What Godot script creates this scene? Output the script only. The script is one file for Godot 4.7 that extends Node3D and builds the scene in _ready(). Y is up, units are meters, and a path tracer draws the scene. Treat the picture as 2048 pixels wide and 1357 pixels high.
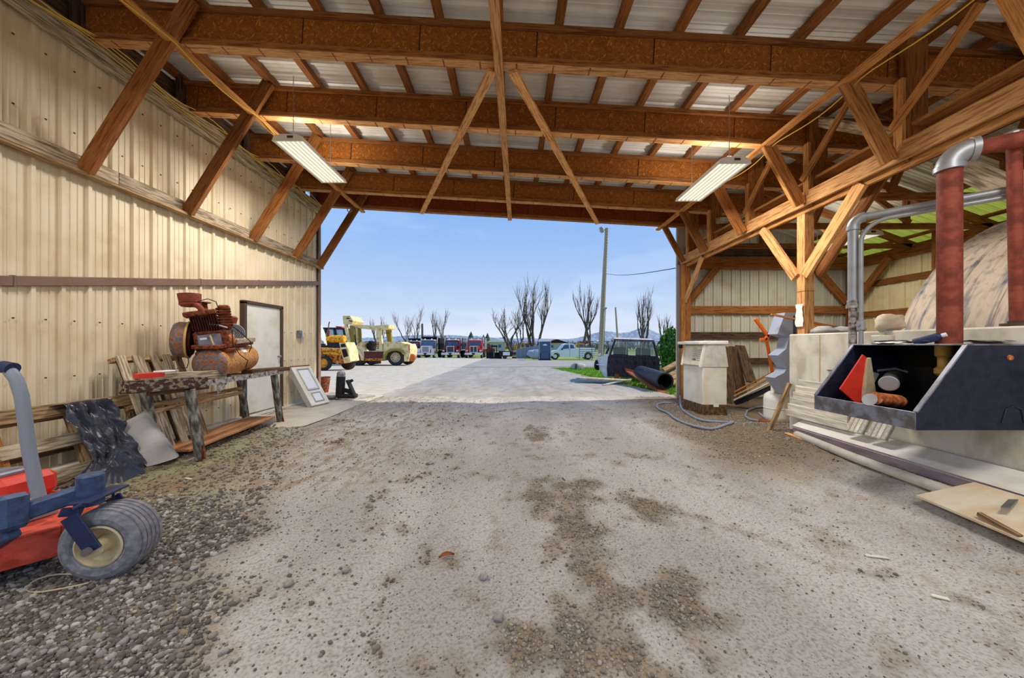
extends Node3D
# An open pole-barn drive-through looking out at a truck yard. y up, metres, camera looks along -z.

const EYE := 1.35          # lens height
const F := 700.0           # focal length in pixels of the 2048 x 1357 frame
var rng := RandomNumberGenerator.new()
var used := {}
var M := {}
var N1 := FastNoiseLite.new()
var N2 := FastNoiseLite.new()
var N3 := FastNoiseLite.new()

# ------------------------------------------------------------------ mesh builder
class MB:
	var v := PackedVector3Array()
	var n := PackedVector3Array()
	var c := PackedColorArray()
	var i := PackedInt32Array()

	func tri(a: Vector3, b: Vector3, d: Vector3) -> void:
		var k := v.size()
		var m := (d - a).cross(b - a).normalized()
		for p in [a, b, d]:
			v.push_back(p)
			n.push_back(m)
		for q in 3:
			i.push_back(k + q)

	func quad_n(a: Vector3, b: Vector3, d: Vector3, e: Vector3, out: Vector3) -> void:
		if (d - a).cross(b - a).dot(out) < 0.0:
			tri(a, e, d)
			tri(a, d, b)
		else:
			tri(a, b, d)
			tri(a, d, e)

	func surf(rows: Array, closed := false, flip := false, cols: Array = []) -> void:
		var k := v.size()
		var h: int = rows.size()
		var w: int = rows[0].size()
		var nn := PackedVector3Array()
		nn.resize(h * w)
		for r in h:
			v.append_array(rows[r])
		if cols.size():
			for r in h:
				c.append_array(cols[r])
		for r in h - 1:
			for q in (w if closed else w - 1):
				var q2: int = (q + 1) % w
				var ia: int = r * w + q
				var ib: int = r * w + q2
				var ic: int = (r + 1) * w + q2
				var id: int = (r + 1) * w + q
				var pa: Vector3 = v[k + ia]
				var pb: Vector3 = v[k + ib]
				var pc: Vector3 = v[k + ic]
				var pd: Vector3 = v[k + id]
				var m := (pc - pa).cross(pb - pa) + (pd - pa).cross(pc - pa)
				if flip:
					m = -m
					i.append_array([k + ia, k + ic, k + ib, k + ia, k + id, k + ic])
				else:
					i.append_array([k + ia, k + ib, k + ic, k + ia, k + ic, k + id])
				nn[ia] += m
				nn[ib] += m
				nn[ic] += m
				nn[id] += m
		for q in nn.size():
			n.push_back(nn[q].normalized() if nn[q].length_squared() > 1e-20 else Vector3.UP)

	func tube(path: Array, r, seg := 8, caps := true) -> MB:
		var rows := []
		var t: Vector3 = (path[1] - path[0]).normalized()
		var u := t.cross(Vector3.UP if absf(t.y) < 0.9 else Vector3.RIGHT).normalized()
		for k in path.size():
			var a: Vector3 = path[maxi(k - 1, 0)]
			var b: Vector3 = path[mini(k + 1, path.size() - 1)]
			t = (b - a).normalized()
			u = (u - t * u.dot(t)).normalized()
			var w := u.cross(t)
			var rad: float = r[k] if r is Array else r
			var row := PackedVector3Array()
			for q in seg:
				var an := TAU * q / seg
				row.push_back(path[k] + (u * cos(an) + w * sin(an)) * rad)
			rows.push_back(row)
		surf(rows, true)
		if caps:
			for e in 2:
				var row: PackedVector3Array = rows[0 if e == 0 else rows.size() - 1]
				var out: Vector3 = (path[0] - path[1]) if e == 0 else (path[-1] - path[-2])
				var mid: Vector3 = path[0] if e == 0 else path[-1]
				for q in seg:
					quad_n(mid, row[q], row[(q + 1) % seg], mid, out)
		return self

	func lathe(prof: Array, xf := Transform3D.IDENTITY, seg := 20, smooth := false) -> MB:
		var rows := []
		for p in prof:
			var row := PackedVector3Array()
			for q in seg:
				var an := TAU * q / seg
				row.push_back(xf * Vector3(p[0] * cos(an), p[1], p[0] * sin(an)))
			rows.push_back(row)
		if smooth:
			surf(rows, true)
		else:
			for k in rows.size() - 1:
				surf([rows[k], rows[k + 1]], true)
		return self

	func box(s: Vector3, xf := Transform3D.IDENTITY, ch := 0.0) -> MB:
		var h := s * 0.5
		ch = minf(ch, minf(h.x, minf(h.y, h.z)) * 0.6)
		for ax in 3:
			var b := (ax + 1) % 3
			var d := (ax + 2) % 3
			for sg in [-1.0, 1.0]:
				var q := []
				for o in [[-1, -1], [1, -1], [1, 1], [-1, 1]]:
					var p := Vector3.ZERO
					p[ax] = sg * h[ax]
					p[b] = o[0] * (h[b] - ch)
					p[d] = o[1] * (h[d] - ch)
					q.push_back(xf * p)
				var out := Vector3.ZERO
				out[ax] = sg
				quad_n(q[0], q[1], q[2], q[3], xf.basis * out)
		if ch > 0.0:
			for ax in 3:
				var b := (ax + 1) % 3
				var d := (ax + 2) % 3
				for sb in [-1.0, 1.0]:
					for sd in [-1.0, 1.0]:
						var q := []
						for o in [[-1, 0], [1, 0], [1, 1], [-1, 1]]:
							var p := Vector3.ZERO
							p[ax] = o[0] * (h[ax] - ch)
							p[b] = sb * (h[b] - (ch if o[1] == 1 else 0.0))
							p[d] = sd * (h[d] - (0.0 if o[1] == 1 else ch))
							q.push_back(xf * p)
						var out := Vector3.ZERO
						out[b] = sb
						out[d] = sd
						quad_n(q[0], q[1], q[2], q[3], xf.basis * out)
			for sx in [-1.0, 1.0]:
				for sy in [-1.0, 1.0]:
					for sz in [-1.0, 1.0]:
						var o := Vector3(sx, sy, sz)
						var q := []
						for ax in 3:
							var p := o * (h - Vector3.ONE * ch)
							p[ax] = o[ax] * h[ax]
							q.push_back(xf * p)
						quad_n(q[0], q[1], q[2], q[0], xf.basis * o)
		return self

	func beam(a: Vector3, b: Vector3, h: float, t: float, ch := 0.0) -> MB:
		var x := (b - a).normalized()
		var y := Vector3.UP if absf(x.y) < 0.95 else Vector3.BACK
		y = (y - x * y.dot(x)).normalized()
		return box(Vector3(a.distance_to(b), h, t), Transform3D(Basis(x, y, x.cross(y)), (a + b) * 0.5), ch)

	func prism(poly: Array, depth: float, xf := Transform3D.IDENTITY) -> MB:
		var p2 := PackedVector2Array()
		for p in poly:
			p2.push_back(p)
		if Geometry2D.is_polygon_clockwise(p2):
			p2.reverse()
		var h := depth * 0.5
		var tr := Geometry2D.triangulate_polygon(p2)
		for sg in [-1.0, 1.0]:
			for k in range(0, tr.size(), 3):
				var q := []
				for e in 3:
					q.push_back(xf * Vector3(p2[tr[k + e]].x, p2[tr[k + e]].y, sg * h))
				quad_n(q[0], q[1], q[2], q[0], xf.basis * Vector3(0, 0, sg))
		for k in p2.size():
			var a := p2[k]
			var b := p2[(k + 1) % p2.size()]
			quad_n(xf * Vector3(a.x, a.y, -h), xf * Vector3(b.x, b.y, -h), xf * Vector3(b.x, b.y, h), xf * Vector3(a.x, a.y, h), xf.basis * Vector3(b.y - a.y, a.x - b.x, 0))
		return self

	func mesh() -> ArrayMesh:
		var a := []
		a.resize(Mesh.ARRAY_MAX)
		a[Mesh.ARRAY_VERTEX] = v
		a[Mesh.ARRAY_NORMAL] = n
		a[Mesh.ARRAY_INDEX] = i
		if c.size() == v.size():
			a[Mesh.ARRAY_COLOR] = c
		var m := ArrayMesh.new()
		m.add_surface_from_arrays(Mesh.PRIMITIVE_TRIANGLES, a)
		return m

func mb() -> MB:
	return MB.new()

# ------------------------------------------------------------------ scene helpers
func P(px: float, py: float, z: float) -> Vector3:      # a point of the picture at depth z
	return Vector3((px - 1024.0) / F * z, EYE + (690.0 - py) / F * z, -z)

func gy(z: float) -> float:                             # the yard falls gently away from the shed
	return 0.0 if z < 9.0 else -0.012 * (z - 9.0)

func G(px: float, z: float) -> Vector3:
	return Vector3((px - 1024.0) / F * z, gy(z), -z)

func T(x := 0.0, y := 0.0, z := 0.0, rx := 0.0, ry := 0.0, rz := 0.0) -> Transform3D:
	return Transform3D(Basis.from_euler(Vector3(deg_to_rad(rx), deg_to_rad(ry), deg_to_rad(rz))), Vector3(x, y, z))

func numbered(called: String, under: Node) -> String:
	var key := str(under.get_instance_id()) + called
	var k: int = used.get(key, 0)
	used[key] = k + 1
	return called if k == 0 else "%s_%03d" % [called, k]

func put(o: Node3D, called: String, under: Node) -> void:
	o.name = numbered(called, under)
	under.add_child(o, true)

func tag(o: Node3D, label: String, category: String, group := "", kind := "") -> Node3D:
	if label: o.set_meta("label", label)
	if category: o.set_meta("category", category)
	if group: o.set_meta("group", group)
	if kind: o.set_meta("kind", kind)
	return o

func thing(called: String, label: String, category: String, at := Vector3.ZERO, turn := 0.0, group := "") -> Node3D:
	var o := Node3D.new()
	put(o, called, self)
	o.position = at
	o.rotation_degrees.y = turn
	return tag(o, label, category, group)

func part(called: String, b, mt: Material, under: Node3D = self, xf := Transform3D.IDENTITY) -> MeshInstance3D:
	var o := MeshInstance3D.new()
	o.mesh = b.mesh() if b is MB else b
	o.material_override = mt
	o.transform = xf
	put(o, called, under)
	return o

func struct(called: String, label := "") -> Node3D:
	var o := Node3D.new()
	put(o, called, self)
	return tag(o, label, "", "", "structure")

var tk := 0
func timber(called: String, a: Vector3, b: Vector3, h: float, t: float, wood: String, under: Node3D = self, up := Vector3.UP) -> MeshInstance3D:
	var x := (b - a).normalized()
	if absf(x.dot(up)) > 0.97:
		up = Vector3.BACK
	var y := (up - x * up.dot(x)).normalized()
	var m := mb().box(Vector3(a.distance_to(b), h, t), Transform3D.IDENTITY, 0.004)
	tk += 1
	return part(called, m, M[wood + str(tk % 3)], under, Transform3D(Basis(x, y, x.cross(y)), (a + b) * 0.5))

func dup(o: Node3D, at: Transform3D, label: String, group := "") -> Node3D:
	var r: Node3D = o.duplicate()
	put(r, String(o.name).rstrip("0123456789").trim_suffix("_"), self)
	r.transform = at
	r.set_meta("label", label)
	if group: r.set_meta("group", group)
	return r

# ------------------------------------------------------------------ materials
func rgb(r: float, g: float, b: float) -> Color:
	return Color(r / 255.0, g / 255.0, b / 255.0)

func noise(freq: float, oct := 4, sd := 1, kind := FastNoiseLite.TYPE_SIMPLEX_SMOOTH) -> FastNoiseLite:
	var f := FastNoiseLite.new()
	f.noise_type = kind
	f.frequency = freq
	f.fractal_octaves = oct
	f.seed = sd
	return f

func ntex(f: FastNoiseLite, cols: Array, offs: Array, size := 256, bump := 0.0) -> NoiseTexture2D:
	var t := NoiseTexture2D.new()
	t.width = size
	t.height = size
	t.seamless = true
	t.noise = f
	if bump > 0.0:
		t.as_normal_map = true
		t.bump_strength = bump
	else:
		var g := Gradient.new()
		g.colors = PackedColorArray(cols)
		g.offsets = PackedFloat32Array(offs)
		t.color_ramp = g
	return t

func mat(key: String, col: Color, rough := 0.8, metal := 0.0, tex: Texture2D = null, sc := Vector3.ONE, nrm: Texture2D = null, ns := 1.0) -> StandardMaterial3D:
	var m := StandardMaterial3D.new()
	m.albedo_color = col
	m.roughness = rough
	m.metallic = metal
	m.metallic_specular = 0.4
	if tex or nrm:
		m.uv1_triplanar = true
		m.uv1_scale = sc
	if tex:
		m.albedo_texture = tex
	if nrm:
		m.normal_enabled = true
		m.normal_texture = nrm
		m.normal_scale = ns
	M[key] = m
	return m

func wood(key: String, tex: Texture2D, col: Color, sc := Vector3(0.45, 5, 5)) -> void:
	for k in 3:
		var m := mat(key + str(k), col * (0.93 + 0.07 * k), 0.85, 0.0, tex, sc)
		m.albedo_color.a = 1.0
		m.uv1_offset = Vector3(0.31, 0.17, 0.43) * k

func _ready() -> void:
	var cam := Camera3D.new()
	cam.name = "camera"
	cam.position = Vector3(0, EYE, 0)
	cam.projection = Camera3D.PROJECTION_FRUSTUM
	cam.near = 0.05
	cam.far = 2000.0
	cam.size = 1357.0 / F * cam.near
	cam.frustum_offset = Vector2(0, (690.0 - 678.5) / F * cam.near)
	add_child(cam)
	cam.current = true

	var env := Environment.new()
	env.background_mode = Environment.BG_SKY
	env.sky = Sky.new()
	env.sky.sky_material = sky_material()
	env.background_energy_multiplier = 1.0
	env.tonemap_mode = Environment.TONE_MAPPER_LINEAR
	env.tonemap_exposure = 1.0
	env.sdfgi_enabled = true
	env.ssao_enabled = true
	env.ssil_enabled = true
	var we := WorldEnvironment.new()
	we.name = "environment"
	we.environment = env
	add_child(we)

	var sun := DirectionalLight3D.new()
	sun.name = "sun"
	sun.light_color = Color(1.0, 0.95, 0.87)
	sun.light_energy = 1.5
	sun.light_angular_distance = 1.5
	sun.shadow_enabled = true
	add_child(sun)
	sun.look_at_from_position(Vector3(1.0, 0.95, -0.16) * 40.0, Vector3.ZERO)

	N1.seed = 3
	N1.frequency = 0.9
	N1.fractal_octaves = 4
	N2.seed = 8
	N2.frequency = 6.0
	N2.fractal_octaves = 3
	N3.seed = 15
	N3.frequency = 0.22
	rng.seed = 11
	materials()
	shell()
	ground()
	framing()
	right_barn()
	lamps()
	left_side()
	compressor()
	mower()
	right_side()
	yard()
	trucks()
	far_yard()
	trees()
	small_things()

func sky_material() -> ProceduralSkyMaterial:
	var s := ProceduralSkyMaterial.new()
	s.sky_top_color = rgb(104, 170, 244)
	s.sky_horizon_color = rgb(230, 238, 248)
	s.sky_curve = 0.16
	s.ground_bottom_color = rgb(120, 112, 100)
	s.ground_horizon_color = rgb(190, 190, 190)
	s.sun_angle_max = 1.0
	var w := 1024
	var im := Image.create(w, w / 2, false, Image.FORMAT_RGBA8)
	var f := noise(1.6, 5, 5)
	for y in w / 4:
		var el := (0.5 - (y + 0.5) / (w / 2.0)) * PI
		for x in w:
			var az := x * TAU / w
			var d := Vector3(cos(az) * cos(el), sin(el) * 5.0, sin(az) * cos(el))
			var k := f.get_noise_3dv(d * 0.8 + Vector3(0, 3, 0)) + 0.55 * f.get_noise_3d(d.x * 3.0, d.y * 2.4, d.z * 3.0)
			im.set_pixel(x, y, Color(0.93, 0.94, 0.97, clampf((k - 0.02) * 3.0, 0.0, 0.7)))
	s.sky_cover = ImageTexture.create_from_image(im)
	s.sky_cover_modulate = Color(0.32, 0.31, 0.29, 1.0)
	return s

func materials() -> void:
	var grain := ntex(noise(0.02, 4, 4), [rgb(158, 124, 92), rgb(204, 176, 142), rgb(228, 206, 176), rgb(186, 156, 120)], [0.15, 0.4, 0.62, 0.9], 256)
	var aged := ntex(noise(0.022, 5, 9), [rgb(112, 98, 84), rgb(164, 150, 130), rgb(206, 194, 174), rgb(150, 134, 114)], [0.12, 0.4, 0.66, 0.95], 256)
	wood("fir", grain, rgb(226, 178, 118))          # newer orange lumber
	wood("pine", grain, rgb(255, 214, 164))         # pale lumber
	wood("shelf", grain, rgb(236, 190, 154))
	wood("dark", grain, rgb(176, 128, 78))          # brown treated lumber
	wood("grey", aged, rgb(255, 250, 240))          # weathered grey boards
	wood("pallet", aged, rgb(232, 206, 170))
	wood("sooty", aged, rgb(130, 108, 92))
	wood("white", ntex(noise(0.02, 3, 6), [rgb(205, 200, 190), rgb(238, 234, 226)], [0.3, 0.7], 256), rgb(250, 246, 238))
	# oriented strand board: thousands of overlapping flakes
	var im := Image.create(512, 512, false, Image.FORMAT_RGB8)
	im.fill(rgb(150, 92, 30))
	var r := RandomNumberGenerator.new()
	r.seed = 5
	for k in 5200:
		var p := Vector2(r.randf(), r.randf()) * 512.0
		var an := r.randf() * TAU
		var d := Vector2(cos(an), sin(an))
		var t := r.randf()
		var col := rgb(124, 74, 22).lerp(rgb(212, 148, 62), t * t)
		var len := r.randf_range(5, 15)
		for a in int(len):
			for b in 3:
				var q := p + d * a + d.orthogonal() * b
				im.set_pixel(posmod(int(q.x), 512), posmod(int(q.y), 512), col)
	mat("osb", rgb(255, 240, 220), 0.8, 0.0, ImageTexture.create_from_image(im), Vector3.ONE * 0.55)
	M["osb_red"] = M.osb.duplicate()
	M.osb_red.albedo_color = rgb(215, 150, 130)
	var dirt := ntex(noise(0.012, 5, 2), [rgb(240, 234, 224), rgb(252, 250, 247), rgb(255, 255, 255)], [0.2, 0.5, 0.8], 256)
	mat("siding", rgb(236, 222, 192), 0.55, 0.0, dirt, Vector3.ONE * 0.5)
	mat("siding_grey", rgb(206, 202, 186), 0.6, 0.0, dirt, Vector3.ONE * 0.5)
	mat("siding_cream", rgb(235, 222, 176), 0.6, 0.0, dirt, Vector3.ONE * 0.5)
	mat("roof", rgb(240, 237, 230), 0.5, 0.0, dirt, Vector3.ONE * 0.6)
	mat("brown_trim", rgb(134, 108, 94), 0.5, 0.0, dirt, Vector3.ONE)
	mat("dark_trim", rgb(84, 62, 50), 0.5)
	mat("door_white", rgb(236, 234, 222), 0.5, 0.0, dirt, Vector3.ONE * 0.7)
	mat("concrete", rgb(226, 222, 212), 0.9, 0.0, ntex(noise(0.02, 5, 12), [rgb(220, 212, 198), rgb(242, 238, 230), rgb(255, 252, 246)], [0.25, 0.5, 0.75], 256), Vector3(0.6, 0.35, 0.6))
	mat("slab", rgb(198, 190, 176), 0.9, 0.0, ntex(noise(0.03, 5, 13), [rgb(236, 230, 222), rgb(248, 245, 240), rgb(255, 255, 252)], [0.25, 0.5, 0.75], 256), Vector3(0.25, 0.25, 0.25))
	var rustn := noise(0.018, 5, 21)
	mat("rust", rgb(222, 186, 162), 0.8, 0.1, ntex(rustn, [rgb(72, 46, 36), rgb(134, 80, 56), rgb(182, 112, 78), rgb(126, 96, 82)], [0.2, 0.45, 0.65, 0.85], 256), Vector3.ONE * 3.0)
	mat("rust_pipe", rgb(214, 178, 166), 0.7, 0.1, ntex(rustn, [rgb(140, 84, 72), rgb(164, 96, 80), rgb(186, 116, 96)], [0.25, 0.5, 0.75], 256), Vector3.ONE * 2.0)
	mat("tank_paint", rgb(235, 225, 215), 0.6, 0.1, ntex(noise(0.012, 5, 23), [rgb(168, 88, 52), rgb(176, 130, 76), rgb(146, 152, 164), rgb(104, 120, 148), rgb(160, 92, 58)], [0.24, 0.4, 0.5, 0.68, 0.88], 256), Vector3.ONE * 4.2)
	mat("tank_rust", rgb(240, 220, 190), 0.6, 0.1, ntex(noise(0.012, 5, 24), [rgb(196, 112, 48), rgb(220, 164, 88), rgb(226, 200, 150), rgb(186, 110, 60)], [0.25, 0.45, 0.62, 0.85], 256), Vector3.ONE * 3.6)
	mat("big_tank", Color.WHITE, 0.75, 0.0, ntex(noise(0.014, 5, 26), [rgb(84, 94, 116), rgb(160, 150, 142), rgb(204, 186, 164), rgb(216, 200, 178), rgb(190, 130, 90)], [0.16, 0.3, 0.42, 0.78, 0.95], 512), Vector3(1.5, 0.16, 1.5))
	mat("galv", rgb(168, 172, 178), 0.45, 0.5, dirt, Vector3.ONE * 2.0)
	mat("steel", rgb(150, 152, 156), 0.4, 0.8)
	mat("black_steel", rgb(40, 48, 70), 0.3, 0.3, ntex(noise(0.02, 5, 31), [rgb(205, 205, 212), rgb(244, 244, 250), rgb(255, 255, 255)], [0.2, 0.5, 0.8], 256), Vector3.ONE * 1.5)
	mat("grey_steel", rgb(138, 142, 156), 0.4, 0.3, ntex(noise(0.014, 5, 32), [rgb(192, 176, 160), rgb(232, 230, 232), rgb(255, 255, 255)], [0.3, 0.5, 0.7], 256), Vector3.ONE * 1.6)
	mat("black", rgb(24, 24, 26), 0.6)
	mat("rubber", rgb(52, 52, 54), 0.85, 0.0, dirt, Vector3.ONE * 3.0)
	mat("dusty_rubber", rgb(150, 151, 157), 0.9, 0.0, ntex(noise(0.02, 5, 33), [rgb(190, 190, 200), rgb(230, 228, 226), rgb(255, 252, 246)], [0.25, 0.5, 0.75], 256), Vector3.ONE * 4.0)
	mat("yellow", rgb(238, 178, 40), 0.5, 0.0, ntex(noise(0.02, 5, 34), [rgb(150, 92, 60), rgb(245, 232, 220), rgb(255, 255, 255)], [0.22, 0.4, 0.7], 256), Vector3.ONE * 0.8)
	mat("pale_yellow", rgb(240, 224, 172), 0.6, 0.0, ntex(noise(0.02, 5, 35), [rgb(222, 196, 150), rgb(246, 238, 222), rgb(255, 255, 255)], [0.22, 0.4, 0.75], 256), Vector3.ONE * 0.5)
	mat("olive", rgb(150, 136, 50), 0.7)
	mat("orange", rgb(238, 112, 22), 0.5)
	mat("red", rgb(226, 60, 42), 0.45, 0.0, dirt, Vector3.ONE * 3.0)
	mat("deck_red", rgb(224, 92, 76), 0.5, 0.0, ntex(noise(0.014, 5, 36), [rgb(196, 176, 150), rgb(255, 230, 220), rgb(255, 255, 255)], [0.3, 0.48, 0.7], 256), Vector3.ONE * 2.0)
	mat("mower_blue", rgb(70, 92, 128), 0.5, 0.0, ntex(noise(0.02, 5, 37), [rgb(200, 200, 190), rgb(220, 226, 236), rgb(255, 255, 255)], [0.25, 0.45, 0.7], 256), Vector3.ONE * 3.0)
	mat("navy", rgb(42, 54, 92), 0.5, 0.0, dirt, Vector3.ONE * 4.0)
	mat("rim_cream", rgb(212, 196, 160), 0.7, 0.0, dirt, Vector3.ONE * 4.0)
	mat("white_paint", rgb(236, 236, 238), 0.35)
	mat("chrome", rgb(214, 216, 222), 0.2, 0.7)
	mat("truck_maroon", rgb(112, 24, 44), 0.3)
	mat("truck_red", rgb(190, 62, 62), 0.3)
	mat("truck_green", rgb(88, 96, 110), 0.35)
	mat("glass", rgb(70, 104, 140), 0.05, 0.1)
	mat("plastic_grey", rgb(168, 176, 194), 0.5)
	mat("toilet_blue", rgb(74, 92, 122), 0.5)
	mat("light_white", rgb(242, 240, 232), 0.4)
	mat("cord_yellow", rgb(226, 190, 70), 0.6)
	mat("hose", rgb(136, 144, 158), 0.5)
	mat("wreck_navy", rgb(52, 50, 76), 0.55, 0.0, ntex(noise(0.02, 5, 38), [rgb(170, 120, 96), rgb(235, 230, 235), rgb(255, 255, 255)], [0.25, 0.42, 0.7], 256), Vector3(3, 0.6, 3))
	mat("wreck_white", rgb(222, 228, 236), 0.4, 0.0, dirt, Vector3.ONE * 2.0)
	mat("tarp", rgb(64, 66, 76), 0.26)
	mat("tarp_grey", rgb(176, 172, 168), 0.6)
	mat("plywood", rgb(232, 222, 204), 0.8, 0.0, ntex(noise(0.012, 5, 39), [rgb(240, 222, 196), rgb(248, 242, 230), rgb(255, 252, 246)], [0.25, 0.5, 0.75], 256), Vector3(0.8, 0.8, 1.6))
	mat("board_brown", rgb(170, 108, 70), 0.6, 0.0, grain, Vector3(0.5, 4, 4))
	mat("paper", rgb(244, 242, 234), 0.8)
	mat("bark", rgb(96, 84, 76), 0.95)
	mat("leaf", rgb(70, 128, 48), 0.8)
	mat("pine_green", rgb(50, 86, 58), 0.9)
	mat("hazy_hill", rgb(150, 164, 182), 1.0, 0.0, ntex(noise(0.03, 5, 40), [rgb(200, 200, 206), rgb(255, 255, 255)], [0.3, 0.7], 256), Vector3.ONE * 0.01)  # distance haze is put into this blue base colour
	mat("field", rgb(150, 168, 92), 1.0, 0.0, ntex(noise(0.02, 5, 41), [rgb(196, 190, 130), rgb(250, 255, 236), rgb(220, 236, 200)], [0.25, 0.5, 0.8], 256), Vector3.ONE * 0.08)
	var sk := mat("skylight", rgb(226, 232, 172), 0.5)
	sk.backlight_enabled = true
	sk.backlight = rgb(206, 214, 150)
	var gr := ntex(noise(0.05, 4, 50), [rgb(214, 208, 200), rgb(248, 246, 244), rgb(255, 255, 255)], [0.2, 0.45, 0.75], 512)
	var m := mat("dirt_ground", Color.WHITE, 0.95, 0.0, gr, Vector3.ONE * 1.7, ntex(noise(0.06, 5, 51), [], [], 512, 5.0), 0.8)
	m.vertex_color_use_as_albedo = true
	m.uv1_world_triplanar = true
	m = mat("stone", Color.WHITE, 0.9)
	m.vertex_color_use_as_albedo = true
	m = mat("blade", Color.WHITE, 0.8)
	m.vertex_color_use_as_albedo = true
	var tube := mat("tube_on", rgb(255, 252, 240), 0.4)
	tube.emission_enabled = true
	tube.emission = rgb(255, 248, 230)
	tube.emission_energy_multiplier = 0.75
	var rn := noise(0.018, 5, 61)
	mat("rust_dark", rgb(120, 80, 66), 0.85, 0.1, ntex(rn, [rgb(60, 34, 26), rgb(150, 90, 66), rgb(170, 110, 84)], [0.2, 0.5, 0.8], 256), Vector3.ONE * 4.0)
	mat("rust_orange", rgb(238, 200, 170), 0.8, 0.1, ntex(rn, [rgb(160, 92, 58), rgb(214, 140, 88), rgb(236, 196, 150)], [0.2, 0.5, 0.8], 256), Vector3.ONE * 4.0)
	mat("rust_grey", rgb(214, 208, 204), 0.6, 0.3, ntex(rn, [rgb(120, 90, 76), rgb(190, 186, 184), rgb(240, 238, 236)], [0.2, 0.45, 0.8], 256), Vector3.ONE * 3.0)
	mat("old_brass", rgb(206, 170, 90), 0.6, 0.2)
	mat("peeling", Color.WHITE, 0.85, 0.0, ntex(noise(0.02, 5, 62), [rgb(70, 44, 38), rgb(92, 58, 50), rgb(110, 98, 62), rgb(150, 146, 120), rgb(124, 142, 162), rgb(150, 110, 52)], [0.36, 0.54, 0.6, 0.67, 0.76, 0.86], 256), Vector3(1.8, 4, 4))
	mat("old_green", Color.WHITE, 0.85, 0.0, ntex(noise(0.02, 5, 63), [rgb(76, 68, 60), rgb(92, 88, 80), rgb(112, 114, 106), rgb(150, 150, 138)], [0.25, 0.45, 0.6, 0.8], 256), Vector3(1.2, 3, 3))
	mat("mud", rgb(128, 106, 82), 0.95, 0.0, ntex(rn, [rgb(170, 146, 120), rgb(210, 198, 178), rgb(255, 250, 240)], [0.25, 0.55, 0.8], 256), Vector3.ONE * 2.0)
	mat("lilac", rgb(178, 166, 176), 0.8, 0.0, ntex(rn, [rgb(196, 190, 196), rgb(236, 230, 234), rgb(255, 252, 255)], [0.3, 0.5, 0.7], 256), Vector3(1.5, 1.5, 0.4))
	mat("pump_grey", rgb(206, 203, 196), 0.6, 0.0, dirt, Vector3.ONE * 2.0)
	mat("panel_cream", rgb(236, 226, 200), 0.6, 0.0, dirt, Vector3.ONE * 2.0)
	mat("print_grey", rgb(110, 112, 118), 0.8)
	mat("navy_black", rgb(34, 38, 52), 0.6)
	mat("rusty_yellow", rgb(216, 150, 60), 0.6, 0.0, ntex(rn, [rgb(130, 70, 40), rgb(220, 180, 150), rgb(255, 250, 240)], [0.28, 0.48, 0.75], 256), Vector3.ONE * 1.2)
	mat("maroon_old", rgb(96, 44, 36), 0.6)
	mat("wreck_rusty", rgb(220, 214, 214), 0.5, 0.0, ntex(rn, [rgb(190, 120, 96), rgb(240, 236, 236), rgb(250, 250, 252)], [0.25, 0.45, 0.8], 256), Vector3.ONE * 1.5)
	mat("black_pipe", rgb(56, 62, 76), 0.4)
	mat("grille_dark", rgb(60, 64, 72), 0.4, 0.4)
	mat("fence_grey", rgb(92, 98, 108), 0.6, 0.2)
	mat("screen", rgb(120, 134, 146), 0.8)
	mat("pale_glass", rgb(196, 214, 226), 0.1)
	var wg := mat("window_glass", Color(0.55, 0.7, 0.7, 0.22), 0.03)
	wg.transparency = BaseMaterial3D.TRANSPARENCY_ALPHA
	mat("white_board", rgb(240, 236, 228), 0.6, 0.0, dirt, Vector3.ONE)
	mat("pipe_white", rgb(206, 199, 186), 0.6, 0.0, dirt, Vector3.ONE * 2.0)

# ------------------------------------------------------------------ shell: walls and roofs
const WX := -4.67          # inner face of the left wall
const ZO := 8.42           # depth of the far opening
func roof_low(x: float) -> float:                       # underside of the roof beams
	return EYE + 3.33 - 0.0576 * (x + 4.6)

# ribbed sheet-metal profile along one axis, extruded along another
func ribbed(length: float, run: float, pitch := 0.2286, rib := 0.03) -> MB:
	var pts := []                                       # (along, out)
	var k := 0.0
	while k < length - 0.001:
		for q in [[0.0, rib], [0.012, rib], [0.02, 0.0], [0.074, 0.0], [0.078, 0.007], [0.086, 0.007], [0.09, 0.0], [0.138, 0.0], [0.142, 0.007], [0.15, 0.007], [0.154, 0.0], [0.2, 0.0], [0.208, rib]]:
			var s: float = k + q[0] * pitch / 0.2286
			if s <= length:
				pts.push_back(Vector2(s, q[1]))
		k += pitch
	pts.push_back(Vector2(length, rib))
	var b := mb()
	for q in pts.size() - 1:
		var a: Vector2 = pts[q]
		var d: Vector2 = pts[q + 1]
		b.quad_n(Vector3(a.x, 0, a.y), Vector3(d.x, 0, d.y), Vector3(d.x, run, d.y), Vector3(a.x, run, a.y), Vector3(-(d.y - a.y), 0, d.x - a.x))
		b.quad_n(Vector3(a.x, 0, a.y - 0.006), Vector3(d.x, 0, d.y - 0.006), Vector3(d.x, run, d.y - 0.006), Vector3(a.x, run, a.y - 0.006), Vector3(d.y - a.y, 0, -d.x + a.x))
	return b

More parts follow.
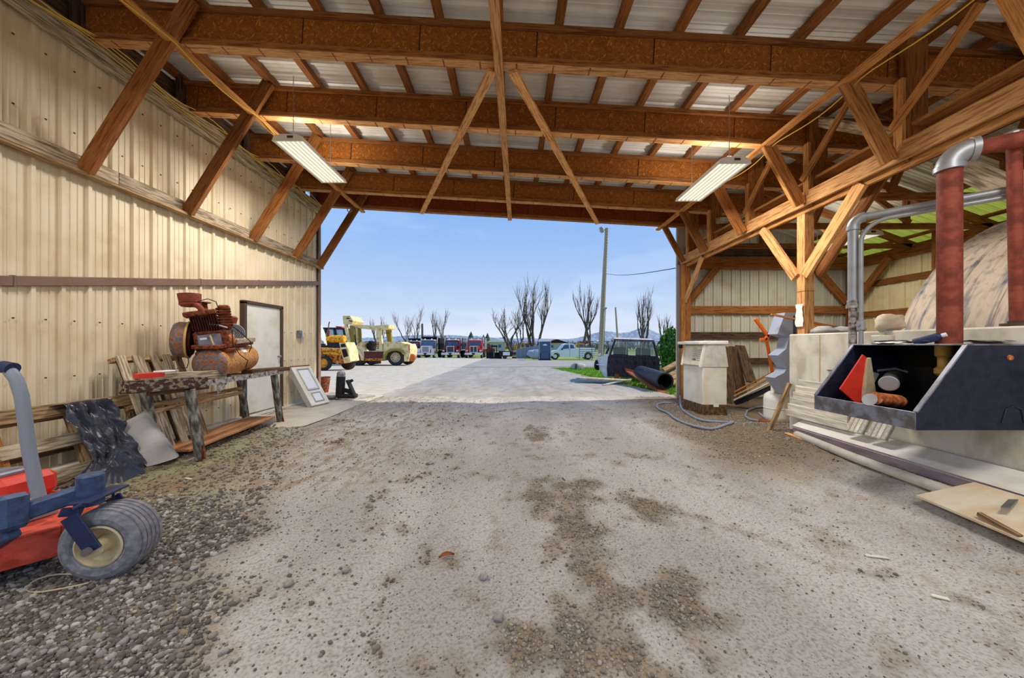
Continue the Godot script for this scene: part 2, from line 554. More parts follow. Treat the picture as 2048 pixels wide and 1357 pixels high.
func shell() -> void:
	# left wall: ribbed tan panels three feet wide, over a low concrete sill
	var wl := struct("wall_left", "tan ribbed metal side wall of the neighbouring shop")
	var panel := ribbed(0.9144, 4.5).mesh()
	var z := ZO
	while z > -2.5:
		part("siding_panel", panel, M.siding, wl, Transform3D(Basis(Vector3(0, 0, 1), Vector3.UP, Vector3(1, 0, 0)), Vector3(WX, 0.12, -z)))
		z -= 0.9144
	part("backing", mb().box(Vector3(0.12, 4.6, 11.4), T(WX - 0.08, 2.3, -2.75)), M.siding, wl)
	part("end_return", mb().box(Vector3(9.0, 4.6, 0.1), T(WX - 4.5, 2.3, -ZO + 0.05)), M.siding, wl)
	part("concrete_sill", mb().box(Vector3(0.2, 0.2, 11.0), T(WX + 0.04, 0.02, -2.9), 0.02), M.concrete, wl)
	part("screw_heads", screws(), M.dark_trim, wl).set_meta("kind", "stuff")
	# sloping brown trim strip, corner trim
	var tr := struct("trim_1", "brown metal trim strip across the tan wall")
	part("strip", mb().beam(Vector3(WX + 0.03, EYE + 0.413, -2.2), Vector3(WX + 0.03, EYE + 1.475, -ZO + 0.02), 0.095, 0.045, 0.006), M.brown_trim, tr)
	for q in [3.25, 5.2, 6.4]:
		part("joint", mb().box(Vector3(0.05, 0.105, 0.012), T(WX + 0.033, EYE + 0.583 + (q - 3.19) * 0.1713, -q)), M.brown_trim, tr)
	var tc := struct("trim_2", "brown corner trim where the tan wall ends")
	part("corner_post", mb().box(Vector3(0.1, 4.55, 0.09), T(WX - 0.005, 2.32, -ZO - 0.02), 0.012), M.brown_trim, tc)
	# man door
	var d := struct("door_1", "white steel door in the tan wall")
	part("slab", mb().box(Vector3(0.04, 1.92, 0.9), T(WX + 0.045, 1.1, -6.5), 0.006), M.door_white, d)
	for q in [-6.5 - 0.48, -6.5 + 0.48]:
		part("jamb", mb().box(Vector3(0.09, 1.98, 0.06), T(WX + 0.05, 1.11, q), 0.006), M.dark_trim, d)
	part("head", mb().box(Vector3(0.09, 0.06, 1.02), T(WX + 0.05, 2.09, -6.5), 0.006), M.dark_trim, d)
	var kn := part("knob", mb().lathe([[0.0, 0.0], [0.012, 0.0], [0.012, 0.03], [0.028, 0.04], [0.028, 0.06], [0.0, 0.07]], Transform3D(Basis(Vector3(0, 0, 1), Vector3(1, 0, 0), Vector3(0, 1, 0)), Vector3(WX + 0.065, 1.12, -6.88)), 10, true), M.steel, d)
	# main roof: sheets with ribs running down the slope, purlins beneath
	var ce := struct("ceiling", "white metal roof underside on wooden purlins")
	var x0 := -5.2
	var x1 := 6.1
	var run := (x1 - x0) * 1.00166
	var sl := Vector3(1, -0.0576, 0).normalized()
	var up := Vector3(-sl.y, sl.x, 0)
	var sheet := ribbed(0.9144, run).mesh()
	z = 9.0
	while z > -3.5:
		# along = towards the camera (+z), out = downwards, run = down the slope
		part("roof_sheet", sheet, M.roof, ce, Transform3D(Basis(Vector3(0, 0, 1), sl, -up), Vector3(x0, roof_low(x0) + 0.43 + 0.125, -z)))
		z -= 0.9144
	var k := -7
	while k < 9:
		var x := -0.14 + 0.655 * k
		var y := roof_low(x) + 0.43 + 0.045
		timber("purlin", Vector3(x, y, 3.0), Vector3(x, y, -8.9), 0.09, 0.09, "dark", ce)
		k += 1

func screws() -> MB:
	var b := mb()
	for k in 26:
		for h in [0.35, 1.02, 1.6, 3.6, 4.25]:
			b.box(Vector3(0.008, 0.014, 0.014), T(WX + 0.022, h, -ZO + 0.2286 * k + 0.13))
	return b

# ------------------------------------------------------------------ ground
const C_ROAD := Color(0.69, 0.675, 0.655)
const C_DUST := Color(0.765, 0.75, 0.73)
const C_GRAV := Color(0.47, 0.43, 0.37)
const C_BROWN := Color(0.56, 0.47, 0.36)
const C_MOSS := Color(0.52, 0.54, 0.34)

func gravel_edge(z: float) -> float:
	return -0.75 - 0.335 * z - 0.02 * z * z * 0.35

func blob(x: float, z: float, cx: float, cz: float, rx: float, rz: float) -> float:
	return clampf(1.35 - Vector2((x - cx) / rx, (z - cz) / rz).length(), 0.0, 1.0)

func gravel_at(x: float, z: float) -> float:            # 0 bare dirt .. 1 loose stones
	var w := N1.get_noise_2d(x * 1.3, z * 1.3) * 0.5
	var g := clampf((gravel_edge(z) - x + w * 0.7) * 2.2, 0.0, 1.0) * lerpf(1.0, 0.3, smoothstep(2.3, 3.4, z + w)) * clampf((7.4 - z) * 0.6, 0.0, 1.0)
	var m := maxf(maxf(blob(x, z, 0.5, 3.15, 0.42, 0.5), blob(x, z, 0.42, 2.3, 0.26, 0.7)), maxf(blob(x, z, 0.85, 1.75, 0.2, 0.35), blob(x, z, 1.1, 2.9, 0.25, 0.35)))
	m = maxf(m, maxf(blob(x, z, 0.35, 5.2, 0.25, 0.5), blob(x, z, 0.35, 1.55, 0.4, 0.25)))
	m = clampf(m * 1.15 + w * 1.7 + 0.9 * N2.get_noise_2d(x * 0.6, z * 0.5) - 0.25, 0.0, 1.0)
	var r := clampf((x - 2.05 - 0.17 * (z - 4.0) + w) * 1.6, 0.0, 1.0) * clampf((z - 3.4) * 0.8, 0.0, 1.0)
	return maxf(maxf(g, m * 0.9), r * 0.75)

func ground_height(x: float, z: float) -> float:
	var g := gravel_at(x, z)
	var h := N1.get_noise_2d(x * 0.7, z * 0.7) * 0.022 + N2.get_noise_2d(x, z) * 0.006
	h += N2.get_noise_2d(x * 4.0 + 40.0, z * 4.0) * lerpf(0.0022, 0.009, g)
	if z > 3.2 and x < -0.4:                            # churned shoulder by the slab
		h += maxf(0.0, N2.get_noise_2d(x * 1.3, z * 0.5 + 9.0)) * 0.035 * clampf((-x - 0.6) * 0.8, 0.0, 1.0)
	h += clampf((-3.3 - x) * 0.06, 0.0, 0.08)
	h += 0.14 * smoothstep(2.9, 3.5, x) * smoothstep(6.2, 5.2, z)
	h += 0.02 * sin(x * 2.1 + N1.get_noise_2d(x, z * 0.3)) * clampf(1.0 - absf(x) / 3.0, 0.0, 1.0)
	return h + gy(z)

func ground_color(x: float, z: float) -> Color:
	var a := N1.get_noise_2d(x * 1.1 + 7.0, z * 0.45)
	var b := N2.get_noise_2d(x * 0.7 - 3.0, z * 0.7)
	var f := N2.get_noise_2d(x * 5.0, z * 5.0 + 11.0)
	var col := C_ROAD.lerp(C_DUST, clampf(0.4 + a * 1.4, 0.0, 1.0))
	col = col.lerp(C_BROWN, clampf(b * 0.42 - 0.16 + 0.25 * clampf(absf(x) - 2.2, 0.0, 1.0), 0.0, 0.45))
	col = col.lerp(C_BROWN.darkened(0.25), clampf(f * 1.1 - 0.32, 0.0, 0.5))
	var g := gravel_at(x, z)
	col = col.lerp(C_GRAV.lerp(C_BROWN, clampf(0.4 + b, 0.0, 1.0)), g * 0.9)
	var left := clampf((gravel_edge(z) - 0.55 - x) * 1.3, 0.0, 1.0) * clampf((z - 2.1) * 1.2, 0.0, 1.0) * clampf((6.6 - z) * 1.0, 0.0, 1.0)
	col = col.lerp(C_BROWN.lerp(C_MOSS, clampf(a * 1.6 + 0.5, 0.0, 1.0)), left * clampf(0.75 + f, 0.2, 0.9))
	if z > 3.2 and x < -0.4:
		col = col.lerp(C_BROWN, clampf(N2.get_noise_2d(x * 1.3, z * 0.5 + 9.0) * 1.6, 0.0, 0.55) * clampf((-x - 0.6) * 0.8, 0.0, 1.0))
	var right := clampf((x - 2.0 - 0.15 * (z - 4.0)) * 1.2, 0.0, 1.0) * clampf((z - 3.2), 0.0, 1.0)
	col = col.lerp(C_BROWN.darkened(0.2), right * 0.6)
	return col.srgb_to_linear()

func ground_patch(xs: Array, zs: Array) -> MB:
	var rows := []
	var cols := []
	for z in zs:
		var row := PackedVector3Array()
		var cr := PackedColorArray()
		for x in xs:
			row.push_back(Vector3(x, ground_height(x, z), -z))
			cr.push_back(ground_color(x, z))
		rows.push_back(row)
		cols.push_back(cr)
	var b := mb()
	b.surf(rows, false, true, cols)
	return b

func ground() -> void:
	var zs := []
	var z := 1.1
	while z < 9.2:
		zs.push_back(z)
		z += 0.0085 * z
	zs.push_back(9.2)
	var xs := []
	for k in 421:
		xs.push_back(-4.75 + 9.45 * k / 420.0)
	var fl := struct("floor", "rutted dusty gravel floor of the drive-through shed")
	part("dirt", ground_patch(xs, zs), M.dirt_ground, fl)
	part("dirt_behind", ground_patch(range(-12, 13).map(func(q): return q * 0.75), [-14.0, -9.0, -5.0, -2.0, -0.5, 0.3, 1.1]), M.dirt_ground, fl)
	part("dirt_under_barn", ground_patch([4.7, 5.5, 6.5, 7.5, 8.6, 9.0], [1.1, 2, 3, 4, 5, 6, 7, 8, 9.2]), M.dirt_ground, fl)
	# the drive runs on to the trucks; concrete on its left; field all round
	var dr := struct("driveway", "pale gravel driveway leading out to the yard")
	var rows := []
	var cols := []
	z = 9.2
	z = 9.0
	while z < 50.0:
		var row := PackedVector3Array()
		var cr := PackedColorArray()
		var left := -3.45
		var right := drive_right(z)
		for k in 61:
			var x := lerpf(left, right, k / 60.0)
			row.push_back(Vector3(x, ground_height(x, z) + clampf((z - 9.1) * 0.06, -0.006, 0.012), -z))
			var c := C_ROAD.lerp(C_DUST, clampf(0.3 + N1.get_noise_2d(x * 0.9, z * 0.3), 0.0, 1.0)).lerp(C_BROWN, clampf(N2.get_noise_2d(x * 0.6, z * 0.2) * 0.7, 0.0, 0.4))
			cr.push_back(c.darkened(0.06).srgb_to_linear())
		rows.push_back(row)
		cols.push_back(cr)
		z *= 1.016
	var b := mb()
	b.surf(rows, false, true, cols)
	part("gravel", b, M.dirt_ground, dr)
	var ys := struct("yard_slab", "pale concrete yard slab on the left of the drive")
	part("concrete", slab_mesh(), M.slab, ys)
	var fi := struct("ground_field", "green pasture beyond the yard")
	b = mb()
	var far := [[-200.0, 8.8], [200.0, 8.8], [200.0, 60.0], [-200.0, 60.0]]
	rows = []
	for zz in [8.7, 9.2, 14.0, 20.0, 30.0, 45.0, 60.0, 120.0, 260.0, 700.0]:
		var row := PackedVector3Array()
		for k in 41:
			var x := (k - 20) / 20.0
			x = signf(x) * pow(absf(x), 1.6) * (60.0 + zz * 1.6)
			row.push_back(Vector3(x, (gy(minf(zz, 60.0)) - 0.03), -zz))
		rows.push_back(row)
	b.surf(rows, false, true)
	part("grass", b, M.field, fi)
	stones()
	grass_blades()

func drive_right(z: float) -> float:
	# px on the picture of the verge: falls back to the right, then opens where the road turns right
	if z < 23.0:
		return lerpf(4.3, 2.5, clampf((z - 9.2) / 14.0, 0.0, 1.0))
	return lerpf(2.5, 40.0, clampf((z - 23.0) / 5.0, 0.0, 1.0)) if z < 36.0 else lerpf(40.0, 1.5, clampf((z - 36.0) / 1.2, 0.0, 1.0))

func slab_mesh() -> MB:
	var b := mb()
	var rows := []
	for zz in [5.55, 5.75, 6.5, 7.6, 8.6, 9.0, 14.0, 20.0, 28.0, 36.0, 47.5]:
		var row := PackedVector3Array()
		for k in 12:
			var l := -4.66 if zz < ZO + 0.05 else -60.0
			var r := -3.38
			if zz < 5.7: r = -3.75
			row.push_back(Vector3(lerpf(l, r, k / 11.0) + 0.03 * sin(zz * 3.0) * (1.0 if k == 11 else 0.0), gy(zz) + 0.085 - (0.07 if zz < 5.6 or k == 11 else 0.0), -zz))
		rows.push_back(row)
	b.surf(rows, false, true)
	return b

func pebble(sd: int, seg := 7, rings := 5) -> MB:
	var b := mb()
	var f := noise(0.9, 2, sd)
	var rows := []
	for r in rings + 1:
		var el := -PI / 2 + PI * r / rings
		var row := PackedVector3Array()
		for q in seg:
			var az := TAU * q / seg
			var d := Vector3(cos(az) * cos(el), sin(el), sin(az) * cos(el))
			row.push_back(d * (1.0 + 0.45 * f.get_noise_3dv(d * 1.3)) * Vector3(0.5, 0.34, 0.42))
		rows.push_back(row)
	b.surf(rows, true)
	return b

func scatter(called: String, label: String, cat: String, mesh: Mesh, mt: Material, xf: Array, cols: Array, under: Node = self) -> MultiMeshInstance3D:
	var mm := MultiMesh.new()
	mm.transform_format = MultiMesh.TRANSFORM_3D
	mm.use_colors = true
	mm.mesh = mesh
	mm.instance_count = xf.size()
	for k in xf.size():
		mm.set_instance_transform(k, xf[k])
		mm.set_instance_color(k, cols[k])
	var o := MultiMeshInstance3D.new()
	o.multimesh = mm
	o.material_override = mt
	put(o, called, under)
	tag(o, label, cat, "", "stuff")
	return o

func stones() -> void:
	var sets := [[], [], []]
	var cols := [[], [], []]
	var tries := 0
	var got := 0
	while got < 44000 and tries < 210000:
		tries += 1
		var z := 1.15 * pow(8.6 / 1.15, rng.randf())
		var x := rng.randf_range(-4.6, 4.4)
		if absf(x) > z * 1.55 + 0.2:
			continue
		var g := gravel_at(x, z)
		if rng.randf() > g * g * 0.97 + 0.06 + 0.16 * clampf(N1.get_noise_2d(x * 2.0, z * 1.1 + 30.0), 0.0, 1.0):
			continue
		var s := rng.randf_range(0.012, 0.028) if rng.randf() < 0.85 else rng.randf_range(0.028, 0.05)
		if x > -0.6: s *= 0.58
		if g < 0.3: s *= rng.randf_range(0.3, 0.7)
		s *= 0.8 + 0.05 * z
		var w := rng.randi() % 3
		var tone := rng.randf()
		var c := Color(0.38, 0.355, 0.325).lerp(Color(0.74, 0.72, 0.69), tone * tone * 1.0)
		if g < 0.4: c = c.lerp(Color(0.5, 0.44, 0.37), 0.5)
		elif x > -0.6: c = c.lerp(Color(0.66, 0.61, 0.54), 0.45)
		elif z > 3.2: c = c.lerp(Color(0.5, 0.42, 0.32), 0.6)
		sets[w].push_back(Transform3D(Basis.from_euler(Vector3(rng.randf_range(-0.5, 0.5), rng.randf() * TAU, rng.randf_range(-0.5, 0.5))).scaled(Vector3.ONE * s), Vector3(x, ground_height(x, z) + s * 0.12, -z)))
		cols[w].push_back(c.srgb_to_linear())
		got += 1
	for w in 3:
		scatter("loose_gravel", ["loose grey gravel strewn over the dirt floor", "rounded pale gravel strewn over the dirt floor", "angular brown gravel strewn over the dirt floor"][w], "gravel", pebble(60 + w).mesh(), M.stone, sets[w], cols[w])

func grass_blades() -> void:
	var b := mb()
	for k in 5:
		var an := TAU * k / 5.0
		var d := Vector3(cos(an), 0, sin(an))
		var s := d.cross(Vector3.UP) * 0.12
		b.tri(d * 0.1 - s, d * 0.1 + s, d * 0.55 + Vector3.UP * 0.9)
	var xf := []
	var cols := []
	var tries := 0
	while xf.size() < 9000 and tries < 60000:
		tries += 1
		var z := rng.randf_range(9.0, 24.0)
		var x := rng.randf_range(1.8, 9.5)
		var e := drive_right(z) - 0.25 + 0.4 * N1.get_noise_1d(z * 2.0)
		if x < e: continue
		if rng.randf() > clampf((x - e) * 1.6, 0.1, 1.0): continue
		var s := rng.randf_range(0.05, 0.12)
		xf.push_back(Transform3D(Basis(Vector3.UP, rng.randf() * TAU).scaled(Vector3(s * 1.3, s, s * 1.3)), Vector3(x, gy(z) - 0.03, -z)))
		cols.push_back(Color(0.33, 0.58, 0.12).lerp(Color(0.62, 0.74, 0.2), rng.randf()).srgb_to_linear())
	scatter("verge_grass", "short bright green grass beside the driveway", "grass", b.mesh(), M.blade, xf, cols)

# ------------------------------------------------------------------ timber framing of the drive-through
const BZ := [3.85, 5.03, 6.27, 7.49, 8.40]
const ORD := ["nearest", "second", "third", "fourth", "farthest"]
const GX := 4.2            # line of the girder on the right

func low(x: float, z: float, dy := 0.0) -> Vector3:
	return Vector3(x, roof_low(x) + dy, -z)

func framing() -> void:
	# box beams of strand board between lumber flanges
	for k in 5:
		var z: float = BZ[k]
		var t := thing("roof_beam", "%s of the five strand-board box beams spanning the roof%s" % [ORD[k], ", reddish and right above the open end" if k == 4 else ", counted from the camera"], "beam", Vector3.ZERO, 0, "strand-board roof beams")
		var xa := -4.85
		var xb := 5.9
		for s in [-1, 1]:
			timber("bottom_flange", low(xa, z + s * 0.045, 0.032), low(xb, z + s * 0.045, 0.032), 0.064, 0.04, "dark", t)
			timber("top_flange", low(xa, z + s * 0.045, 0.4), low(xb, z + s * 0.045, 0.4), 0.06, 0.04, "dark", t)
		var x := xa + 0.35 * k
		var ends := [xa]
		while x < xb - 0.3:
			if x > xa + 0.3: ends.push_back(x)
			x += 1.28
		ends.push_back(xb)
		for q in ends.size() - 1:
			var a: float = ends[q] + 0.006
			var b: float = ends[q + 1] - 0.006
			var o := part("web_panel", mb().box(Vector3(b - a, 0.31, 0.05), Transform3D.IDENTITY, 0.003), M.osb, t, Transform3D(Basis(Vector3(0, 0, 1), atan(-0.0576)), low((a + b) / 2, z, 0.218)))
			if k == 4: o.material_override = M.osb_red
		part("web_core", mb().box(Vector3(xb - xa, 0.34, 0.02), Transform3D.IDENTITY), M.dark_trim, t, Transform3D(Basis(Vector3(0, 0, 1), atan(-0.0576)), low((xa + xb) / 2, z, 0.218)))
		# added paler strip: the lit underside of the flanges, painted as lighter wood
		timber("lit_underside_strip", low(xa, z, -0.006), low(xb, z, -0.006), 0.012, 0.12, "pine" if k < 4 else "dark", t)
		var ww := mb()
		var n := 0
		while xa + 0.4 * n < xb:
			ww.box(Vector3(0.016, 0.002, 0.11), Transform3D(Basis(Vector3(0, 0, 1), atan(-0.0576)), low(xa + 0.4 * n + 0.1, z, -0.0125)))
			n += 1
		part("connector_plates", ww, M.board_brown, t).set_meta("kind", "stuff")
	# header boards and plate on top of the left wall
	var hd := thing("wall_plate", "weathered wooden plate running along the top of the tan wall", "plank")
	timber("plate_board", Vector3(WX + 0.07, EYE + 3.26, 2.5), Vector3(WX + 0.07, EYE + 3.26, -ZO), 0.2, 0.045, "grey", hd)
	timber("lower_strip", Vector3(WX + 0.09, EYE + 3.13, 2.5), Vector3(WX + 0.09, EYE + 3.13, -ZO), 0.05, 0.07, "grey", hd)
	timber("upper_board", Vector3(WX - 0.14, EYE + 3.6, 2.5), Vector3(WX - 0.14, EYE + 3.6, -ZO + 0.3), 0.3, 0.04, "sooty", hd)
	for k in 5:
		timber("beam_block", Vector3(WX - 0.02, EYE + 3.3, -BZ[k] + 0.07), Vector3(WX - 0.02, EYE + 3.8, -BZ[k] + 0.07), 0.1, 0.06, "sooty", hd)
	var lp := thing("ledger_board", "long grey weathered plank fixed along the middle of the tan wall", "plank")
	timber("board", Vector3(WX + 0.045, EYE + 1.93, -2.0), Vector3(WX + 0.045, EYE + 1.93, -4.1), 0.19, 0.04, "grey", lp)
	timber("board", Vector3(WX + 0.045, EYE + 1.93, -4.104), Vector3(WX + 0.045, EYE + 1.93, -ZO), 0.185, 0.04, "grey", lp)
	timber("ledge_strip", Vector3(WX + 0.09, EYE + 1.83, -2.0), Vector3(WX + 0.09, EYE + 1.83, -ZO), 0.035, 0.11, "pallet", lp)
	# diagonal braces on the left, one per beam
	for k in 5:
		var z: float = BZ[k] - 0.11
		var b := timber("wall_brace", Vector3(-4.56, EYE + 1.86, -z), Vector3(-3.42, EYE + 3.68, -z), 0.165, 0.06, "dark")
		tag(b, "brown diagonal brace from the grey wall plank up to the %s roof beam" % ORD[k], "brace", "braces along the tan wall")
	# long flat boards under the beams
	var lb := thing("bracing_board", "long flat board under the beams on the left, above the left lamp", "board")
	timber("board", low(-3.63, 2.2, -0.034), low(-3.63, 8.55, -0.034), 0.04, 0.09, "fir", lb)
	var rb := thing("bracing_board", "long flat board under the beams on the right, above the right lamp", "board")
	timber("board", low(3.58, 2.2, -0.034), low(3.58, 8.6, -0.034), 0.04, 0.1, "fir", rb)
	var cb := timber("centre_board", low(-0.17, 2.6, -0.034), low(-0.05, 8.5, -0.034), 0.04, 0.095, "pine")
	tag(cb, "straight pale board running down the middle of the ceiling", "board")
	var d1 := timber("diagonal_board", low(-0.22, 3.88, -0.034), low(-2.17, 8.4, -0.034), 0.04, 0.1, "pine")
	tag(d1, "pale diagonal board spreading to the left below the ceiling", "board", "diagonal ceiling boards")
	var d2 := timber("diagonal_board", low(0.01, 3.88, -0.034), low(2.05, 8.4, -0.034), 0.04, 0.1, "pine")
	tag(d2, "pale diagonal board spreading to the right below the ceiling", "board", "diagonal ceiling boards")
	# girder on the right: two planks either side of the posts
	var g := thing("girder", "long double-plank wooden girder sloping across the right of the picture", "beam")
	timber("front_plank", Vector3(GX - 0.03, EYE + 2.07, -1.6), Vector3(GX - 0.03, EYE + 2.07, -8.62), 0.2, 0.045, "pine", g)
	timber("lower_plank", Vector3(GX + 0.05, EYE + 2.0, -1.6), Vector3(GX + 0.05, EYE + 2.0, -8.6), 0.2, 0.05, "fir", g)
	timber("rear_plank", Vector3(GX + 0.24, EYE + 2.22, -1.6), Vector3(GX + 0.24, EYE + 2.22, -7.8), 0.2, 0.045, "fir", g)
	timber("cap_plank", Vector3(GX + 0.13, EYE + 2.345, -1.6), Vector3(GX + 0.13, EYE + 2.345, -7.8), 0.04, 0.2, "fir", g)
	# posts
	var mp := thing("main_post", "square wooden post standing at the end of the concrete wall", "post")
	timber("post", Vector3(GX + 0.1, 0.0, -5.13), Vector3(GX + 0.1, EYE + 2.0, -5.13), 0.14, 0.14, "pine", mp)
	part("wire_wrap", mb().box(Vector3(0.144, 0.006, 0.144), T(GX + 0.1, EYE + 0.78, -5.13)), M.dark_trim, mp)
	var pp := tag(part("posted_paper", paper_sheet(), M.paper, self, T(GX + 0.02, EYE + 0.43, -5.13, 0, -90, 0)), "white paper notice stapled to the post above the concrete wall", "paper")
	var cp := thing("corner_post", "brown corner post where the open end meets the right barn", "post")
	timber("post", Vector3(GX + 0.08, 0.0, -8.58), Vector3(GX + 0.08, EYE + 2.0, -8.58), 0.14, 0.14, "dark", cp)
	timber("post_facing", Vector3(GX - 0.04, 0.0, -8.52), Vector3(GX - 0.04, EYE + 1.95, -8.52), 0.05, 0.09, "fir", cp)
	part("metal_corner", mb().box(Vector3(0.05, 3.3, 0.12), T(GX - 0.09, 1.66, -8.6), 0.006), M.brown_trim, cp)
	for k in 5:
		var z: float = BZ[k]
		var u := thing("upright", "broad wooden upright between the girder and the %s roof beam" % ORD[k], "post", Vector3.ZERO, 0, "uprights over the girder")
		var up := timber("board", Vector3(GX + 0.1, EYE + 1.95, -z + 0.1), Vector3(GX + 0.1, roof_low(GX) + 0.44, -z + 0.1), 0.09, 0.22, "dark", u, Vector3.BACK)
		timber("edge_board", Vector3(GX - 0.035, EYE + 2.1, -z + 0.09), Vector3(GX - 0.035, roof_low(GX) + 0.02, -z + 0.09), 0.09, 0.045, "fir", u, Vector3.BACK)
	# short struts in front of the girder
	var zs := [2.62, 3.78, 4.96, 6.2, 7.42, 8.34]
	for k in 6:
		var nm: String = ["close to the camera at the upper right", "by the nearest upright", "beside the second upright", "just right of the right lamp's far end", "next to the fourth upright", "at the far corner against the sky"][k]
		var s := timber("girder_strut", Vector3(GX - 0.12, EYE + 1.98, -zs[k]), Vector3(3.62, EYE + 2.84, -zs[k]), 0.17 if k < 5 else 0.12, 0.06, "fir" if k < 3 else "dark")
		tag(s, "short slanting strut nailed to the girder, " + nm, "strut", "struts on the girder")
	# web members behind the girder
	for k in 3:
		var za: float = BZ[k]
		var r := timber("web_brace", Vector3(GX - 0.06, EYE + 2.34, -za + 0.03), Vector3(GX - 0.06, EYE + 3.02, -za + 0.76), 0.09, 0.04, "fir")
		tag(r, "thin slanting brace rising towards the camera from the %s upright" % ORD[k], "brace", "thin braces over the girder")
	var wb := timber("web_brace", Vector3(GX + 0.1, EYE + 2.38, -3.95), Vector3(GX + 0.1, EYE + 3.2, -5.0), 0.12, 0.045, "grey")
	tag(wb, "whitish slanting board between the nearest two uprights", "brace", "pale braces over the girder")
	wb = timber("web_brace", Vector3(GX + 0.1, EYE + 2.3, -6.35), Vector3(GX + 0.1, EYE + 2.62, -7.4), 0.12, 0.045, "grey")
	tag(wb, "whitish slanting board between the third and fourth uprights", "brace", "pale braces over the girder")
	# knee braces of the main post and the corner post
	var kb := timber("knee_brace", Vector3(GX + 0.02, EYE + 1.0, -5.2), Vector3(GX + 0.02, EYE + 1.95, -5.9), 0.14, 0.05, "pine")
	tag(kb, "knee brace on the far side of the post with the paper notice", "brace", "knee braces")
	kb = timber("knee_brace", Vector3(GX + 0.02, EYE + 1.0, -5.05), Vector3(GX + 0.02, EYE + 1.95, -4.22), 0.16, 0.05, "pine")
	tag(kb, "knee brace on the near side of the post with the paper notice", "brace", "knee braces")
	kb = timber("knee_brace", Vector3(GX + 0.22, EYE + 1.0, -5.05), Vector3(GX + 0.22, EYE + 2.1, -4.1), 0.14, 0.05, "dark")
	tag(kb, "darker knee brace behind the near-side brace of the main post", "brace", "knee braces")
	kb = timber("knee_brace", Vector3(GX + 0.0, EYE + 1.05, -8.5), Vector3(GX + 0.0, EYE + 1.95, -7.72), 0.11, 0.05, "pine")
	tag(kb, "slim grey knee brace on the corner post at the open end", "brace", "knee braces")
	# yellow cables
	var b := mb()
	for q in 4:
		var path := []
		for k in 40:
			var z := 2.0 + k * 0.163
			path.push_back(Vector3(WX + 0.12 + 0.02 * q, EYE + 3.25 + 0.03 * q + 0.05 * sin(z * (2.1 + q) + q * 2.0) - 0.03 * absf(sin(z * 2.55)), -z))
		b.tube(path, 0.006, 5)
	tag(part("extension_cord", b, M.cord_yellow), "tangled yellow cables lying along the top plate of the tan wall", "cord")
	b = mb()
	var path := []
	for k in 30:
		var z := 2.3 + k * 0.125
		path.push_back(low(3.58 + 0.09 + 0.015 * sin(z * 5.0), z, -0.05 - 0.06 * absf(sin(z * 2.54 + 0.2))))
	b.tube(path, 0.007, 5)
	tag(part("extension_cord", b, M.cord_yellow), "yellow cable draped under the right-hand ceiling board", "cord")
	b = mb()
	path = []
	for k in 24:
		var z := 2.3 + k * 0.13
		path.push_back(low(-3.63 + 0.03 + 0.02 * sin(z * 4.0), z, -0.05 - 0.05 * absf(sin(z * 2.54))))
	b.tube(path, 0.006, 5)
	tag(part("extension_cord", b, M.cord_yellow), "thin cable draped under the left-hand ceiling board", "cord")
	# eye ring on the last left brace
	b = mb()
	path = []
	for k in 13:
		path.push_back(P(699, 420, 8.2) + Vector3(cos(TAU * k / 12.0), sin(TAU * k / 12.0), 0) * 0.05)
	b.tube(path, 0.01, 6, false)
	tag(part("cable_ring", b, M.galv), "small metal ring hanging on the last left brace against the sky", "ring")

func paper_sheet() -> MB:
	var rows := []
	for r in 9:
		var row := PackedVector3Array()
		for q in 5:
			row.push_back(Vector3((q / 4.0 - 0.5) * (0.13 + 0.02 * sin(r * 0.8)), (r / 8.0 - 0.5) * 0.33, 0.004 + 0.012 * absf(sin(r * 1.1 + q * 0.9))))
		rows.push_back(row)
	var b := mb()
	b.surf(rows)
	return b

# ------------------------------------------------------------------ the barn bay on the right
const EX := 8.35           # its outer wall
func barn_roof(x: float) -> float:
	return EYE + 2.05 + 0.36 * (EX - x)

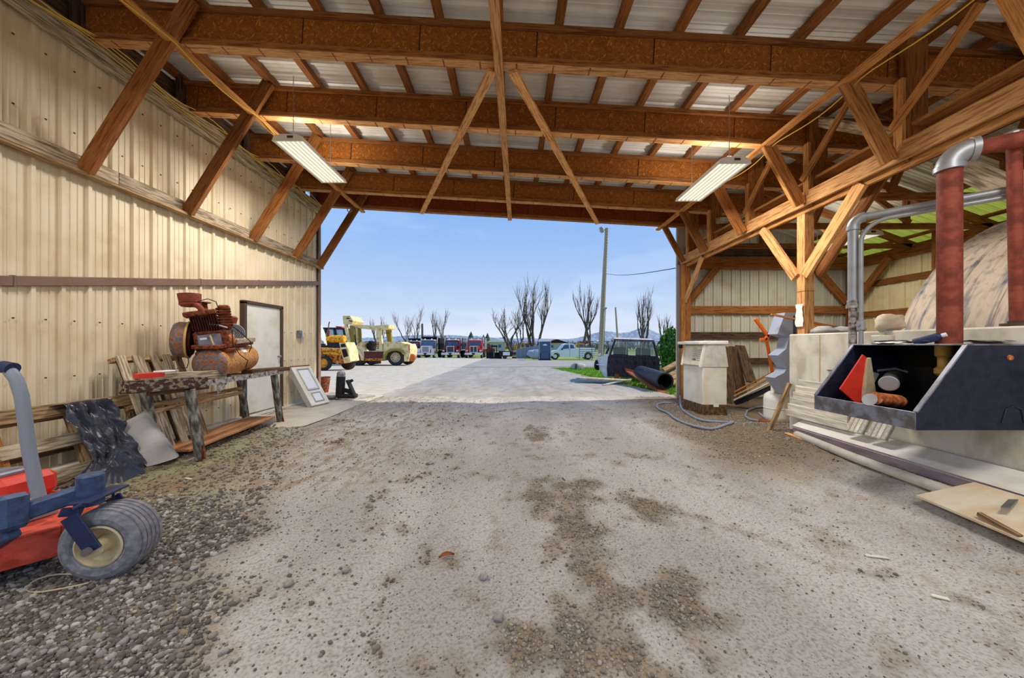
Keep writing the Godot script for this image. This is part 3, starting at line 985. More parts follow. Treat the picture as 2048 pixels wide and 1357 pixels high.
func right_barn() -> void:
	var wf := struct("wall_far", "grey ribbed end wall of the barn bay on the right")
	var panel := ribbed(0.9144, 4.7).mesh()
	var x := GX - 0.05
	while x < EX:
		part("siding_panel", panel, M.siding_grey, wf, Transform3D(Basis(Vector3(1, 0, 0), Vector3.UP, Vector3(0, 0, 1)), Vector3(x, 0.05, -8.78)))
		x += 0.9144
	part("backing", mb().box(Vector3(EX - GX + 0.1, 4.8, 0.05), T((EX + GX) / 2, 2.4, -8.84)), M.siding_grey, wf)
	for q in [[0.865, 0.19], [0.235, 0.16], [-0.4, 0.14]]:
		timber("girt", Vector3(GX + 0.16, EYE + q[0], -8.7), Vector3(EX, EYE + q[0], -8.7), q[1], 0.05, "sooty" if q[0] < 0.5 else "dark", wf)
	timber("end_beam", Vector3(GX + 0.1, EYE + 2.02, -8.66), Vector3(EX, EYE + 2.02, -8.66), 0.3, 0.06, "dark", wf)
	timber("end_beam_upper", Vector3(GX + 0.1, EYE + 2.32, -8.68), Vector3(EX - 0.6, EYE + 2.32, -8.68), 0.22, 0.05, "sooty", wf)
	for q in [5.2, 6.2, 7.2]:
		timber("stud", Vector3(q, EYE + 2.4, -8.7), Vector3(q, EYE + 3.2, -8.7), 0.09, 0.05, "dark", wf, Vector3.BACK)
	timber("corner_brace", Vector3(4.36, EYE + 1.05, -8.64), Vector3(5.06, EYE + 1.9, -8.64), 0.17, 0.05, "dark", wf)
	timber("corner_brace", Vector3(8.25, EYE + 1.05, -8.64), Vector3(7.45, EYE + 1.95, -8.64), 0.18, 0.05, "dark", wf)
	var wr := struct("wall_right", "cream panelled outer wall of the barn bay")
	panel = ribbed(0.9144, 3.4, 0.3048).mesh()
	var z := 8.75
	while z > 0.5:
		part("siding_panel", panel, M.siding_cream, wr, Transform3D(Basis(Vector3(0, 0, 1), Vector3.UP, Vector3(-1, 0, 0)), Vector3(EX + 0.1, 0.0, -z)))
		z -= 0.9144
	part("backing", mb().box(Vector3(0.05, 3.45, 8.4), T(EX + 0.16, 1.72, -4.6)), M.siding_cream, wr)
	for q in [1.42, 0.72, 0.1, -0.5]:
		timber("girt", Vector3(EX + 0.05, EYE + q, -8.7), Vector3(EX + 0.05, EYE + q, -0.6), 0.13, 0.05, "dark", wr)
	timber("eave_beam", Vector3(EX, EYE + 1.98, -8.7), Vector3(EX, EYE + 1.98, -0.6), 0.24, 0.06, "dark", wr)
	timber("wall_post", Vector3(EX - 0.05, 0, -6.8), Vector3(EX - 0.05, EYE + 2.6, -6.8), 0.14, 0.14, "dark", wr)
	timber("wall_post", Vector3(EX - 0.02, 0, -8.6), Vector3(EX - 0.02, EYE + 2.0, -8.6), 0.14, 0.14, "dark", wr)
	timber("corner_brace", Vector3(EX - 0.1, EYE + 1.05, -8.4), Vector3(EX - 0.1, EYE + 1.92, -7.65), 0.16, 0.05, "dark", wr)
	# roof of the bay with translucent green panels along the eave
	var ce := struct("ceiling_barn", "metal roof of the barn bay with green skylight panels")
	var sl := Vector3(1, -0.36, 0).normalized()
	var up := Vector3(-sl.y, sl.x, 0)
	var x0 := 5.2
	var cut := 7.35
	var end := 8.75
	var sheet := ribbed(0.9144, (cut - x0) / sl.x).mesh()
	var light := ribbed(0.9144, (end - cut) / sl.x, 0.15).mesh()
	z = 8.9
	while z > 0.4:
		part("roof_sheet", sheet, M.siding_grey, ce, Transform3D(Basis(Vector3(0, 0, 1), sl, -up), Vector3(x0, barn_roof(x0) + 0.17, -z)))
		part("skylight_panel", light, M.skylight, ce, Transform3D(Basis(Vector3(0, 0, 1), sl, -up), Vector3(cut, barn_roof(cut) + 0.165, -z)))
		z -= 0.9144
	for q in [5.5, 6.4, 7.3, 8.2]:
		timber("purlin", Vector3(q, barn_roof(q) + 0.12, -8.85), Vector3(q, barn_roof(q) + 0.12, -0.5), 0.05, 0.09, "dark", ce)
	part("gap_board", mb().box(Vector3(0.04, 0.9, 9.4), T(5.98, EYE + 3.3, -4.2)), M.siding_grey, ce)
	var zz := [3.64, 4.86, 6.08, 7.3]
	for k in 4:
		var t := thing("roof_truss", "%s wooden roof truss over the barn bay behind the tank" % ["nearest", "second", "third", "farthest"][k], "truss", Vector3.ZERO, 0, "barn roof trusses")
		var q: float = -zz[k]
		timber("bottom_chord", Vector3(4.5, EYE + 2.06, q), Vector3(8.4, EYE + 2.06, q), 0.1, 0.05, "dark", t)
		timber("rafter", Vector3(8.5, barn_roof(8.5) + 0.03, q), Vector3(4.5, barn_roof(4.5) + 0.03, q), 0.14, 0.05, "dark", t)
		timber("web", Vector3(6.85, EYE + 2.08, q), Vector3(6.85, barn_roof(6.85), q), 0.09, 0.05, "dark", t, Vector3.BACK)
		timber("web", Vector3(6.85, EYE + 2.1, q + 0.05), Vector3(5.6, barn_roof(5.6), q + 0.05), 0.09, 0.045, "dark", t)
		timber("web", Vector3(5.2, EYE + 2.1, q + 0.05), Vector3(5.6, barn_roof(5.6), q + 0.05), 0.09, 0.045, "dark", t)
	var pb := timber("slanting_timber", P(1880, 318, 3.75), P(2110, 415, 3.2), 0.19, 0.06, "grey")
	tag(pb, "broad pinkish timber slanting behind the red vent pipes", "timber")

const LAMP := 9.6
const ADDED_UP_SHARE := 0.17  # strength of the invented upward fill that brightens the roof
func lamp(called: String, label: String, at: Vector3, rot: float, energy: float) -> void:
	var t := thing(called, label, "lamp", at, rot, "fluorescent shed lamps")
	var prof := [Vector2(-0.22, 0.0), Vector2(-0.2, 0.05), Vector2(-0.1, 0.085), Vector2(0.1, 0.085), Vector2(0.2, 0.05), Vector2(0.22, 0.0), Vector2(0.205, 0.0), Vector2(0.19, 0.04), Vector2(0.09, 0.07), Vector2(-0.09, 0.07), Vector2(-0.19, 0.04), Vector2(-0.205, 0.0)]
	part("housing", mb().prism(prof, 1.22), M.light_white, t)
	for s in [-1, 1]:
		var e := part("end_cap", mb().prism([Vector2(-0.22, -0.004), Vector2(-0.2, 0.055), Vector2(-0.1, 0.09), Vector2(0.1, 0.09), Vector2(0.2, 0.055), Vector2(0.22, -0.004)], 0.02, T(0, 0, s * 0.615)), M.light_white, t)
		part("maker_plate", mb().box(Vector3(0.08, 0.03, 0.006), T(0.03, 0.05, s * 0.627)), M.dark_trim, e)
	for k in 7:
		part("reflector_fin", mb().prism([Vector2(-0.012, 0.0), Vector2(0.012, 0.0), Vector2(0.0, -0.03)], 1.2, T(-0.192 + 0.064 * k, 0.032, 0)), M.light_white, t)
	for k in 6:
		part("lamp_tube", mb().tube([Vector3(-0.16 + 0.064 * k, 0.012, -0.6), Vector3(-0.16 + 0.064 * k, 0.012, 0.6)], 0.013, 8), M.tube_on, t)
	for s in [-0.5, 0.5]:
		var top := roof_low(at.x) - at.y + 0.53
		part("chain", mb().tube([Vector3(-0.06, 0.07, s), Vector3(-0.03, 0.16, s), Vector3(0.03, 0.16, s), Vector3(0.06, 0.07, s)], 0.004, 5), M.steel, t)
		part("chain", mb().tube([Vector3(0, 0.15, s), Vector3(0, top, s)], 0.005, 5), M.steel, t)
	part("added_glow_slot", mb().box(Vector3(0.12, 0.012, 1.1), T(0, 0.088, 0)), M.tube_on, t)  # glowing slot added to brighten the roof, not seen on the lamps
	var u := AreaLight3D.new()
	u.name = "added_up_light"  # added fill light aimed up at the roof sheets
	u.area_size = Vector2(0.12, 1.1)
	u.light_color = Color(1.0, 0.98, 0.95)
	u.light_energy = energy * ADDED_UP_SHARE
	u.position.y = 0.1
	u.rotation_degrees.x = 90
	u.shadow_enabled = true
	u.area_range = 30.0
	t.add_child(u)
	var l := AreaLight3D.new()
	l.area_size = Vector2(0.4, 1.2)
	l.light_color = Color(1.0, 0.98, 0.95)
	l.light_energy = energy
	l.name = "area_light"
	l.position.y = -0.02
	l.rotation_degrees.x = -90
	l.shadow_enabled = true
	l.area_range = 30.0
	t.add_child(l)

func lamps() -> void:
	lamp("tube_lamp", "six-tube shed lamp hanging under the left-hand ceiling board", Vector3(-3.06, EYE + 2.79, -5.4), 0, LAMP)
	lamp("tube_lamp", "six-tube shed lamp hanging under the right-hand ceiling board", Vector3(2.98, EYE + 2.43, -5.3), 0, LAMP)
	lamp("tube_lamp", "white shed lamp seen edge-on in the barn bay beyond the knee brace", Vector3(6.45, EYE + 1.98, -6.9), 0, LAMP * 0.5)
	lamp("tube_lamp", "added fill lamp out of view, left row, first one", Vector3(-3.06, EYE + 2.79, -0.9), 0, LAMP * 0.7)  # lamps from here on are added out of view to light the interior
	lamp("tube_lamp", "added fill lamp out of view, right row, first one", Vector3(2.98, EYE + 2.43, -0.9), 0, LAMP * 0.7)
	lamp("tube_lamp", "added fill lamp out of view, left row, farthest one", Vector3(-3.06, EYE + 2.79, 2.6), 0, LAMP * 0.5)
	lamp("tube_lamp", "added fill lamp out of view, right row, farthest one", Vector3(2.98, EYE + 2.43, 2.6), 0, LAMP * 0.5)

# ------------------------------------------------------------------ along the tan wall
func pallet(label: String, at: Vector3, tilt: float, w: float, h: float, upright: bool, slats: Array, backs: Array) -> Node3D:
	var t := thing("pallet", label, "pallet", at, 0, "")
	t.basis = Basis.from_euler(Vector3(0, PI / 2, 0)) * Basis.from_euler(Vector3(deg_to_rad(tilt), 0, 0))
	var run := w if not upright else h
	for q in slats:                                     # [offset across, width]
		var a := Vector3(-w / 2, q[0], 0.055) if not upright else Vector3(q[0] - w / 2, 0.0, 0.055)
		var b := Vector3(w / 2, q[0], 0.055) if not upright else Vector3(q[0] - w / 2, h, 0.055)
		timber("slat", a, b, q[1] if not upright else 0.02, 0.02 if not upright else q[1], "pallet" if rng.randf() < 0.6 else "grey", t, Vector3.UP if not upright else Vector3.BACK)
	for q in backs:
		var a := Vector3(-w / 2, q[0], -0.055) if not upright else Vector3(q[0] - w / 2, 0.0, -0.055)
		var b := Vector3(w / 2, q[0], -0.055) if not upright else Vector3(q[0] - w / 2, h, -0.055)
		timber("back_slat", a, b, q[1] if not upright else 0.02, 0.02 if not upright else q[1], "sooty" if rng.randf() < 0.5 else "pallet", t, Vector3.UP if not upright else Vector3.BACK)
	for k in 3:
		var f := [0.03, 0.5, 0.97]
		var a := Vector3((f[k] - 0.5) * w, 0, 0) if not upright else Vector3(-w / 2, f[k] * h, 0)
		var b := Vector3((f[k] - 0.5) * w, h, 0) if not upright else Vector3(w / 2, f[k] * h, 0)
		timber("stringer", a, b, 0.04 if not upright else 0.05, 0.09, "dark" if k == 0 and not upright else "pallet", t, Vector3.RIGHT if not upright else Vector3.UP)
	return t

func left_side() -> void:
	pallet("low wooden pallet leaning on the tan wall behind the mower, black film over it", Vector3(-4.22, 0.07, -3.5), -20, 1.15, 0.74, false, [[0.67, 0.13], [0.36, 0.12], [0.06, 0.11]], [[0.65, 0.1], [0.32, 0.1]])
	pallet("tall pallet with upright slats leaning on the tan wall behind the bench", Vector3(-4.1, 0.06, -4.32), -20, 0.78, 1.22, true, [[0.06, 0.1], [0.24, 0.12], [0.43, 0.09], [0.58, 0.11], [0.73, 0.09]], [[0.15, 0.1], [0.5, 0.1]])
	# black plastic film draped over the low pallet, heap at its foot
	var b := mb()
	var rows := []
	for r in 40:
		var s := r / 39.0
		var row := PackedVector3Array()
		var p := Vector3(-4.52, 0.74, 0).lerp(Vector3(-4.3, 0.79, 0), clampf(s / 0.12, 0, 1))
		if s > 0.12:
			p = Vector3(-4.3, 0.79, 0).lerp(Vector3(-3.93, 0.09, 0), (s - 0.12) / 0.88)
		for q in 40:
			var u := q / 39.0
			var wv := sin(u * 21.0 + 3.0 * N1.get_noise_2d(u * 5.0, s * 1.2)) * 0.5 + N1.get_noise_2d(u * 6.0, s * 5.0)
			row.push_back(Vector3(p.x + 0.05 * wv + 0.06 * absf(u - 0.45), p.y + 0.012 * wv * (1.0 - s), -(3.33 + 0.36 * u + 0.05 * s * (u - 0.5) + 0.02 * N1.get_noise_2d(s * 4.0, u))))
		rows.push_back(row)
	b.surf(rows)
	tag(part("plastic_film", b, M.tarp), "wrinkled black plastic film hanging over the low pallet", "plastic sheet")
	b = mb()
	rows = []
	for r in 30:
		var row := PackedVector3Array()
		for q in 44:
			var an := TAU * q / 44.0
			var rad := r / 29.0
			var rr := rad * (0.28 + 0.07 * N1.get_noise_2d(cos(an) * 2.0, sin(an) * 2.0))
			var x := -3.95 + cos(an) * rr * 0.62
			var z := 3.45 + sin(an) * rr * 1.05
			var hgt := 0.03 + (1.0 - rad * rad) * (0.17 + 0.16 * absf(N1.get_noise_2d(x * 4.5, z * 4.5)) + 0.06 * absf(N2.get_noise_2d(x * 2.0, z * 2.0)))
			row.push_back(Vector3(x, hgt - 0.02 + 0.03 * (1.0 - rad), -z))
		rows.push_back(row)
	b.surf(rows, true)
	tag(part("film_heap", b, M.tarp), "crumpled heap of black plastic film on the ground at the pallet's foot", "plastic sheet")
	b = mb()
	rows = []
	for r in 24:
		var s := r / 23.0
		var row := PackedVector3Array()
		for q in 20:
			var u := q / 19.0
			row.push_back(Vector3(-4.2 + 0.32 * (1.0 - s) + 0.12 * sin(u * PI) - 0.03 * s + 0.006 * sin(s * 60.0 + u * 6.0), 0.05 + s * (0.42 + 0.16 * u) + 0.03 * sin(u * 3.0), -(3.72 + 0.36 * u - 0.05 * s)))
		rows.push_back(row)
	b.surf(rows, false, true)
	tag(part("plastic_sheet", b, M.tarp_grey), "grey weathered bowed sheet leaning between the black film and the tall pallet", "sheet")
	# work bench on splayed legs
	var t := thing("workbench", "old plank-and-angle-iron workbench on splayed legs under the compressor", "workbench", Vector3(-3.95, 0, -4.9))
	var o := Vector3(-3.95, 0, -4.9)
	var L := func(x: float, y: float, z: float) -> Vector3: return Vector3(x, y, -z) - o
	var fp := timber("front_timber", L.call(-3.68, 0.945, 3.32), L.call(-3.7, 0.905, 4.2), 0.125, 0.1, "sooty", t)
	fp.material_override = M.peeling
	tag(fp, "thick dark timber with peeling paint", "")
	timber("top_timber", L.call(-3.92, 0.985, 3.75), L.call(-3.92, 0.96, 4.74), 0.1, 0.12, "grey", t)
	timber("end_timber", L.call(-3.98, 0.945, 5.25), L.call(-3.86, 0.945, 5.95), 0.06, 0.2, "sooty", t)
	for x in [-4.12, -4.3]:
		timber("top_plank", L.call(x, 0.885, 3.95), L.call(x - 0.06, 0.885, 5.85), 0.05, 0.17, "grey", t)
	part("angle_iron", mb().beam(L.call(-3.7, 0.885, 4.15), L.call(-3.82, 0.905, 5.85), 0.07, 0.012).beam(L.call(-3.725, 0.855, 4.15), L.call(-3.845, 0.875, 5.85), 0.01, 0.06), M.rust_grey, t)
	timber("under_rail", L.call(-3.74, 0.845, 3.6), L.call(-3.74, 0.835, 4.3), 0.05, 0.05, "sooty", t)
	for q in [4.35, 5.0, 5.45]:
		part("bolt_hole", mb().lathe([[0.0, 0.0], [0.012, 0.0], [0.0, 0.004]], Transform3D(Basis(Vector3(0, 1, 0), Vector3(1, 0, 0), Vector3(0, 0, 1)), L.call(-3.69 - (q - 4.15) * 0.07, 0.89, q)), 8), M.black, t)
	var legs := [[-3.68, 0.84, 4.0, -3.6, 0.02, 4.05], [-3.86, 0.86, 5.68, -3.82, 0.03, 5.78], [-4.22, 0.86, 4.02, -4.2, 0.06, 4.12], [-4.32, 0.86, 5.55, -4.34, 0.1, 5.72]]
	for k in 4:
		var q: Array = legs[k]
		var lg := timber("leg", L.call(q[0], q[1], q[2]), L.call(q[3], q[4], q[5]), 0.075, 0.075, "sooty", t)
		lg.material_override = M.old_green
		if k < 2:
			part("foot", mb().beam(L.call(q[3], q[4] + 0.16, q[5]), L.call(q[3] + 0.05, 0.03, q[5] - 0.02), 0.09, 0.012), M.rust, t)
	for y in [0.66, 0.59]:
		timber("stretcher", L.call(-4.2, y - 0.02, 4.06), L.call(-4.31, y, 5.64), 0.055, 0.03, "pallet", t)
	timber("shelf", L.call(-3.95, 0.12, 4.05), L.call(-4.08, 0.17, 5.7), 0.03, 0.42, "shelf", t)
	part("bracket", mb().prism([Vector2(0, 0), Vector2(0.16, 0), Vector2(0, -0.14)], 0.01, Transform3D(Basis.from_euler(Vector3(0, PI / 2, 0)), L.call(-3.72, 0.86, 4.42))), M.rust_grey, t)
	# things on the bench
	var tool := thing("tool_case", "flat red and white plastic tool case lying on the bench's near end", "tool case", Vector3(-3.78, 1.008, -3.68))
	part("body", mb().prism([Vector2(-0.2, -0.05), Vector2(0.05, -0.08), Vector2(0.13, 0.0), Vector2(0.03, 0.07), Vector2(-0.14, 0.06)], 0.05, T(0, 0.025, 0, -90, 95, 0)), M.red, tool)
	part("lid", mb().box(Vector3(0.1, 0.02, 0.16), T(0.03, 0.055, -0.1), 0.006), M.white_paint, tool)
	# light switch box
	var sb := thing("switch_box", "small weatherproof switch box on the tan wall right of the white door", "switch", Vector3(WX + 0.02, 1.5, -7.6))
	part("box", mb().box(Vector3(0.07, 0.16, 0.11), T(0.035, 0.08, 0), 0.01), M.grey_steel, sb)
	part("flap", mb().box(Vector3(0.015, 0.14, 0.1), T(0.06, 0.09, -0.1, 0, 25, 0), 0.004), M.door_white, sb)
	# leaning cabinet door
	var cd := thing("cabinet_panel", "white panelled cabinet front leaning on the wall beside the open end", "panel", Vector3(-4.0, 0.1, -7.3))
	cd.basis = Basis.from_euler(Vector3(0, deg_to_rad(78), 0)) * Basis.from_euler(Vector3(deg_to_rad(-33), 0, 0))
	part("panel", mb().box(Vector3(0.5, 0.92, 0.07), T(0, 0.46, 0), 0.006), M.door_white, cd)
	part("shaded_edge", mb().box(Vector3(0.014, 0.92, 0.1), T(-0.257, 0.46, -0.02)), M.tarp_grey, cd)  # grey here paints the shade on the camera-facing edge
	part("wooden_top", mb().box(Vector3(0.5, 0.03, 0.06), T(0, 0.935, 0)), M.board_brown, cd)
	for q in [[0.0, 0.6, 0.3, 0.5], [0.0, 0.17, 0.24, 0.2]]:
		var fr := mb()
		for s in [-1, 1]:
			fr.box(Vector3(0.022, q[3], 0.014), T(q[0] + s * q[2] / 2, q[1], 0.041), 0.004)
			fr.box(Vector3(q[2] + 0.022, 0.022, 0.014), T(q[0], q[1] + s * q[3] / 2, 0.041), 0.004)
		part("moulding", fr, M.galv, cd)
		part("inset", mb().box(Vector3(q[2] * 0.8, q[3] * 0.88, 0.01), T(q[0], q[1], 0.038), 0.004), M.white_paint, cd)
	# outside the corner: rusty bucket, black jack
	var bk := thing("bucket", "rusty brown metal bucket just outside the corner of the tan wall", "bucket", Vector3(-5.0, 0.085, -9.3))
	part("pail", mb().lathe([[0.0, 0.01], [0.11, 0.0], [0.16, 0.4], [0.168, 0.41], [0.155, 0.41], [0.105, 0.03], [0.0, 0.03]], T(), 20), M.rust, bk)
	part("handle", mb().tube([Vector3(-0.16, 0.38, 0), Vector3(-0.12, 0.24, 0.13), Vector3(0, 0.18, 0.18), Vector3(0.12, 0.24, 0.13), Vector3(0.16, 0.38, 0)], 0.006, 5), M.steel, bk)
	var jk := thing("trailer_jack", "black two-legged machinery jack standing on the slab outside", "jack", Vector3(-4.05, 0.085, -8.3))
	part("cylinder", mb().lathe([[0.0, 0.0], [0.1, 0.0], [0.1, 0.48], [0.08, 0.5], [0.0, 0.5]], T(-0.03, 0.03, 0, 0, 0, -3), 18), M.black, jk)
	part("cap", mb().lathe([[0.0, 0.48], [0.095, 0.48], [0.095, 0.56], [0.07, 0.6], [0.0, 0.61]], T(-0.03, 0.03, 0, 0, 0, -3), 14), M.grey_steel, jk)
	part("side_leg", mb().beam(Vector3(0.16, 0.43, 0.02), Vector3(0.36, 0.02, 0.05), 0.05, 0.12, 0.01), M.black, jk)
	part("knob", mb().lathe([[0.0, 0.0], [0.035, 0.0], [0.035, 0.06], [0.0, 0.07]], T(0.24, 0.4, 0.05, 0, 0, -60), 10), M.black, jk)
	part("base_plate", mb().box(Vector3(0.42, 0.1, 0.2), T(0.16, 0.05, 0.02), 0.02), M.black, jk)
	part("strut", mb().beam(Vector3(0.02, 0.2, 0), Vector3(0.3, 0.14, 0.02), 0.1, 0.06, 0.01), M.black, jk)
	part("slab_foot", mb().box(Vector3(0.3, 0.06, 0.2), T(-0.25, 0.03, 0, 0, 10, 0), 0.02), M.grey_steel, jk)

# ------------------------------------------------------------------ the old air compressor
func compressor() -> void:
	var base := Vector3(-4.05, 0.91, -4.95)
	var t := thing("air_compressor", "rusty old air compressor with belt drum standing on the bench", "compressor", base)
	var L := func(p: Vector3) -> Vector3: return p - base
	var a: Vector3 = L.call(P(420, 731, 4.62))
	var e: Vector3 = L.call(P(488, 717, 5.5))
	var ax := (e - a).normalized()
	var lift := 0.015
	a.y += lift
	e.y += lift
	var bx := Basis(ax.cross(Vector3.UP).normalized(), ax, Vector3.ZERO)
	bx.z = bx.x.cross(bx.y)
	var xf := Transform3D(bx, a)
	var len := a.distance_to(e)
	var R := 0.2
	part("tank", mb().lathe([[R, 0.0], [R + 0.004, 0.02], [R, 0.04], [R, len - 0.04], [R + 0.004, len - 0.02], [R, len]], xf, 28), M.tank_rust, t)
	var dome := [[0.0, -0.085]]
	for k in range(1, 9):
		dome.push_back([R * sin(PI / 2 * k / 8.0), -0.085 * cos(PI / 2 * k / 8.0)])
	part("tank_end", mb().lathe(dome, xf, 28, true), M.tank_paint, t)
	var d2 := []
	for q in dome: d2.push_front([q[0], len - q[1]])
	part("tank_end", mb().lathe(d2, xf, 28, true), M.tank_rust, t)
	for s in [0.18, 0.82]:
		for side in [-1, 1]:
			part("foot", mb().prism([Vector2(-0.1, 0), Vector2(0.1, 0), Vector2(0.0, 0.1)], 0.05, Transform3D(Basis(ax, Vector3.UP, ax.cross(Vector3.UP)), a + ax * len * s + Vector3(0, -R - 0.015, 0) - bx.x * side * 0.1)), M.black, t)
	part("weld_patch", mb().box(Vector3(0.11, 0.004, 0.09), Transform3D(Basis(bx.y, Vector3(0.75, 0.66, 0.1).normalized(), bx.y.cross(Vector3(0.75, 0.66, 0.1).normalized())), a + ax * 0.62 + Vector3(0.15, 0.136, 0.02))), M.white_paint, t)
	# base frame over the tank
	var f := a + Vector3(0, R + 0.03, 0)
	part("saddle", mb().beam(f - ax * 0.12 + Vector3(0, 0.0, 0), f + ax * (len - 0.05), 0.05, 0.3, 0.01), M.rust, t)
	part("plank_seat", mb().beam(f + ax * 0.32 + Vector3(0.1, 0.05, 0), f + ax * (len - 0.02) + Vector3(0.1, 0.05, 0), 0.07, 0.16, 0.008), M.grey1, t)
	# crankcase, cylinders with fins; local frame turned to face the picture
	var q := Basis(Vector3.UP, deg_to_rad(38.0)) * Basis(Vector3.BACK, deg_to_rad(8.0))
	var c := Transform3D(q, L.call(P(425, 682, 4.75)))
	var crank := part("crankcase", mb().box(Vector3(0.36, 0.27, 0.26), c, 0.025), M.rust, t)
	part("cover_plate", mb().box(Vector3(0.24, 0.17, 0.02), c * T(-0.02, 0.0, 0.135), 0.02), M.grey_steel, crank)
	part("name_plate", mb().box(Vector3(0.07, 0.025, 0.006), c * T(-0.08, 0.035, 0.148)), M.white_paint, crank)
	part("dipstick_tube", mb().tube([c * Vector3(-0.01, 0.07, 0.15), c * Vector3(0.0, 0.0, 0.155), c * Vector3(0.01, -0.06, 0.15)], 0.012, 6), M.rim_cream, crank)
	part("sump", mb().box(Vector3(0.42, 0.05, 0.3), c * T(0.02, -0.15, 0), 0.01), M.rust, t)
	part("dark_base", mb().box(Vector3(0.3, 0.03, 0.02), c * T(-0.02, -0.11, 0.14)), M.black, t)
	var cy := part("cylinder", mb().lathe([[0.0, 0.0], [0.1, 0.0], [0.1, 0.24], [0.0, 0.24]], c * T(-0.04, 0.12, 0, 0, 0, 6), 16), M.rust, t)
	part("fin_core", mb().box(Vector3(0.28, 0.19, 0.2), c * T(-0.04, 0.24, 0.0, 0, 0, 4), 0.01), M.rust_dark, cy)
	for k in 11:
		part("cooling_fin", mb().box(Vector3(0.012, 0.2, 0.26), c * T(-0.17 + 0.026 * k, 0.24, 0.0, 0, 0, 4), 0.002), M.rust_dark, cy)
	part("head", mb().box(Vector3(0.34, 0.07, 0.25), c * T(-0.07, 0.375, 0, 0, 0, 4), 0.015), M.rust, t)
	var c2 := part("second_cylinder", mb().box(Vector3(0.13, 0.34, 0.22), c * T(0.17, 0.3, -0.05, 0, 0, -4), 0.02), M.rust, t)
	for k in 8:
		part("cooling_fin", mb().box(Vector3(0.16, 0.012, 0.25), c * T(0.17, 0.17 + 0.036 * k, -0.05, 0, 0, -4), 0.002), M.rust, c2)
	part("intake_elbow", mb().tube([c * Vector3(-0.03, 0.36, 0.1), c * Vector3(-0.06, 0.45, 0.09), c * Vector3(-0.11, 0.5, 0.05)], 0.035, 10), M.rust_pipe, t)
	var ac := L.call(P(381, 615, 4.62)) as Vector3
	part("air_filter", mb().lathe([[0.0, 0.0], [0.09, 0.01], [0.115, 0.035], [0.115, 0.05], [0.1, 0.055], [0.112, 0.06], [0.122, 0.16], [0.122, 0.175], [0.0, 0.18]], Transform3D(Basis.from_euler(Vector3(0, 0, 0.08)), ac), 22), M.rust_pipe, t)
	part("filler_neck", mb().lathe([[0.0, 0.0], [0.04, 0.0], [0.032, 0.05], [0.032, 0.08], [0.07, 0.085], [0.07, 0.1], [0.0, 0.105]], Transform3D(Basis.IDENTITY, L.call(P(409, 619, 4.85))), 12), M.rust, t)
	# flywheel in its drum guard at the left
	var g: Vector3 = L.call(P(366, 680, 4.62))
	var axd := Vector3(0.82, -0.04, -0.5).normalized()
	var gb := Basis(axd.cross(Vector3.UP).normalized(), axd, Vector3.ZERO)
	gb.z = gb.x.cross(gb.y)
	var gx := Transform3D(gb, g - axd * 0.1)
	var dr := part("drum_guard", mb().lathe([[0.0, 0.0], [0.16, 0.0], [0.215, 0.02], [0.235, 0.06], [0.235, 0.16], [0.24, 0.17], [0.225, 0.17], [0.22, 0.08], [0.0, 0.07]], gx, 30), M.tank_paint, t)
	part("rim_band", mb().lathe([[0.236, 0.15], [0.246, 0.152], [0.246, 0.172], [0.236, 0.174]], gx, 30), M.old_brass, dr)
	part("flywheel", mb().lathe([[0.0, 0.1], [0.17, 0.1], [0.2, 0.12], [0.2, 0.2], [0.17, 0.2], [0.06, 0.22], [0.0, 0.22]], gx, 24), M.rust_dark, t)
	# pump gears and electric motor on the right
	part("gear_housing", mb().lathe([[0.0, 0.0], [0.1, 0.0], [0.115, 0.03], [0.115, 0.1], [0.06, 0.14], [0.0, 0.15]], Transform3D(Basis.from_euler(Vector3(deg_to_rad(80), deg_to_rad(50), 0)), L.call(P(447, 683, 4.85))), 14), M.rust_orange, t)
	part("valve_cluster", mb().box(Vector3(0.1, 0.16, 0.1), T(0, 0, 0, 10, 30, 8) .translated(L.call(P(442, 660, 4.95))), 0.02).box(Vector3(0.07, 0.07, 0.13), T(0, 0, 0, 20, 10, 30).translated(L.call(P(452, 676, 4.8))), 0.015), M.rust_orange, t)
	var mo := Transform3D(Basis.from_euler(Vector3(deg_to_rad(90), deg_to_rad(42), 0)), L.call(P(466, 667, 5.15)))
	var mot := part("motor", mb().lathe([[0.0, -0.22], [0.11, -0.22], [0.14, -0.16], [0.14, 0.06], [0.13, 0.09], [0.0, 0.09]], mo, 22), M.galv, t)
	for k in 5:
		part("fan_ring", mb().lathe([[0.022 + 0.023 * k, 0.088], [0.034 + 0.023 * k, 0.098], [0.038 + 0.023 * k, 0.088]], mo, 24), M.steel, mot)
	part("motor_box", mb().box(Vector3(0.16, 0.12, 0.14), T(0, 0, 0, 0, 40, -12).translated(L.call(P(461, 640, 5.2))), 0.02), M.rust_pipe, t)
	# tubes and wires
	part("air_pipe", mb().tube([L.call(P(404, 615, 4.7)), L.call(P(417, 634, 4.68)), L.call(P(420, 650, 4.66)), L.call(P(432, 650, 4.7)), L.call(P(455, 656, 4.75))], 0.012, 6), M.galv, t)
	part("air_pipe", mb().tube([L.call(P(437, 625, 4.85)), L.call(P(450, 628, 4.85)), L.call(P(456, 645, 4.85)), L.call(P(464, 652, 4.9))], 0.014, 6), M.black, t)
	part("wire", mb().tube([L.call(P(396, 603, 4.6)), L.call(P(415, 598, 4.75)), L.call(P(432, 604, 4.85)), L.call(P(436, 615, 4.9)), L.call(P(430, 624, 4.9))], 0.006, 5), M.black, t)
	part("wire", mb().tube([L.call(P(462, 650, 4.85)), L.call(P(484, 668, 4.95)), L.call(P(500, 683, 5.05)), L.call(P(503, 694, 5.1)), L.call(P(498, 705, 5.15))], 0.006, 5), M.black, t)
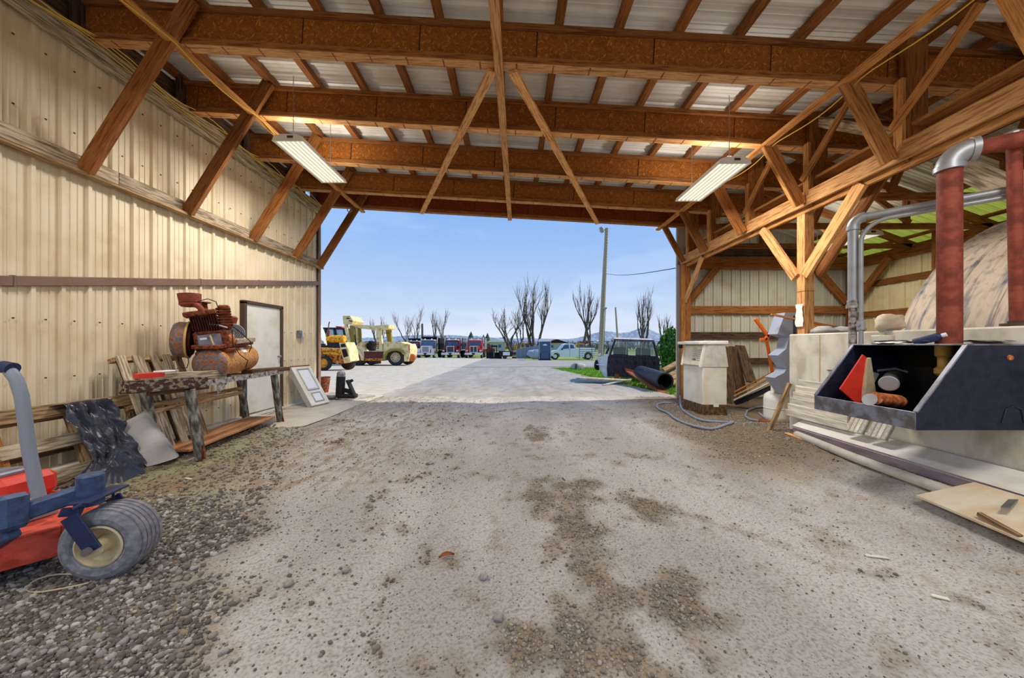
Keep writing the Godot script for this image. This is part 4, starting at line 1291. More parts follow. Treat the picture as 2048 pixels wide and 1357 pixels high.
	part("wire", mb().tube([L.call(P(464, 660, 4.8)), L.call(P(466, 690, 4.82)), L.call(P(472, 706, 4.85)), L.call(P(466, 706, 4.85)), L.call(P(468, 692, 4.85)), L.call(P(480, 710, 4.9)), L.call(P(496, 722, 4.95)), L.call(P(491, 736, 4.95))], 0.006, 5), M.black, t)
	part("wire", mb().tube([L.call(P(355, 712, 4.5)), L.call(P(357, 728, 4.5)), L.call(P(365, 737, 4.5)), L.call(P(374, 736, 4.5)), L.call(P(377, 725, 4.5)), L.call(P(376, 716, 4.5))], 0.005, 5), M.black, t)

# ------------------------------------------------------------------ front corner of a red ride-on mower
func mower() -> void:
	var w := Vector3(-2.36, 0.206, -2.07)
	var t := thing("ride_on_mower", "red and blue ride-on mower, only its front caster corner in the picture", "mower", Vector3(-2.9, 0, -2.1))
	var o := Vector3(-2.9, 0, -2.1)
	var c := w - o
	# caster wheel: axle along z, turned a little
	var wb := Basis(Vector3.UP, deg_to_rad(12)) * Basis(Vector3.RIGHT, PI / 2)
	var wx := Transform3D(wb, c)
	var R := 0.203
	var prof := [[0.11, -0.08], [0.13, -0.098], [0.16, -0.102], [0.187, -0.09], [R - 0.004, -0.074]]
	for k in 5:
		var y := -0.06 + 0.03 * k
		prof.append_array([[R, y - 0.0105], [R + 0.002, y], [R, y + 0.0105], [R - 0.01, y + 0.0125], [R - 0.01, y + 0.0178]])
	prof.append_array([[R - 0.006, 0.078], [0.187, 0.09], [0.16, 0.102], [0.13, 0.098], [0.11, 0.08]])
	var tyre := part("tyre", mb().lathe(prof, wx, 44), M.dusty_rubber, t)
	part("rim", mb().lathe([[0.115, 0.084], [0.118, 0.092], [0.108, 0.096], [0.095, 0.06], [0.05, 0.04], [0.035, 0.09], [0.0, 0.09]], wx, 28, false).lathe([[0.0, -0.09], [0.035, -0.09], [0.05, -0.04], [0.095, -0.06], [0.115, -0.084]], wx, 28), M.rim_cream, t)
	part("hub", mb().lathe([[0.04, 0.05], [0.045, 0.118], [0.02, 0.125], [0.0, 0.125]], wx, 14), M.rim_cream, t)
	# fork
	var W := func(p: Vector3) -> Vector3: return c + Basis(Vector3.UP, deg_to_rad(12)) * p
	var fk := mb()
	for s in [-1.0, 1.0]:
		var pts := [Vector3(0.01, 0.0, s * 0.132), Vector3(-0.1, 0.2, s * 0.132), Vector3(-0.09, 0.245, s * 0.12), Vector3(-0.06, 0.262, s * 0.1)]
		for k in 3:
			fk.beam(W.call(pts[k]), W.call(pts[k + 1]), 0.016 if k == 2 else 0.085, 0.085 if k == 2 else 0.012, 0.003)
	fk.beam(W.call(Vector3(-0.06, 0.264, -0.13)), W.call(Vector3(-0.06, 0.264, 0.13)), 0.014, 0.1, 0.003)
	part("caster_fork", fk, M.navy, t)
	for s in [-1.0, 1.0]:
		part("axle_nut", mb().lathe([[0.0, 0.0], [0.022, 0.0], [0.022, 0.02], [0.0, 0.02]], Transform3D(Basis(Vector3.UP, deg_to_rad(12)) * Basis(Vector3.RIGHT, PI / 2 * s), W.call(Vector3(0.0, 0.01, 0.15 * s))), 8), M.steel, t)
	# pivot and front frame tube
	var pv := P(181, 1002, 2.06) - o
	part("pivot_tube", mb().lathe([[0.0, -0.02], [0.058, -0.02], [0.058, 0.15], [0.05, 0.158], [0.0, 0.16]], Transform3D(Basis.IDENTITY, pv), 20), M.mower_blue, t)
	part("front_axle_tube", mb().beam(P(165, 985, 2.06) - o, P(24, 1032, 1.88) - o, 0.085, 0.085, 0.01), M.mower_blue, t)
	part("frame_bracket", mb().beam(P(18, 990, 1.86) - o, P(18, 1062, 1.84) - o, 0.12, 0.1, 0.02).beam(P(22, 1055, 1.86) - o, P(-60, 1110, 1.9) - o, 0.12, 0.06, 0.01).beam(P(20, 1025, 1.86) - o, P(-120, 1035, 1.8) - o, 0.16, 0.08, 0.01), M.mower_blue, t)
	# cutting deck
	var dk := []
	for q in [[140, 1052], [132, 1088], [108, 1112], [0, 1168], [-160, 1240], [-200, 1160], [-90, 1060], [0, 1046]]:
		dk.push_back(P(q[0], q[1], 2.12) - o)
	var top := [Vector3(-0.02, 0.3, 0.1), Vector3(-0.02, 0.3, -0.35)]
	var deck := mb()
	var oz := [Vector2(0.27, 0.06), Vector2(0.25, -0.12), Vector2(0.05, -0.3), Vector2(-0.35, -0.42), Vector2(-0.95, -0.42), Vector2(-1.0, 0.4), Vector2(-0.55, 0.52), Vector2(-0.2, 0.46), Vector2(0.05, 0.3)]
	deck.prism(oz, 0.012, T(0, 0.285, 0, 90, 0, 0))
	for k in oz.size():
		var p: Vector2 = oz[k]
		var n: Vector2 = oz[(k + 1) % oz.size()]
		deck.beam(Vector3(p.x, 0.205, p.y), Vector3(n.x, 0.205, n.y), 0.16, 0.012)
		deck.beam(Vector3(p.x, 0.288, p.y), Vector3(n.x, 0.288, n.y), 0.02, 0.03, 0.006)
	part("cutting_deck", deck, M.deck_red, t)
	part("deck_cover", mb().prism([Vector2(-0.8, -0.3), Vector2(-0.25, -0.28), Vector2(0.1, -0.1), Vector2(0.05, 0.1), Vector2(-0.7, 0.3)], 0.02, T(-0.05, 0.305, 0, 90, 0, 0)), M.tarp_grey, t)
	for q in [Vector3(-0.1, 0.31, -0.12), Vector3(-0.35, 0.31, -0.2), Vector3(0.02, 0.31, 0.02)]:
		part("deck_bolt", mb().lathe([[0.0, 0.0], [0.018, 0.0], [0.018, 0.016], [0.0, 0.018]], Transform3D(Basis.IDENTITY, q), 8), M.black, t)
	# red side pod, grey top, roll bar
	var pod := P(15, 985, 2.35) - o
	part("side_pod", mb().box(Vector3(0.62, 0.17, 0.3), T(0, 0, 0, 0, -4, 5).translated(pod + Vector3(-0.18, 0.0, -0.05)), 0.04), M.red, t)
	part("pod_cap", mb().box(Vector3(0.5, 0.04, 0.26), T(0, 0, 0, 0, -4, 5).translated(pod + Vector3(-0.26, 0.09, -0.05)), 0.015), M.grey_steel, t)
	part("pod_knob", mb().lathe([[0.0, 0.0], [0.022, 0.0], [0.022, 0.05], [0.0, 0.055]], T(0, 0, 0, 90, 0, 0).translated(P(50, 992, 2.2) - o), 10), M.steel, t)
	var path := []
	for q in [[-70, 726], [-10, 728], [15, 736], [33, 760], [44, 795], [50, 840], [58, 900], [70, 960], [80, 1000]]:
		path.push_back(P(q[0], q[1], 2.3) - o)
	part("roll_bar", mb().tube(path, 0.032, 12), M.hose, t)
	part("bar_joint", mb().tube([P(6, 734, 2.3) - o, P(26, 738, 2.3) - o], 0.04, 12), M.navy, t)

# ------------------------------------------------------------------ concrete wall, spill box, pipes and tank on the right
const CX := 4.0            # face of the concrete wall
func pipe_elbow(c: Vector3, a: Vector3, b: Vector3, r: float, rad: float, n := 8) -> Array:
	# points of a bend from direction a to direction b (unit vectors, perpendicular) round corner c
	var out := []
	var o := c - a * r + b * r
	for k in n + 1:
		var t := PI / 2 * k / n
		out.push_back(o - b * r * cos(t) + a * r * sin(t))
	return out

func right_side() -> void:
	var cw := struct("wall_concrete", "low concrete containment wall round the big tank")
	part("wall", mb().box(Vector3(0.22, 1.5, 4.7), T(CX + 0.11, 0.75, -2.71), 0.015), M.concrete, cw)
	part("end_wall", mb().box(Vector3(4.2, 1.5, 0.22), T(CX + 2.35, 0.75, -4.96), 0.015), M.concrete, cw)
	for q in [4.55, 3.75, 2.1]:
		part("form_seam", mb().box(Vector3(0.008, 1.48, 0.012), T(CX - 0.003, 0.74, -q)), M.rim_cream, cw)
	part("form_tie", mb().box(Vector3(0.02, 0.008, 0.06), T(CX - 0.008, EYE - 0.32, -4.4)), M.dark_trim, cw)
	part("floor_slab", mb().box(Vector3(4.2, 0.1, 4.6), T(CX + 2.3, 0.02, -2.65)), M.concrete, cw)
	# the big weathered tank, axis along the drive
	var tk2 := thing("fuel_tank", "huge weathered round steel tank streaked with rust behind the concrete wall", "tank", Vector3(6.29, 0, -2.6))
	var axis := Transform3D(Basis.from_euler(Vector3(-PI / 2, 0, 0)), Vector3(0, 0.88, 0))   # y -> -z
	var prof := []
	for k in 8:
		var y := -1.6 + 0.37 * k
		prof.append_array([[2.0, y + 0.003], [2.0, y + 0.355], [1.994, y + 0.36], [1.994, y + 0.368]])
	prof.push_back([2.0, 1.37])
	part("shell", mb().lathe(prof, axis, 72), M.big_tank, tk2)
	part("far_end", mb().lathe([[2.0, 1.37], [1.9, 1.46], [1.5, 1.56], [0.8, 1.62], [0.0, 1.64]], axis, 72, true), M.big_tank, tk2)
	part("near_end", mb().lathe([[0.0, -1.86], [0.8, -1.84], [1.5, -1.78], [1.9, -1.68], [2.0, -1.6]], axis, 72, true), M.big_tank, tk2)
	for q in [-0.9, 0.9]:
		part("saddle", mb().box(Vector3(2.6, 0.5, 0.3), T(0, -0.95 + 0.33 + 0.69 - 0.0, q), 0.02), M.concrete, tk2)
	# black steel spill box on the wall: open front, folded lip
	var zn := 2.7
	var zf := 3.59
	var XL := 3.11
	var XT := 3.5
	var bx := thing("spill_box", "black steel spill box bolted to the concrete wall, open at the front", "steel box", Vector3(3.6, 0, -3.15))
	var o := Vector3(3.6, 0, -3.15)
	var side := [Vector2(XL, EYE - 0.52), Vector2(XL, EYE - 0.66), Vector2(CX, EYE - 0.655), Vector2(CX, EYE), Vector2(XT, EYE)]
	part("near_side", mb().prism(side, 0.012, T(0, 0, -zn).translated(-o)), M.black_steel, bx)
	part("far_side", mb().prism(side, 0.012, T(0, 0, -zf).translated(-o)), M.black_steel, bx)
	part("front_lip", mb().box(Vector3(0.012, 0.14, zf - zn + 0.012), T(XL, EYE - 0.59, -(zn + zf) / 2).translated(-o), 0.003), M.grey_steel, bx)
	part("bottom", mb().box(Vector3(CX - XL, 0.012, zf - zn), T((CX + XL) / 2, EYE - 0.654, -(zn + zf) / 2).translated(-o)), M.black_steel, bx)
	part("top_plate", mb().box(Vector3(CX - XT + 0.02, 0.014, zf - zn + 0.02), T((CX + XT) / 2, EYE, -(zn + zf) / 2).translated(-o), 0.003), M.grey_steel, bx)
	part("back_plate", mb().box(Vector3(0.01, 0.65, zf - zn), T(CX - 0.006, EYE - 0.33, -(zn + zf) / 2).translated(-o)), M.black, bx)
	for z in [zn, zf]:
		part("folded_edge", mb().beam(Vector3(XL, EYE - 0.52, -z) - o, Vector3(XT, EYE, -z) - o, 0.014, 0.03, 0.002), M.grey_steel, bx)
	part("rust_bolt", mb().lathe([[0.0, 0.0], [0.022, 0.0], [0.02, 0.012], [0.0, 0.016]], T(3.83, EYE - 0.1, -zn + 0.004, 90, 0, 0).translated(-o), 8), M.rust_orange, bx)
	part("rim_mark", mb().tube([Vector3(3.77, EYE - 0.6, -zn + 0.008) - o, Vector3(3.8, EYE - 0.5, -zn + 0.008) - o, Vector3(3.86, EYE - 0.47, -zn + 0.008) - o, Vector3(3.92, EYE - 0.5, -zn + 0.008) - o, Vector3(3.94, EYE - 0.6, -zn + 0.008) - o], 0.006, 5), M.black_steel, bx)
	# what is inside the box
	var fn := thing("plastic_flag", "red and cream folded plastic pennant lying in the spill box", "plastic flag", P(1725, 755, 3.4))
	var fo := P(1725, 770, 3.4)
	part("red_side", mb().prism([Vector2(-0.19, -0.12), Vector2(-0.03, -0.28), Vector2(0.02, -0.2), Vector2(0.03, 0.19), Vector2(0.0, 0.22)], 0.02, T(0, 0, 0, 0, -12, 0)), M.red, fn)
	part("cream_side", mb().prism([Vector2(0.02, 0.18), Vector2(0.06, 0.19), Vector2(0.13, -0.16), Vector2(0.12, -0.24), Vector2(0.0, -0.26), Vector2(-0.02, -0.22)], 0.03, T(0, 0, 0.02, 0, 14, 0)), M.rim_cream, fn)
	part("loose_paper", mb().prism([Vector2(0.07, 0.12), Vector2(0.1, 0.06), Vector2(0.22, 0.03), Vector2(0.14, -0.1), Vector2(0.11, -0.16)], 0.004, T(0, 0, -0.03, 0, 6, 0)), M.paper, fn)
	var vl := thing("fuel_valve", "dark pipe fitting with a round bright cap inside the spill box", "valve", P(1800, 770, 3.25))
	var cap := P(1778, 767, 3.15) - P(1800, 770, 3.25)
	var vy := Vector3(-0.8, -0.1, 0.6).normalized()
	var vb := Basis(vy.cross(Vector3.UP).normalized(), vy, Vector3.ZERO)
	vb.z = vb.x.cross(vb.y)
	var vx := Transform3D(vb, cap)
	part("cap", mb().lathe([[0.0, 0.0], [0.068, 0.0], [0.068, 0.018], [0.06, 0.022], [0.0, 0.022]], vx, 24), M.galv, vl)
	part("pipe", mb().lathe([[0.0, -0.42], [0.07, -0.42], [0.07, -0.25], [0.05, -0.2], [0.05, -0.05], [0.06, -0.03], [0.06, 0.0]], vx, 18), M.rubber, vl)
	part("brass_tee", mb().lathe([[0.04, 0.0], [0.06, 0.02], [0.06, 0.06], [0.04, 0.08], [0.04, 0.16], [0.055, 0.18], [0.055, 0.3], [0.045, 0.42]], Transform3D(Basis.IDENTITY, P(1888, 752, 3.1) - P(1800, 770, 3.25)), 16), M.old_brass, vl)
	part("nozzle", mb().tube([P(1755, 742, 3.4) - P(1800, 770, 3.25), P(1790, 738, 3.35) - P(1800, 770, 3.25), P(1815, 745, 3.3) - P(1800, 770, 3.25)], 0.014, 8), M.steel, vl)
	part("ring", mb().tube([Vector3(-0.12, -0.01, 0.02), Vector3(-0.135, -0.03, 0.02), Vector3(-0.12, -0.05, 0.02), Vector3(-0.105, -0.03, 0.02), Vector3(-0.12, -0.01, 0.02)], 0.006, 6).tube([Vector3(-0.1, 0.0, 0.0), Vector3(-0.09, -0.02, 0.01)], 0.008, 6), M.steel, vl)
	var cn := thing("tin_can", "flattened rusty orange tin lying at the bottom of the spill box", "tin can", P(1775, 800, 3.05))
	part("can", mb().lathe([[0.0, -0.15], [0.05, -0.15], [0.055, -0.13], [0.05, 0.12], [0.055, 0.14], [0.0, 0.14]], T(0, 0, 0, 0, 12, 82), 18), M.rust_orange, cn)
	part("lid", mb().lathe([[0.0, 0.0], [0.055, 0.0], [0.055, 0.01], [0.0, 0.012]], T(-0.15, 0.0, 0.0, 10, 12, 70), 16), M.steel, cn)
	# vent pipes
	var v1 := thing("vent_pipe", "thick rust-red vent pipe rising from the spill box to a grey elbow", "pipe", Vector3(3.75, EYE, -3.0))
	var c0 := Vector3(3.75, EYE, -3.0)
	var turn := (P(2048, 268, 2.78) - P(1895, 300, 3.0)).normalized()
	var topy := 1.64
	part("riser", mb().tube([Vector3(0, 0.008, 0), Vector3(0, topy - 0.12, 0)], 0.074, 20), M.rust_pipe, v1)
	part("elbow", mb().tube(pipe_elbow(Vector3(0, topy, 0), Vector3.UP, turn, 0.12, 0.08), 0.085, 18).tube([Vector3(0, topy - 0.15, 0), Vector3(0, topy - 0.11, 0)], 0.094, 18).tube([Vector3(0, topy, 0) + turn * 0.11, Vector3(0, topy, 0) + turn * 0.15], 0.094, 18), M.galv, v1)
	part("arm", mb().tube([Vector3(0, topy, 0) + turn * 0.1, Vector3(0, topy, 0) + turn * 1.3], 0.062, 18), M.rust_pipe, v1)
	var v2 := thing("vent_pipe", "thinner rust-red pipe standing on the concrete wall at the right edge", "pipe", P(2035, 652, 2.86))
	var h2 := (P(2028, 280, 2.86) - P(2035, 652, 2.86))
	part("riser", mb().tube([Vector3(0, -0.01, 0), h2], 0.042, 16), M.rust_pipe, v2)
	part("flange", mb().lathe([[0.0, 0.0], [0.09, 0.0], [0.09, 0.02], [0.05, 0.02], [0.05, 0.04]], T(), 18), M.dark_trim, v2)
	part("coupling", mb().box(Vector3(0.11, 0.1, 0.11), T(h2.x, h2.y + 0.02, h2.z), 0.02), M.galv, v2)
	# galvanised conduits from the far corner of the box up and over
	var g1 := thing("conduit", "thick galvanised pipe standing by the far corner of the spill box", "pipe", P(1706, 692, 3.62))
	var q0 := P(1706, 692, 3.62)
	var run := (P(2010, 385, 2.95) - P(1706, 440, 3.6)).normalized()
	var hh := P(1706, 438, 3.62).y - q0.y
	part("lower_pipe", mb().tube([Vector3(-0.005, -0.05, 0), Vector3(0, 0.4, 0)], 0.034, 14), M.rust_grey, g1)
	part("coupling", mb().tube([Vector3(0, 0.39, 0), Vector3(0, 0.43, 0)], 0.056, 14).tube([Vector3(0, 0.43, 0), Vector3(0, 0.47, 0)], 0.048, 14), M.rust_grey, g1)
	part("upper_pipe", mb().tube([Vector3(0, 0.46, 0), Vector3(0, hh - 0.09, 0)], 0.042, 14), M.galv, g1)
	part("elbow", mb().tube(pipe_elbow(Vector3(0, hh, 0), Vector3.UP, run, 0.09, 0.05), 0.05, 14).tube([Vector3(0, hh - 0.12, 0), Vector3(0, hh - 0.08, 0)], 0.054, 14), M.galv, g1)
	part("arm", mb().tube([Vector3(0, hh, 0) + run * 0.08, Vector3(0, hh, 0) + run * 1.7], 0.036, 14), M.galv, g1)
	var g2 := thing("conduit", "slim galvanised conduit bending over beside the thicker grey pipe", "pipe", P(1722, 690, 3.55))
	q0 = P(1722, 690, 3.55)
	var path := [Vector3(0, 0.0, 0), Vector3(0, 0.3, 0), Vector3(0, 1.05, 0)]
	var bend := pipe_elbow(Vector3(0, 1.24, 0), Vector3.UP, run, 0.2, 0.03, 8)
	path.append_array(bend)
	path.push_back(Vector3(0, 1.24, 0) + run * 1.6)
	part("tube", mb().tube(path, 0.02, 12), M.galv, g2)
	part("valve_body", mb().tube([Vector3(0, 0.15, 0), Vector3(0, 0.24, 0)], 0.036, 12).tube([Vector3(-0.06, 0.2, 0.02), Vector3(0.0, 0.2, 0.0)], 0.018, 10), M.galv, g2)
	# papers and rags on the box top
	for k in 4:
		var at: Vector3 = [Vector3(3.62, EYE + 0.012, -3.25), Vector3(3.72, EYE + 0.018, -3.15), Vector3(3.66, EYE + 0.026, -3.38), Vector3(3.9, EYE + 0.02, -2.92)][k]
		var b := mb()
		var rows := []
		for r in 6:
			var row := PackedVector3Array()
			for q in 8:
				row.push_back(Vector3((q / 7.0 - 0.5) * 0.3, 0.012 * absf(sin(q * 0.9 + k)) + 0.008 * absf(cos(r * 1.4 + k * 2.0)), (r / 5.0 - 0.5) * 0.22))
			rows.push_back(row)
		b.surf(rows, false, true)
		tag(part("paper_sheet", b, [M.paper, M.paper, M.tarp_grey, M.old_green][k], self, T(at.x, at.y, at.z, 0, 25.0 * k, 0)), ["crinkled white paper lying frontmost on the spill box top", "white paper under the pipe's foot on the spill box top", "grey paper beside the sponge block on the spill box top", "dark green folded cloth right of the thick pipe's foot"][k], "paper", "")
	var sp := thing("foam_block", "crumbly tan block resting on the concrete wall beside the thick pipe", "block", Vector3(CX + 0.08, 1.49, -3.78))
	part("block", pebble(71, 12, 8).mesh(), M.plywood, sp, Transform3D(Basis.from_scale(Vector3(0.25, 0.3, 0.26)), Vector3(0, 0.09, 0)))
	var br := thing("block", "grey square block left of the tan block on the spill box top", "block", Vector3(3.75, EYE + 0.007, -3.54))
	part("body", mb().box(Vector3(0.16, 0.09, 0.1), T(0, 0.045, 0), 0.01), M.concrete, br)
	var jar := thing("spray_can", "dark blue spray can lying against the thick pipe's foot", "spray can", Vector3(3.64, EYE + 0.05, -3.06))
	part("can", mb().lathe([[0.0, -0.09], [0.032, -0.09], [0.034, 0.06], [0.02, 0.08], [0.0, 0.08]], T(0, 0, 0, 70, 30, 0), 14), M.navy, jar)
	part("cap", mb().lathe([[0.018, 0.08], [0.02, 0.11], [0.0, 0.115]], T(0, 0, 0, 70, 30, 0), 12), M.white_paint, jar)
	# rags lying on the far wall top
	for k in 2:
		var rg := thing("rag", ["pale dusty rag lying on the concrete wall right behind the main post", "rounded pale sack lying on the concrete wall near the galvanised pipe"][k], "rag", Vector3([4.36, 4.7][k], 1.5, -4.95))
		part("cloth", pebble(81 + k, 14, 8).mesh(), M.tarp_grey, rg, Transform3D(Basis.from_scale(Vector3([0.3, 0.5][k], 0.2, 0.3)), Vector3(0.05, 0.04, 0)))
	# siding offcuts leaning on the wall
	var sd := thing("siding_bundle", "stack of white ribbed siding offcuts leaning on the concrete wall by its end", "siding", Vector3(3.75, 0.02, -4.6))
	var off := Vector3(3.75, 0.02, -4.6)
	for k in 6:
		var yy := 0.4 + 0.085 * k
		timber("siding_strip", Vector3(3.87 + 0.02 * k, yy, -(4.95 - 0.02 * k)) - off, Vector3(3.87 + 0.02 * k, yy, -(4.02 + 0.03 * k)) - off, 0.085, 0.02, "white", sd)
	timber("edge_board", Vector3(3.66, 0.12, -4.98) - off, Vector3(3.95, 0.8, -4.98) - off, 0.05, 0.05, "pallet", sd)
	for k in 2:
		var off2 := thing("siding_offcut", ["short white ribbed offcut under the spill box's far corner", "short white ribbed offcut nearer under the spill box lip"][k], "siding", Vector3(3.8, 0.32, -3.9 + 0.24 * k))
		for q in 4:
			part("rib", mb().box(Vector3(0.02, 0.24, 0.048), T(0.06 + 0.0, 0.16, -0.075 + 0.05 * q, 0, 0, -28), 0.006), M["white" + str(q % 3)], off2)
		part("backing", mb().box(Vector3(0.012, 0.24, 0.2), T(0.073, 0.155, 0, 0, 0, -28)), M.white0, off2)
	var fl := thing("fascia_board", "long white metal-faced board lying along the foot of the concrete wall", "board", Vector3(3.6, 0, -3.0))
	off = Vector3(3.6, 0, -3.0)
	var m1 := mb()
	var m2 := mb()
	var fa := [Vector3(3.8, 0.155, -4.72), Vector3(3.78, 0.262, -4.72), Vector3(3.99, 0.36, -4.74), Vector3(3.99, 0.34, -4.74)]
	var fb := [Vector3(3.7, 0.155, -1.8), Vector3(3.68, 0.262, -1.8), Vector3(3.98, 0.36, -1.8), Vector3(3.98, 0.34, -1.8)]
	for q in 4:
		fa[q] -= off
		fb[q] -= off
	m1.quad_n(fa[1], fb[1], fb[2], fa[2], Vector3(-1, 1.5, 0))
	m1.quad_n(fa[1] - Vector3(0, 0.02, 0), fb[1] - Vector3(0, 0.02, 0), fb[3], fa[3], Vector3(1, -1.5, 0))
	m1.quad_n(fa[1], fa[2], fa[3], fa[1] - Vector3(0, 0.02, 0), Vector3(0, 0, -1))
	m2.quad_n(fa[0], fb[0], fb[1], fa[1], Vector3(-1, 0, 0))
	m2.quad_n(fa[0] + Vector3(0.02, 0, 0), fb[0] + Vector3(0.02, 0, 0), fb[1] + Vector3(0.02, 0, 0), fa[1] + Vector3(0.02, 0, 0), Vector3(1, 0, 0))
	part("top_face", m1, M.white_board, fl)
	part("side_face", m2, M.lilac, fl)
	part("bottom_strip", mb().beam(Vector3(3.76, 0.14, -4.7) - off, Vector3(3.66, 0.14, -1.8) - off, 0.03, 0.06, 0.006), M.grey1, fl)
	var lt := timber("lath", Vector3(3.72, 0.15, -4.75), Vector3(3.52, 0.16, -2.75), 0.02, 0.05, "pine")
	tag(lt, "thin wooden lath lying beside the white fascia board", "lath")
	var pv := tag(part("drain_pipe", mb().tube([Vector3(3.75, 0.17, -4.6), Vector3(3.62, 0.185, -4.1), Vector3(3.53, 0.185, -3.6), Vector3(3.48, 0.185, -3.1), Vector3(3.46, 0.185, -2.75)], 0.045, 14), M.pipe_white), "bent white plastic pipe lying on the dirt along the wall", "pipe")
	var ph := thing("hose_end", "dirty flexible hose end lying where the white pipe begins", "hose", P(1570, 856, 5.2))
	part("hose", mb().tube([P(1540, 847, 5.9) - ph.position, P(1560, 853, 5.5) - ph.position, P(1606, 876, 4.9) - ph.position], 0.04, 12), M.tarp_grey, ph)
	part("collar", mb().tube([P(1520, 842, 6.0) - ph.position, P(1540, 848, 5.85) - ph.position], 0.05, 12), M.board_brown, ph)
	var pl := thing("plywood_sheet", "pale plywood sheet lying on the ground in the lower right corner", "plywood", Vector3(3.3, 0, -1.9))
	var c1 := P(1832, 988, 3.17)
	var qa := [Vector3(3.2, 0.16, -2.77), Vector3(3.62, 0.275, -2.74), Vector3(3.62, 0.275, -1.5), Vector3(3.1, 0.13, -1.5)]
	var sm := mb()
	for k in 4:
		qa[k] -= pl.position
	var dn := Vector3(0.004, -0.018, 0)
	sm.quad_n(qa[0], qa[1], qa[2], qa[3], Vector3.UP)
	sm.quad_n(qa[0] + dn, qa[1] + dn, qa[2] + dn, qa[3] + dn, Vector3.DOWN)
	for k in 4:
		var n := (k + 1) % 4
		sm.quad_n(qa[k], qa[n], qa[n] + dn, qa[k] + dn, (qa[k] + qa[n]) * 0.5 - (qa[0] + qa[2]) * 0.5)
	part("sheet", sm, M.plywood, pl)
	part("metal_strip", mb().box(Vector3(0.04, 0.008, 0.4), T(3.5, 0.252, -2.45, 0, -62, 14).translated(-pl.position)), M.steel, pl)
	var st := tag(timber("stick", Vector3(3.2, 0.19, -2.4), Vector3(3.17, 0.15, -2.18), 0.03, 0.03, "pallet"), "short broken stick lying on the edge of the plywood sheet", "stick")
	fuel_pump()
	gas_cylinder()

